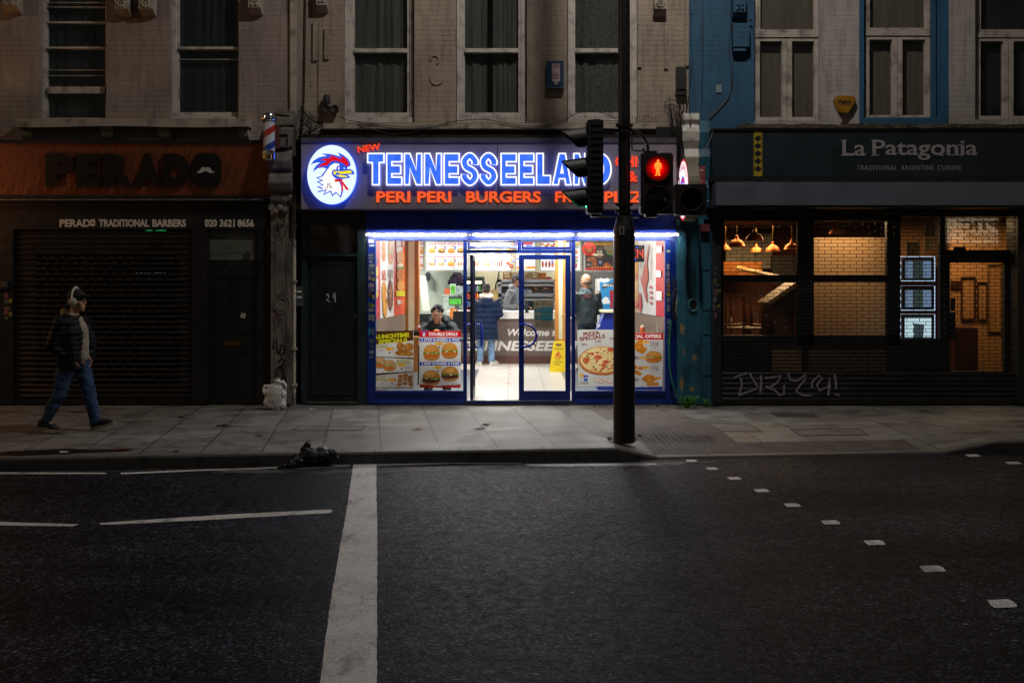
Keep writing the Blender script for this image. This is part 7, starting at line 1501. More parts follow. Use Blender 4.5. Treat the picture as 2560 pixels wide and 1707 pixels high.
t, d = menuframe(1349, 603, 1428, 679, 'backlit menu with pizza above a row of dark ribs, left of the wooden pillar'); d.rect(1351, 605, 1426, 676, 'e4e6ee')
for k in range(10): d.ellipse(1356 + 5 * k, 611 + (k % 3) * 2, 4, 3, ('c03a2a', 'e0c080', 'b8502a')[k % 3], 8, .2, k)
for k in range(4): d.chicken(1357 + 8.2 * k, 661, 6, 17, '7e2a26', k)
d.cup(1378, 649, 1384, 657, '2a5ab8'); d.chicken(1392, 660, 8, 10, 'd8803a', 3); d.sheet('panel', m_menu, t)
t, d = menuframe(1432, 601, 1453.5, 678, 'sliver of a backlit menu with yellow lettering right of the door', 6.9); d.rect(1434, 604, 1450, 675, 'e6e6ea'); d.rect(1437, 607, 1450, 612, 'e8c030'); d.lines(1438, 612, 1449, 622, 3, '5a5a2a', 2, .3); d.burger(1440, 630, 10, 10, 'fillet', 2); d.rect(1434, 642, 1446, 645.5, 'c8283a'); d.cup(1437, 647, 1445, 656, '4a9a5a'); d.chicken(1440, 664, 6, 14, '9a2a34', 4); d.sheet('panel', m_menu, t)
t, d = menuframe(1460, 602, 1568, 679, 'dark menu board of grilled chicken with a gold header strip', 6.6); m_menud = printmat('menu_dark', .42); d.rect(1463, 605, 1565, 675.5, '2c2826'); d.rect(1463, 607, 1565, 614, 'c8963c'); d.write('PERI PERI CHICKEN', 1478, 609, 1508, 612.5, '6a4a1c', .01); d.write('CHARGRILLED', 1516, 609, 1560, 612.5, '6a4a1c', .01)
d.poly([(1509, 615), (1532, 615), (1532, 640), (1520, 630), (1509, 622)], '8a7664')
for k, (x, y, w, h, c) in enumerate(((1476, 627, 18, 15, '8a3c24'), (1479, 648, 26, 12, '8a4424'), (1486, 659, 14, 12, '8a4020'), (1517, 664, 20, 14, '8a3c1c'), (1545, 655, 20, 16, '8a4020'))): d.chicken(x, y, w, h, c, k)
d.ellipse(1499, 629, 7, 4, 'd8d2c4', 14); d.ellipse(1499, 628.5, 5, 2.6, '7a5a34', 10, .2); d.ellipse(1490, 637, 9, 3.4, 'd8c8a8', 12, .1); d.ellipse(1502, 637, 7, 3, 'd0bc98', 12, .1); d.ellipse(1526, 631, 10, 7, '5a8a38', 14, .15); d.ellipse(1526, 630, 6, 4.5, '8a5a40', 12, .2); d.cup(1497, 653, 1504, 661, '3a5a9a'); d.lines(1490, 619, 1508, 622, 2, 'b08a8a', 2, .3); d.lines(1466, 660, 1480, 665, 2, 'b08a8a', 3, .3); d.lines(1493, 642, 1505, 646, 2, 'b07a7a', 3, .3)
d.poly([(1463, 669), (1565, 669), (1565, 675.5), (1463, 675.5)], 'a82a20'); 
for k in range(12): d.poly([(1478 + 7 * k, 669.5), (1482 + 7 * k, 669.5), (1481 + 7 * k, 665 - (k % 3))], 'e8922a')
d.sheet('panel', m_menud, t)
t, d = menuframe(1046.5, 600, 1061.5, 677, 'narrow backlit menu strip on the left return wall beside the wood pillar', 5.6); d.rect(1048, 603, 1060, 674, 'c8bcc0'); d.pill(1049, 608, 1059, 611, '9a4a5a'); d.burger(1054, 626, 10, 20, 'fillet', 3); d.pill(1049, 641, 1059, 644, '9a4a5a'); d.chicken(1054, 664, 9, 10, 'b87a6a', 3); d.sheet('panel', m_menud, t)
# ------------------------------------------------------------------ counter and everything round it
def mosaic():
    m, nt, p = nodes('counter_mosaic'); g = nt.nodes.new('ShaderNodeNewGeometry'); s = nt.nodes.new('ShaderNodeMapping'); s.inputs['Rotation'].default_value = (radians(90), 0, 0); nt.links.new(g.outputs['Position'], s.inputs[0])
    b = nt.nodes.new('ShaderNodeTexBrick'); nt.links.new(s.outputs[0], b.inputs['Vector']); b.offset = 0; b.inputs['Scale'].default_value = 1; b.inputs['Brick Width'].default_value = .03; b.inputs['Row Height'].default_value = .03; b.inputs['Mortar Size'].default_value = .004
    b.inputs['Color1'].default_value = (.075, .05, .045, 1); b.inputs['Color2'].default_value = (.10, .07, .06, 1); b.inputs['Mortar'].default_value = (.20, .16, .15, 1); nt.links.new(b.outputs['Color'], p.inputs['Base Color']); p.inputs['Roughness'].default_value = .35; return m
CY = 6.64; cn = thing('service_counter', 'long brown mosaic counter with a white top, lettered Welcome to TENNESSEELAND', 'counter', (X(1340, CY), CY, FZ))
b = MB(); b.box(X(1118, CY), 2.28, CY, CY + .6, FZ + .17, Z(797, CY)); b.build('front', mosaic(), cn)
b = MB(); b.box(X(1118, CY), 2.28, CY - .02, CY + .6, FZ, FZ + .17); b.build('plinth', M('brown_plinth', '5a3a34', .4), cn); b = MB(); b.box(X(1115, CY), 2.28, CY - .06, CY + .66, Z(797, CY), Z(778, CY)); b.build('top', m_whiteclean, cn, bevel=.008)
b = MB(); b.text('Welcome to', 1269, 822, 1404, 840, CY - .001, .006, .03, shear=.25); b.build('lettering', m_whiteclean, cn); b = MB(); b.text('TENNESSEELAND', 1164, 852, 1498, 877, CY - .001, .006, .035, shear=.2); b.build('lettering', m_whiteclean, cn)
fa = MB()
for x, y in ((1276, 918), (1277, 935), (1271, 958.5)):
    p = G(x, y, FZ); fa.add([p + Vector(q) + Vector((0, 0, .003)) for q in ((-.05, -.02, 0), (.03, -.04, 0), (.05, 0, 0), (.03, .04, 0), (-.05, .03, 0))], [(0, 1, 2, 3, 4)])
fa.build('floor_arrow', M('red_vinyl', 'b84a48', .5), tk, recalc=False)
# heated cabinet and shelves
hc = thing('hot_cabinet', 'stainless steel heated display cabinet with food trays behind the counter', 'cabinet', (X(1318, 7.8), 7.8, FZ)); HY_ = 7.75
b = MB()
for y0, y1 in ((699, 706), (710, 716), (733, 742), (746, 752)): b.pb(1245, y0, 1392, y1, HY_, HY_ + .45)
b.pb(1245, 699, 1254, 790, HY_, HY_ + .45); b.pb(1384, 699, 1392, 790, HY_, HY_ + .45); b.pb(1245, 752, 1256, 795, HY_ - .03, HY_); b.pb(1245, 790, 1392, 990, HY_, HY_ + .45); b.build('body', m_steel, hc, bevel=.006)
b = MB(); b.pb(1254, 700, 1384, 790, HY_ + .44, HY_ + .45); b.build('back_panel', m_cream, hc)
for k, (x0, x1, y0, y1, c) in enumerate(((1257, 1277, 726, 732, '3a3c3a'), (1280, 1330, 724, 732, '4a5a7a'), (1335, 1380, 722, 732, '8a5a3a'), (1258, 1275, 768, 784, 'a86a4a'), (1320, 1334, 760, 785, '3c4248'), (1340, 1380, 765, 785, 'a87a5a'))):
    b = MB(); b.pb(x0, y0, x1, y1, HY_ + .08, HY_ + .3); tr = b.build('tray', m_steel if k % 2 else m_blackmatt, hc, bevel=.01)
    f = MB(); rn = random.Random(k)
    for q in range(6): f.ell((X(rn.uniform(x0 + 2, x1 - 2), HY_ + .1), HY_ + .07 + rn.uniform(0, .1), Z(y0, HY_ + .1) + .01), (.05, .04, .03), 8, 6)
    f.build('food', M('tray_food_' + c, c, .5, var=.25, vs=30), tr, smooth=True)
m_card = M('cardboard', '8a6a44', .8, var=.15, vs=5)
for x0, x1, y0, y1, lab, mt in ((1257, 1281, 680, 698.5, 'large brown cardboard box leftmost on top of the steel cabinet', m_card), (1282, 1325, 681, 698.5, 'wide cardboard box behind the door stile on the steel cabinet', m_card), (1326.5, 1347, 680.5, 698.5, 'cardboard box with pale print next to the orange box on the cabinet', m_card), (1348, 1365, 682, 698.5, 'small orange box on the steel cabinet', M('orange_card', 'a0561c', .7)), (1366, 1379, 692, 698.5, 'flat red packet at the right on the steel cabinet', M('red_packet', '9a2a30', .5))):
    t = MB(); t.pb(x0, y0, x1, y1, HY_ + .05, HY_ + .32); bo = tag(t.build('cardboard_box', mt, None, bevel=.004), lab, 'box')
    q = Decal(onY(HY_ + .049)); 
    if mt is m_card: q.lines(x0 + 3, y0 + 2, x1 - 3, y0 + 6, 1, 'd8c8a8', x0, .1); q.lines(x0 + 5, y0 + 8, x1 - 5, y0 + 13, 1, 'c8b490', x0 + 2, .1); q.sheet('print', m_print, bo)
# drinks fridge
fd = thing('drinks_fridge', 'glass fronted drinks fridge with a lit interior behind the customer in the navy coat', 'fridge', (X(1186, 7.4), 7.4, FZ)); FY = 7.3
b = MB(); b.pb(1158, 692, 1210, 699, FY, FY + .5); b.pb(1205, 699, 1210, 800, FY, FY + .5); b.pb(1158, 699, 1161, 800, FY, FY + .5); b.pb(1158, 800, 1210, 990, FY, FY + .5); b.pb(1158, 699, 1210, 800, FY + .48, FY + .5); b.build('cabinet', m_blackmatt, fd)
b = MB(); b.pb(1161, 703, 1204, 709, FY + .1, FY + .2); b.build('light', emit('fridge_light', (1, .85, .6), 4), fd)
bcols = ('3a8a34', 'd87a20', '2a4a9a', '3a2a20', '9aa0a4', 'b83030')
for r in range(4):
    b = MB(); y = 727 + 19 * r; b.pb(1161, y, 1205, y + 1.5, FY + .05, FY + .46); sh = b.build('shelf', m_steel, fd)
    for q in range(7):
        x = 1164 + 6 * q; c = bcols[(q * 2 + r * 3) % 6]; h_ = .1; bt = MB(); o = (X(x, FY + .1), FY + .12, Z(y, FY + .1)); bt.lathe(o, [(.024, 0), (.026, .01), (.026, .08), (.011, .11), (.011, .13)], 9); bt.build('bottle', M('drink_' + c, c, .2, var=.1, bst=0), sh, smooth=40)
# left corner: board, dispenser, switch, cabinet, tablets, jacket
b = MB(); b.prism([(X(1047.5, 7.0), 7.0, Z(690, 7.0)), (X(1064, 7.0), 7.0, Z(690, 7.0)), (X(1075, 6.8), 6.8, Z(777, 6.8)), (X(1057, 6.8), 6.8, Z(777, 6.8))], (0, .05, 0)); tag(b.build('white_board', M('off_white_board', 'c8c0b2', .5), None), 'off white board leaning in the corner behind the seated man', 'board')
b = MB(); b.pb(1063, 680, 1075, 703, 7.9, 8.2); tag(b.build('soap_dispenser', M('dispenser_dark', '2a2c34', .4), None, bevel=.03), 'dark wall dispenser under the burger menu', 'dispenser')
b = MB(); b.pb(1083, 701, 1089, 724, 8.22, 8.29); b.cur = 0; tag(b.build('light_switch', m_steel, None, bevel=.004), 'narrow steel switch panel on the mint wall', 'switch')
b = MB(); b.pb(1108, 738, 1143, 960, 7.35, 7.9); b.pb(1106, 737, 1145, 740, 7.33, 7.92); tag(b.build('side_cabinet', M('mint_cabinet', 'a8b4ac', .4), None, bevel=.006), 'pale mint cabinet under the delivery tablets', 'cabinet')
b = MB(); b.pb(1111, 720, 1127, 737, 7.5, 7.7); tag(b.build('cardboard_box', M('orange_carton', 'a84a24', .7), None, bevel=.004), 'orange carton standing on the mint cabinet', 'box')
t = thing('tablet', 'black delivery tablet with a green screen on the mint cabinet', 'tablet', (X(1139, 7.2), 7.2, Z(763, 7.2))); b = MB(); b.pb(1122, 741, 1155, 763, 7.2, 7.23); b.build('case', m_blackmatt, t, bevel=.004); d = Decal(onY(7.199)); d.rect(1123.5, 747, 1153, 761, '3f9a2c'); d.lines(1126, 749, 1150, 753, 1, '2a6a20', 3, .5); d.ellipse(1144.5, 757, 2.4, 2.4, '1c3a18', 10); d.lines(1125, 742.5, 1150, 745.5, 1, '4a6a6a', 3, .5); d.sheet('screen', printmat('screen_print', .45), t)
b = MB(); b.box(X(1138, 7.22), X(1141, 7.22), 7.22, 7.26, Z(790, 7.2), Z(763, 7.2)); b.build('stand', m_blackmatt, t)
t = thing('display_stand', 'small stand with a green phone card and a round grey disc above the tablet', 'display', (X(1140, 7.4), 7.4, Z(737, 7.4))); b = MB(); b.pb(1125, 710, 1139, 736, 7.4, 7.42); b.build('phone_card', M('pale_edge', 'b8c4bc', .4), t, bevel=.004); d = Decal(onY(7.399)); d.rect(1126.5, 713, 1137.5, 734, '4a9a24'); d.lines(1128, 719, 1136, 726, 2, '1c3a10', 3, .4); d.sheet('screen', MATS['screen_print'], t)
b = MB(); b.lathe((X(1147, 7.42), 7.42, Z(725, 7.42)), [(11 * .0089, 0), (11 * .0089, .01)], 22, 'y'); b.build('disc', M('grey_disc', '98a4a8', .4), t); d = Decal(onY(7.418)); d.lines(1141, 719, 1150, 729, 3, '5a666a', 3, .6); d.sheet('disc_print', m_print, t)
t = thing('hanging_jacket', 'dark purple jacket hanging on the wall beside the fridge', 'jacket', (X(1140, 7.9), 7.9, Z(716, 7.9))); b = MB()
for x, y, r in ((1134, 698, 11), (1146, 694, 12), (1128, 706, 9), (1140, 708, 12), (1152, 706, 10), (1138, 688, 7)): b.ell((X(x, 7.95), 7.98, Z(y, 7.95)), (r * .009, .09, r * .009), 12, 9)
remesh(b, 'cloth', M('purple_cloth', '3c2c48', .8, var=.25, vs=12), t, .02, 2, lambda c, n: .02 * mn.noise(c * 16))
t = thing('delivery_sign', 'orange folded card with a white house symbol on the counter end', 'sign', (X(1137, 6.5), 6.5, Z(796, 6.5))); b = MB(); b.prism([(X(a, 6.5), 6.5, Z(c, 6.5)) for a, c in ((1125, 771), (1137, 770.5), (1150, 781), (1150, 796), (1125, 795))], (0, .06, 0)); b.build('card', M('orange_sign', 'd87a14', .5, var=.05), t)
d = Decal(onY(6.498)); d.poly([(1132, 779), (1137, 774), (1142, 779), (1141, 784), (1133, 784)], 'f0e8d8'); d.rect(1134.5, 780, 1135.5, 784, 'd87a14'); d.rect(1138.5, 780, 1139.5, 784, 'd87a14'); d.write('JUST EAT', 1130, 786, 1145, 789, 'f0e8d8', .03); d.sheet('print', m_print, t)
b = MB(); b.tube([(X(1247, 8.2), 8.25, Z(680, 8.2)), (X(1244, 8.2), 8.24, Z(700, 8.2)), (X(1239, 8.2), 8.24, Z(712, 8.2)), (X(1238, 8.2), 8.24, Z(725, 8.2))], .014, 7); tag(b.build('cable', m_cable, None, smooth=True), 'thick black cable down the cream tiled wall left of the steel cabinet', 'cables')
b = MB(); b.pb(1227, 724, 1244, 752, 6.9, 7.1); tag(b.build('paper_bag', M('kraft_paper', '9a8250', .7), None, bevel=.006), 'brown paper takeaway bag standing on the counter before the customer', 'bag')
# ice cream freezer, bin
t = thing('ice_cream_freezer', 'upright ice cream freezer with a blue sky and clouds panel beside the bald man', 'freezer', (X(1530, 5.6), 5.6, FZ)); FY = 5.6
b = MB(); b.pb(1494, 697, 1564, 960, FY + .006, FY + .6); b.pb(1494, 697, 1500, 960, FY - .02, FY + .006); b.build('body', m_whiteclean, t, bevel=.01)
d = Decal(onY(FY)); d.rect(1500, 698, 1562, 790, '2c8cc4'); 
for x, y, r in ((1503, 700, 6), (1511, 702, 6), (1518, 700, 6), (1508, 752, 5), (1515, 748, 7), (1520, 755, 6), (1512, 756, 6), (1545, 735, 7), (1552, 738, 6)): d.ellipse(x, y, r, r * .8, 'e6e8ea', 14)
pts = [(1506 + 54 * k / 10, 719 - 8 * sin(pi * k / 10)) for k in range(11)]; d.poly([(a, b_ - 4) for a, b_ in pts] + [(a, b_ + 4) for a, b_ in pts[::-1]], '4a3a2c'); d.write("BEN & JERRY'S", 1508, 710, 1558, 717.5, 'e8e6e0', .04)
for k in range(4): d.ellipse(1529, 732 + 11 * k, 5 - .4 * k, 6, 'b82030', 12, .1, k)
d.sheet('front_panel', m_print, t)
t = thing('litter_bin', 'blue plastic bin with a cream tray top near the right window', 'bin', (X(1520, 1.5), 1.5, FZ)); b = MB(); b.prism([(X(1512, 1.5), 1.5, Z(782, 1.5)), (X(1564, 1.5), 1.5, Z(782, 1.5)), (X(1570, 1.5), 1.5, FZ), (X(1494, 1.5), 1.5, FZ), (X(1494, 1.5), 1.5, Z(824, 1.5))], (0, .4, 0)); b.build('body', M('bin_blue', '1c3aa0', .4, var=.1), t, bevel=.008); b = MB(); b.pb(1504, 776, 1566, 782, 1.45, 1.95); b.build('tray_top', M('cream_plastic', 'd0c8a8', .45), t, bevel=.006)
b = MB(); b.prism([(X(1492, 1.49), 1.49, Z(818, 1.49)), (X(1497, 1.49), 1.49, Z(810, 1.49)), (X(1502, 1.49), 1.49, Z(812, 1.49)), (X(1497, 1.49), 1.49, Z(819, 1.49))], (0, .01, 0)); b.build('handle', m_whiteclean, t)
# tables, bottles
m_tabletop = M('table_laminate', 'b08a54', .35, var=.12, stretch=(.6, 4, 4))
def table(x0, x1, Y0, Y1, zt, lab):
    t = thing('cafe_table', lab, 'table', ((x0 + x1) / 2, (Y0 + Y1) / 2, FZ)); b = MB(); b.box(x0, x1, Y0, Y1, zt - .035, zt); b.build('tabletop', m_tabletop, t, bevel=.006); b = MB(); c = (x0 + x1) / 2, (Y0 + Y1) / 2; b.tube([(*c, FZ + .02), (*c, zt - .03)], .035, 12); b.build('column', m_steel, t, smooth=40)
    for k in range(4):
        a = k * pi / 2 + pi / 4; b = MB(); b.tube([(*c, FZ + .05), (c[0] + .3 * cos(a), c[1] + .3 * sin(a), FZ + .015)], [.025, .015], 8); b.build('foot', m_steel, t)
TZ = .99
table(-1.62, -.86, .22, .66, TZ, 'wooden cafe table where the young man eats behind the DOUBLE DEALS poster'); table(1.5, 2.25, .5, 1.1, TZ + .02, 'wooden cafe table by the right window holding a sauce bottle')
def bottle(px_, py_, Y_, h, mat, capm, lab, r=.032):
    o = Vector((X(px_, Y_), Y_, Z(py_, Y_))); t = thing('sauce_bottle', lab, 'bottle', o, 'sauce bottles'); b = MB(); b.lathe(o, [(r * .9, 0), (r, .01), (r, h * .62), (r * .75, h * .7)], 14); b.build('body', mat, t, smooth=40); b = MB(); b.lathe(o, [(r * .78, h * .7), (r * .8, h * .84), (r * .3, h * .88), (r * .2, h)], 12); b.build('cap', capm, t, smooth=40)
bottle(1606, 831.5, .8, .125, M('pink_sauce', 'd8704a', .35), m_whiteclean, 'orange pink sauce bottle with a white cap on the right cafe table', .04); bottle(1048, 828, .4, .09, M('red_sauce', 'b8402c', .35), m_whiteclean, 'reddish sauce bottle at the left edge of the eating man', .03)
b = MB(); b.obox((X(1642.5, .5), .5, Z(818.5, .5)), (.012, 0, 0), (0, .004, 0), (-.006, 0, .075)); tag(b.build('table_card', m_whiteclean, None), 'thin white card standing on the right cafe table', 'card')
def chair(px_, Y_, lab, rz):
    o = Vector((X(px_, Y_), Y_, FZ)); t = thing('cafe_chair', lab, 'chair', o, 'dark cafe chairs'); Tm = Matrix.Translation(o) @ Matrix.Rotation(rz, 4, 'Z')
    s = MB(); s.box(-.2, .2, -.2, .2, .62, .66); s.xf(Tm); s.build('seat', m_blackmatt, t, bevel=.01); s = MB(); s.box(-.2, .2, .18, .22, .78, 1.2); s.xf(Tm); s.build('backrest', m_blackmatt, t, bevel=.01)
    for a in (-1, 1):
        for c in (-1, 1): s = MB(); s.tube([(a * .17, c * .17, .62), (a * .19, c * .19, 0)], .014, 7); s.xf(Tm); s.build('leg', m_blackmatt, t)
chair(1094, .98, 'dark cafe chair the young man sits on', pi * 0); chair(1160, 4.6, 'brown backed cafe chair seen beside the open door', pi); chair(1075, 2.6, 'dark cafe chair behind the eating man', 0.0)
# wet floor sign
wf = thing('wet_floor_sign', 'yellow plastic wet floor warning stand by the wooden pillar', 'warning sign', (X(1397, 4.75), 4.75, FZ)); WY = 4.7
def trap(Y_, lean, nm):
    b = MB(); q = [(1373.5, 933), (1384, 933), (1387, 930.5), (1401, 930.5), (1404, 933.5), (1413.5, 933.5), (1420, 933.5), (1412, 856), (1409, 853.5), (1388, 854), (1384.5, 857)]
    def pt(u, v): t = (933 - v) / 80; return (X(u, WY), Y_ + lean * t, Z(v, WY))
    b.prism([pt(*p) for p in q], (0, .018, 0)); return b.build(nm, M('safety_yellow', 'e8c800', .4, var=.05), wf, bevel=.003), pt
fr_, pt = trap(WY, .10, 'front_panel'); trap(WY + .22, -.10, 'back_panel')
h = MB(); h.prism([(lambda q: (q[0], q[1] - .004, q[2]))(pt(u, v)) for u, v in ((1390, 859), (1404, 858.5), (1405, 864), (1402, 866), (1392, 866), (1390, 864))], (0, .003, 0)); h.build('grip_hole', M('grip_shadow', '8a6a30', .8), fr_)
d = Decal(lambda u, v, l: (lambda q: (q[0], q[1] - .002 - l, q[2]))(pt(u, v))); d.write('CAUTION', 1386, 870.5, 1408, 874.5, '1c1808', .02); d.poly([(1396, 877), (1406, 895), (1386, 895)], 'd02818'); d.poly([(1396, 880), (1403.3, 893.5), (1388.7, 893.5)], 'e8c800'); d.poly([(1392, 884), (1398, 883), (1397, 888), (1401, 893), (1399, 893.5), (1394, 889), (1390, 891)], 'd02818'); d.ellipse(1397, 882, 1.2, 1.2, 'd02818', 8)
d.write('WET', 1389, 898, 1401, 901, '1c1808', .01); d.write('FLOOR', 1384, 903.5, 1406, 907, '1c1808', .01); d.lines(1386, 909, 1402, 914, 2, '8a7a10', 3, .5); d.sheet('print', m_print, fr_)
# ------------------------------------------------------------------ people
m_denim = M('blue_denim', '1f3a5c', .8, var=.3, vs=7, bs=160, bst=.3, dirt='182c48'); m_denimlt = M('pale_denim', '5f7d9c', .8, var=.25, vs=7, bs=160, bst=.3)
m_eye = M('eye_white', 'c8c4bc', .3, bst=0); m_iris = M('eye_dark', '14100c', .2, bst=0)
def head_geo(b, T, k=1.0):
    q = len(b.v)
    b.ell((-.01, 0, .025), (.098, .077, .112), 18, 12); b.ell((.035, 0, -.06), (.062, .056, .066), 14, 10); b.ell((.066, 0, -.104), (.028, .03, .022), 10, 8)
    b.ell((.084, 0, .03), (.012, .045, .011), 10, 8); b.tube([(.085, 0, .022), (.106, 0, -.022), (.092, 0, -.034)], [.010, .016, .012], 8); b.ell((.088, 0, -.060), (.014, .024, .009), 10, 6); b.ell((.086, 0, -.073), (.014, .021, .009), 10, 6)
    for s_ in (-1, 1): b.ell((-.008, s_ * .078, -.012), (.022, .010, .032), 10, 8); b.ell((.06, s_ * .042, -.03), (.03, .024, .03), 10, 8)
    if k != 1: b.xf(Matrix.Scale(k, 4), q)
    b.xf(T, q)
def eyes(T, par, k=1.0):
    for s_ in (-1, 1):
        b = MB(); b.ell((.084, s_ * .031, .008), (.012, .013, .008), 10, 8); b.xf(T @ Matrix.Scale(k, 4)); e = b.build('eye', m_eye, par, smooth=True)
        b = MB(); b.ell((.093, s_ * .030, .008), (.004, .005, .006), 8, 6); b.xf(T @ Matrix.Scale(k, 4)); b.build('iris', m_iris, e, smooth=True)
        b = MB(); b.tube([(.100, s_ * .014, .030), (.102, s_ * .032, .034), (.088, s_ * .052, .028)], [.002, .003, .002], 6); b.xf(T @ Matrix.Scale(k, 4)); b.build('eyebrow', m_hair, par, smooth=True)
def hand_geo(b, wrist, d, palm_n, curl=.5, r=.0088):
    """palm, four bent fingers of different lengths and a thumb from the side of the palm"""
    d = Vector(d).normalized(); n = Vector(palm_n).normalized(); s_ = d.cross(n).normalized(); n = s_.cross(d).normalized(); w = Vector(wrist)
    b.tube([w - d * .02, w + d * .03, w + d * .085], [(.025, .02), (.036, .016), (.038, .013)], 10)
    for i, L in enumerate((.066, .076, .072, .056)):
        p = w + d * .082 + s_ * (-.028 + .0185 * i); a1, a2, a3 = curl * .7, curl * 1.5, curl * 2.1
        q1 = p + (d * cos(a1) + n * sin(a1)) * L * .45; q2 = q1 + (d * cos(a2) + n * sin(a2)) * L * .33; q3 = q2 + (d * cos(a3) + n * sin(a3)) * L * .25; b.tube([p - d * .01, q1, q2, q3], [r * 1.05, r, r * .92, r * .75], 7)
    p = w + d * .025 - s_ * .03; b.tube([p, p - s_ * .028 + d * .03 + n * .01, p - s_ * .03 + d * .06 + n * .025], [r * 1.3, r * 1.15, r * .85], 7)
def figure(t, J, skin, k=1.0, headT=None, hands=(), voxel=.009):
    b = MB(); head_geo(b, headT, k)
    b.tube([J['neck'], (Vector(J['neck']) + headT @ Vector((-.02, 0, -.05))) / 2, headT @ Vector((-.015, 0, -.03))], [.062, .052, .054], 12)
    b.tube([J['pelvis'] - Vector((0, 0, .1)), J['pelvis'], (J['pelvis'] + J['chest']) / 2, J['chest'], J['neck']], [(.14, .10), (.15, .105), (.13, .09), (.165, .11), (.07, .06)], 16)
    for s_ in 'LR':
        b.tube([J['sh' + s_], J['el' + s_], J['ha' + s_]], [.052, .041, .028], 10)
        if 'hip' + s_ in J: b.tube([J['hip' + s_], J['kn' + s_], J['an' + s_]], [.082, .055, .04], 10); b.tube([J['an' + s_], J['to' + s_]], [.04, .03], 8)
    for h in hands: hand_geo(b, *h)
    return remesh(b, 'body', skin, t, voxel, 3)
def shoe(t, heel, toe, up, mat, sole, name='shoe'):
    heel, toe = Vector(heel), Vector(toe); d = (toe - heel); L = d.length; d.normalize(); u = Vector((0, 0, 1)) - d * d.z; u.normalize(); s_ = d.cross(u)
    b = MB(); b.tube([heel + u * .045, heel + d * .06 + u * .06, heel + d * L * .45 + u * .058, heel + d * L * .75 + u * .045, toe + u * .035 - d * .01], [(.036, .04), (.04, .056), (.043, .05), (.046, .036), (.026, .02)], 12); b.tube([heel + d * .05 + u * .05, heel + d * .045 + u * .105], [(.044, .05), (.042, .046)], 10)
    o = remesh(b, name, mat, t, .009, 2); b = MB(); b.tube([heel + d * -.012 + u * .016, heel + d * .06 + u * .014, heel + d * L * .5 + u * .014, heel + d * L * .8 + u * .018, toe + u * .024], [(.033, .018), (.042, .018), (.043, .017), (.046, .016), (.022, .012)], 12); b.build('sole', sole, o, smooth=True)
def V3(*a): return Vector(a)
def place(J, o, yaw):
    R = Matrix.Rotation(yaw, 4, 'Z'); return {k: (R @ v) + o for k, v in J.items()}
quilt = lambda pitch, amp: (lambda c, n: amp * (abs(sin(pi * c.z / pitch)) ** .6 - .6) + .006 * mn.noise(c * 12))
fold = lambda a, s_: (lambda c, n: a * (mn.noise(c * s_) + .5 * mn.noise(Vector((c.x * s_ * 2, c.y * s_ * 2, c.z * s_ * .7)))))
def jacket(t, J, mat, extra, cuff=1.0, hem=None, name='jacket', fn=None, arm=(.082, .068, .055), body=((.19, .14), (.185, .135), (.205, .145), (.10, .085)), voxel=.011):
    b = MB(); p = J['pelvis']; b.tube([hem if hem is not None else p - Vector((0, 0, .12)), (p + J['chest']) / 2, J['chest'], J['neck']], list(body), 20)
    for s_ in 'LR': b.tube([J['sh' + s_] + (J['chest'] - J['sh' + s_]) * .3, J['sh' + s_], J['el' + s_], J['ha' + s_].lerp(J['el' + s_], .12 * cuff)], [arm[0] * 1.05, arm[0], arm[1], arm[2]], 12)
    extra(b); return remesh(b, name, mat, t, voxel, 3, fn)
# ---- the young man walking past the barber's
ow = Vector((X(185, -2.61), -2.61, 0)); w = thing('person', 'man in a black puffer jacket, jeans and white headphones walking right along the pavement', 'person', ow)
J = place({'neck': V3(-.005, 0, 1.43), 'chest': V3(-.02, 0, 1.24), 'pelvis': V3(-.01, 0, .93), 'shR': V3(-.06, -.185, 1.37), 'elR': V3(-.165, -.24, 1.05), 'haR': V3(.01, -.135, .90), 'shL': V3(.0, .185, 1.37), 'elL': V3(.10, .255, 1.07), 'haL': V3(.11, .125, .91),
           'hipL': V3(.02, .09, .88), 'knL': V3(.135, .10, .50), 'anL': V3(.225, .10, .12), 'toL': V3(.36, .10, .09), 'hipR': V3(-.03, -.09, .88), 'knR': V3(-.14, -.10, .47), 'anR': V3(-.30, -.10, .16), 'toR': V3(-.18, -.1, .05)}, ow, 0)
HT = Matrix.Translation(ow + V3(.045, -.01, 1.595)) @ Matrix.Rotation(-.06, 4, 'Z') @ Matrix.Rotation(.03, 4, 'Y')
figure(w, J, m_skin, 1.0, HT, [(J['haL'], (.25, -.05, -1), (-.3, -1, 0), .55), (J['haR'], (.6, .1, -.8), (.3, 1, 0), .6)]); eyes(HT, w)
m_puff = M('black_nylon', '08080b', .6, var=.25, vs=8, bs=90, bst=.15, spec=.2)
def jk(b):
    b.tube([J['pelvis'] + V3(.06, .16, -.14), J['pelvis'] + V3(.08, .17, .1), J['chest'] + V3(.05, .15, 0)], [(.115, .05), (.12, .055), (.10, .05)], 12); b.tube([J['pelvis'] + V3(-.02, -.16, -.14), J['pelvis'] + V3(-.01, -.165, .1), J['chest'] + V3(.0, -.14, 0)], [(.11, .05), (.12, .055), (.10, .05)], 12)
b_ = MB()
jk_ = jacket(w, J, m_puff, jk, hem=J['pelvis'] + V3(-.03, 0, -.15), fn=quilt(.062, .011), arm=(.092, .082, .062), body=((.155, .20), (.15, .195), (.155, .195), (.075, .09)))
b = MB(); b.tube([J['pelvis'] + V3(.075, .02, -.05), J['pelvis'].lerp(J['chest'], .5) + V3(.085, .02, 0), J['chest'] + V3(.085, .01, .02), J['neck'] + V3(.045, 0, -.03)], [(.105, .105), (.10, .10), (.095, .095), (.05, .06)], 14)
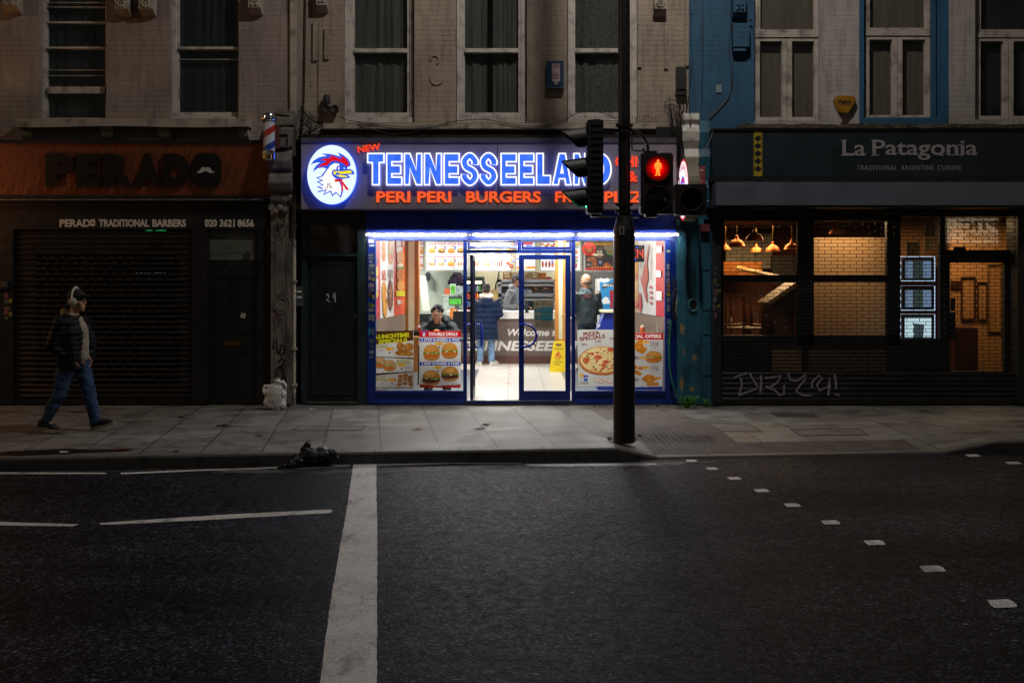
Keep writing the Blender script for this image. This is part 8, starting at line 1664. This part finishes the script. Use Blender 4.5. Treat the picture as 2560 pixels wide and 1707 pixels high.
b.tube([J['neck'] + V3(-.08, -.05, -.01), J['neck'] + V3(-.115, 0, .03), J['neck'] + V3(-.08, .06, .0)], [.04, .055, .04], 10); b.tube([J['neck'] + V3(-.05, -.07, .02), J['neck'] + V3(.0, -.075, .0), J['neck'] + V3(.06, -.035, -.05)], [.035, .03, .022], 8); b.tube([J['neck'] + V3(-.05, .07, .02), J['neck'] + V3(.0, .075, .0), J['neck'] + V3(.06, .035, -.05)], [.035, .03, .022], 8)
remesh(b, 'hoodie', M('khaki_hoodie', '908672', .85, var=.2, vs=9, bs=120, bst=.3), w, .010, 3, fold(.006, 16))
b = MB()
for s_ in 'LR': b.tube([J['hip' + s_] + V3(0, 0, .06), J['hip' + s_].lerp(J['kn' + s_], .5), J['kn' + s_], J['kn' + s_].lerp(J['an' + s_], .5), J['an' + s_] - V3(0, 0, .02)], [.108, .096, .078, .07, .062], 14)
b.tube([J['pelvis'] + V3(0, 0, .08), J['pelvis'] - V3(0, 0, .08)], [(.12, .16), (.125, .165)], 14); remesh(b, 'jeans', m_denim, w, .010, 2, lambda c, n: .012 * mn.noise(c * 12) + .011 * abs(mn.noise(Vector((c.x * 9, c.y * 9, c.z * 30)))))
m_sole = M('pale_sole', '8a7a5c', .6)
shoe(w, ow + V3(.185, .10, .012), ow + V3(.455, .10, .085), None, m_blackmatt, m_sole); shoe(w, ow + V3(-.40, -.10, .075), ow + V3(-.135, -.10, .012), None, m_blackmatt, m_sole)
b = MB(); b.ell((-.012, 0, .052), (.109, .09, .098), 20, 12); b.ell((-.06, 0, .0), (.065, .08, .07), 14, 10); b.xf(HT); cap = remesh(b, 'cap', M('black_cap', '121214', .8), w, .010, 2)
b = MB(); b.prism([HT @ Vector(p) for p in ((.07, -.07, .062), (.13, -.06, .058), (.145, -.03, .062), (.15, 0, .062), (.145, .03, .062), (.13, .06, .058), (.07, .07, .062))], HT.to_3x3() @ Vector((0, 0, .012))); b.build('peak', MATS['black_cap'], cap)
hp_ = M('headphone_white', 'b8b0a2', .4, var=.05)
b = MB(); b.tube([HT @ Vector((-.02, .105 * cos(a), .02 + .142 * sin(a))) for a in [pi * i / 14 for i in range(15)]], [(.009, .018)] * 15, 8); hb = b.build('headband', hp_, w, smooth=True)
for s_ in (-1, 1): b = MB(); b.lathe((-.012, s_ * .078, -.012), [(.046, 0), (.052, s_ * .012), (.048, s_ * .034), (.03, s_ * .042), (.004, s_ * .044)], 18, 'y'); b.xf(HT); b.build('earcup', hp_, w, smooth=True)
b = MB(); b.tube([J['neck'] + V3(.03, .07, -.01), J['neck'] + V3(.085, .02, -.09), J['chest'] + V3(.115, -.06, .0)], [(.006, .02)] * 3, 6); b.build('bag_strap', M('strap_grey', '8a8478', .7), w)
# ---- customer at the counter, seen from behind
Y_ = 6.22; ok = Vector((X(1216, Y_), Y_, FZ)); c = thing('person', 'customer with white fur collar and long navy padded coat standing at the counter', 'person', ok)
J = place({'neck': V3(0, 0, 1.43), 'chest': V3(.01, 0, 1.24), 'pelvis': V3(0, 0, .92), 'shR': V3(0, -.19, 1.36), 'elR': V3(.02, -.27, 1.06), 'haR': V3(.25, -.2, .99), 'shL': V3(0, .19, 1.36), 'elL': V3(.02, .24, 1.06), 'haL': V3(.25, .15, 1.0), 'hipL': V3(0, .09, .86), 'knL': V3(.02, .12, .48), 'anL': V3(-.02, .13, .09), 'toL': V3(.1, .17, .05), 'hipR': V3(0, -.09, .86), 'knR': V3(.02, -.10, .48), 'anR': V3(-.02, -.11, .09), 'toR': V3(.08, -.2, .05)}, ok, radians(90))
Rz = Matrix.Rotation(radians(90), 4, 'Z'); HT = Matrix.Translation(J['neck'] + Rz @ V3(.05, 0, .15)) @ Rz @ Matrix.Rotation(.25, 4, 'Y')
figure(c, J, m_skin, 1.0, HT, [(J['haR'], Rz @ V3(1, .2, 0), (0, 0, -1), .4), (J['haL'], Rz @ V3(1, -.2, 0), (0, 0, -1), .4)])
m_navy = M('navy_nylon', '10203a', .7, var=.2, vs=6, bs=60, bst=.2, spec=.15)
def cx_(b): b.tube([J['pelvis'] + V3(0, 0, -.36), J['pelvis'] + V3(0, 0, -.1), J['chest']], [(.25, .19), (.235, .18), (.21, .16)], 20); b.ell(J['neck'] + Rz @ V3(-.13, 0, -.12), (.13, .07, .12), 14, 10)
jacket(c, J, m_navy, cx_, name='coat', hem=J['pelvis'] - V3(0, 0, .3), fn=quilt(.115, .014), arm=(.10, .092, .07), body=((.24, .18), (.22, .17), (.225, .165), (.10, .09)))
b = MB(); b.tube([J['neck'] + Rz @ V3(.06 * cos(a) - .035, .115 * sin(a), .03 + .015 * cos(a)) for a in [2 * pi * i / 12 for i in range(13)]], .042, 8); remesh(b, 'fur_collar', M('white_fur', 'd0ccc4', .95, bs=40, bst=.8, bd=.02), c, .010, 1, lambda q, n: .012 * mn.noise(q * 40))
b = MB()
for s_ in 'LR': b.tube([J['hip' + s_], J['kn' + s_], J['an' + s_] - V3(0, 0, .02)], [.09, .078, .064], 12)
remesh(b, 'jeans', m_denimlt, c, .011, 3, fold(.010, 14)); m_shoew = M('white_trainer', 'c8c4b8', .6)
for s_, dx in (('L', -.03), ('R', .06)): a = J['an' + s_]; shoe(c, (a.x - dx * .3, a.y - .05, FZ + .005), (a.x + dx * 2.2, a.y + .17, FZ + .005), None, m_shoew, m_whiteclean)
def hair(T, par, top=.03, r=(.106, .086, .098), back=True, curl=.012, fr=26, mat=None):
    b = MB(); b.ell((-.018, 0, .045), r, 18, 12)
    if back: b.ell((-.055, 0, -.01), (.062, .078, .07), 14, 10)
    b.xf(T); return remesh(b, 'hair', mat or m_hair, par, .009, 1, lambda q, n: curl * mn.noise(q * fr))
hair(HT, c, curl=.004)
# ---- member of staff behind the counter
Y_ = 7.42; os_ = Vector((X(1282, Y_), Y_, FZ + .14)); s1 = thing('person', 'young man with short dark hair in a grey hoodie working behind the counter', 'person', os_)
J = place({'neck': V3(.06, 0, 1.50), 'chest': V3(.02, 0, 1.28), 'pelvis': V3(-.04, 0, .95), 'shR': V3(.02, -.2, 1.40), 'elR': V3(-.06, -.29, 1.10), 'haR': V3(.18, -.22, 1.05), 'shL': V3(.02, .2, 1.40), 'elL': V3(.1, .25, 1.12), 'haL': V3(.3, .15, 1.06), 'hipL': V3(0, .09, .88), 'knL': V3(0, .1, .48), 'anL': V3(0, .1, .09), 'toL': V3(.12, .1, .05), 'hipR': V3(0, -.09, .88), 'knR': V3(0, -.1, .48), 'anR': V3(0, -.1, .09), 'toR': V3(.12, -.1, .05)}, os_, radians(-20))
Rz = Matrix.Rotation(radians(-35), 4, 'Z'); HT = Matrix.Translation(J['neck'] + Rz @ V3(.05, 0, .15)) @ Rz @ Matrix.Rotation(.2, 4, 'Y')
figure(s1, J, m_skindark, 1.0, HT, [(J['haR'], Rz @ V3(1, .3, -.2), (0, 0, -1), .5), (J['haL'], Rz @ V3(1, -.2, -.2), (0, 0, -1), .5)]); eyes(HT, s1)
jacket(s1, J, M('grey_hoodie', '5c6066', .85, var=.15, vs=8, bs=100, bst=.3), lambda b: b.tube([J['neck'] + V3(-.06, -.07, -.02), J['neck'] + V3(-.10, .0, .02), J['neck'] + V3(-.03, .09, -.02)], [.05, .065, .05], 10), name='hoodie', fn=fold(.010, 12), arm=(.09, .08, .062)); hair(HT, s1, r=(.110, .088, .10), curl=.010)
b = MB()
for s_ in 'LR': b.tube([J['hip' + s_], J['kn' + s_], J['an' + s_]], [.09, .075, .06], 10)
remesh(b, 'trousers', m_blackmatt, s1, .012, 3)
# ---- bald man waiting, seen from behind, looking left
Y_ = 4.75; ob = Vector((X(1466, Y_), Y_, FZ)); p4 = thing('person', 'bald man in glasses and a dark grey hoodie, seen from behind beside the freezer', 'person', ob)
J = place({'neck': V3(0, 0, 1.625), 'chest': V3(0, 0, 1.40), 'pelvis': V3(0, 0, 1.0), 'shR': V3(0, -.21, 1.545), 'elR': V3(.04, -.29, 1.17), 'haR': V3(.26, -.12, 1.11), 'shL': V3(0, .21, 1.545), 'elL': V3(.04, .29, 1.17), 'haL': V3(.2, .30, 1.12), 'hipL': V3(0, .1, .95), 'knL': V3(0, .11, .52), 'anL': V3(0, .11, .09), 'toL': V3(.14, .12, .05), 'hipR': V3(0, -.1, .95), 'knR': V3(0, -.11, .52), 'anR': V3(0, -.11, .09), 'toR': V3(.14, -.12, .05)}, ob, radians(110))
Rz = Matrix.Rotation(radians(140), 4, 'Z'); HT = Matrix.Translation(J['neck'] + V3(-.01, .0, .142)) @ Rz @ Matrix.Rotation(.05, 4, 'Y')
figure(p4, J, m_skin, 1.06, HT, [(J['haR'], Matrix.Rotation(radians(110), 4, 'Z') @ V3(.8, .6, 0), (0, 0, -1), .5), (J['haL'], V3(-.9, .3, -.1), (0, 0, -1), .5)]); eyes(HT, p4, 1.06)
m_slate = M('slate_hoodie', '3a474c', .85, var=.15, vs=8, bs=100, bst=.3)
jacket(p4, J, m_slate, lambda b: (b.tube([J['neck'] + V3(-.08, .02, -.03), J['neck'] + V3(.0, -.09, -.07), J['neck'] + V3(.10, .0, -.03)], [.05, .075, .05], 10), b.ell(J['neck'] + V3(.02, -.12, -.12), (.11, .05, .09), 12, 8)), name='hoodie', fn=fold(.012, 10), arm=(.098, .088, .066), hem=J['pelvis'] - V3(0, 0, .05), body=((.215, .155), (.215, .155), (.23, .155), (.10, .09)))
b = MB(); b.tube([J['pelvis'], J['pelvis'] - V3(0, 0, .12)], [(.19, .14), (.19, .14)], 14)
for s_ in 'LR': b.tube([J['hip' + s_], J['kn' + s_], J['an' + s_]], [.11, .085, .07], 12)
remesh(b, 'trousers', M('navy_trousers', '1c2c3e', .85, var=.2), p4, .012, 3, fold(.008, 12))
for s_ in 'LR': a = J['an' + s_]; shoe(p4, (a.x, a.y - .06, FZ + .005), (a.x - .06, a.y + .19, FZ + .005), None, m_blackmatt, m_blackmatt)
b = MB()
for s_ in (-1, 1): b.tube([(.0, s_ * .088, .01), (.06, s_ * .082, .012), (.108, s_ * .066, .012)], .003, 6); b.tube([(.112, s_ * (.035 + .026 * cos(2 * pi * k / 12)), .008 + .02 * sin(2 * pi * k / 12)) for k in range(13)], .003, 5)
b.xf(HT @ Matrix.Scale(1.06, 4)); b.build('glasses', m_blackmatt, p4, smooth=True)
b = MB(); b.ell((-.045, 0, -.018), (.068, .079, .05), 16, 10); b.xf(HT @ Matrix.Scale(1.07, 4)); remesh(b, 'hair', M('cropped_grey_hair', '6a5a4e', .8), p4, .010, 1)
# ---- the young man eating at the window
Y_ = .82; oe = Vector((X(1096, Y_), Y_, FZ)); p5 = thing('person', 'young man with curly dark hair and black jacket eating a burger behind the window', 'person', oe)
J = place({'neck': V3(.09, 0, 1.13), 'chest': V3(.04, 0, .98), 'pelvis': V3(-.05, 0, .68), 'shR': V3(.06, -.20, 1.06), 'elR': V3(.24, -.29, .955), 'haR': V3(.38, -.115, .975), 'shL': V3(.06, .20, 1.06), 'elL': V3(.24, .29, .955), 'haL': V3(.38, .115, .975), 'hipL': V3(0, .1, .66), 'knL': V3(.3, .14, .55), 'anL': V3(.28, .14, .12), 'toL': V3(.4, .14, .06), 'hipR': V3(0, -.1, .66), 'knR': V3(.3, -.14, .55), 'anR': V3(.28, -.14, .12), 'toR': V3(.4, -.14, .06)}, oe, radians(-90))
Rz = Matrix.Rotation(radians(-93), 4, 'Z'); HT = Matrix.Translation(J['neck'] + Rz @ V3(.075, 0, .125)) @ Rz @ Matrix.Rotation(.16, 4, 'Y')
f = Rz @ V3(.3, 0, .25)
figure(p5, J, M('skin_fair', 'c89a80', .5, var=.08, vs=18), 1.02, HT, [(J['haR'], V3(.85, -.15, .06), (.1, -.2, 1), .6), (J['haL'], V3(-.85, -.15, .06), (-.1, -.2, 1), .6)], .0075); eyes(HT, p5, 1.02)
jacket(p5, J, M('black_puffer', '1c2428', .6, var=.2, vs=8, spec=.2), lambda b: (b.tube([J['neck'] + V3(-.12, -.02, -.02), J['neck'] + V3(-.11, .10, .04), J['neck'] + V3(.0, .15, .06), J['neck'] + V3(.12, .10, .05), J['neck'] + V3(.14, -.02, -.02)], [.05, .075, .085, .08, .05], 12), b.tube([J['neck'] + V3(-.1, -.09, -.06), J['neck'] + V3(0, -.13, -.1), J['neck'] + V3(.1, -.09, -.06)], [.05, .05, .05], 10)), fn=quilt(.10, .010), cuff=.8, arm=(.10, .088, .06), body=((.2, .15), (.21, .155), (.225, .16), (.12, .1)))
b = MB(); rn = random.Random(9)
for k in range(42):
    a, e = rn.uniform(0, 6.28), rn.uniform(-.1, 1.5)
    if cos(a) * cos(e) > .45 and e < .75: continue
    b.ell((-.02 + .095 * cos(e) * cos(a) + .005, .082 * cos(e) * sin(a), .055 + .085 * sin(e)), rn.uniform(.022, .034), 8, 6)
b.ell((-.02, 0, .06), (.10, .085, .085), 14, 10); b.ell((-.05, 0, 0), (.06, .078, .07), 12, 8); b.xf(HT); remesh(b, 'hair', m_hair, p5, .009, 1, lambda q, n: .008 * mn.noise(q * 50))
b = MB()
for s_ in 'LR': b.tube([J['hip' + s_], J['kn' + s_], J['an' + s_]], [.10, .08, .06], 10)
remesh(b, 'trousers', m_blackmatt, p5, .012, 3)
bc = (J['haR'] + J['haL']) / 2 + V3(0, -.055, .035); bg = thing('burger', 'small burger held in the hands of the eating young man', 'burger', bc - V3(0, 0, .03))
b = MB(); b.ell(bc + V3(0, 0, .014), (.052, .05, .026), 16, 10); b.build('bun_top', M('bun', 'b8782e', .5, var=.15), bg, smooth=True); b = MB(); b.ell(bc - V3(0, 0, .016), (.05, .048, .014), 14, 8); b.build('bun_base', MATS['bun'], bg, smooth=True); b = MB(); b.ell(bc, (.056, .053, .009), 16, 6); b.build('filling', M('lettuce', '7a8a3a', .6), bg, smooth=True)
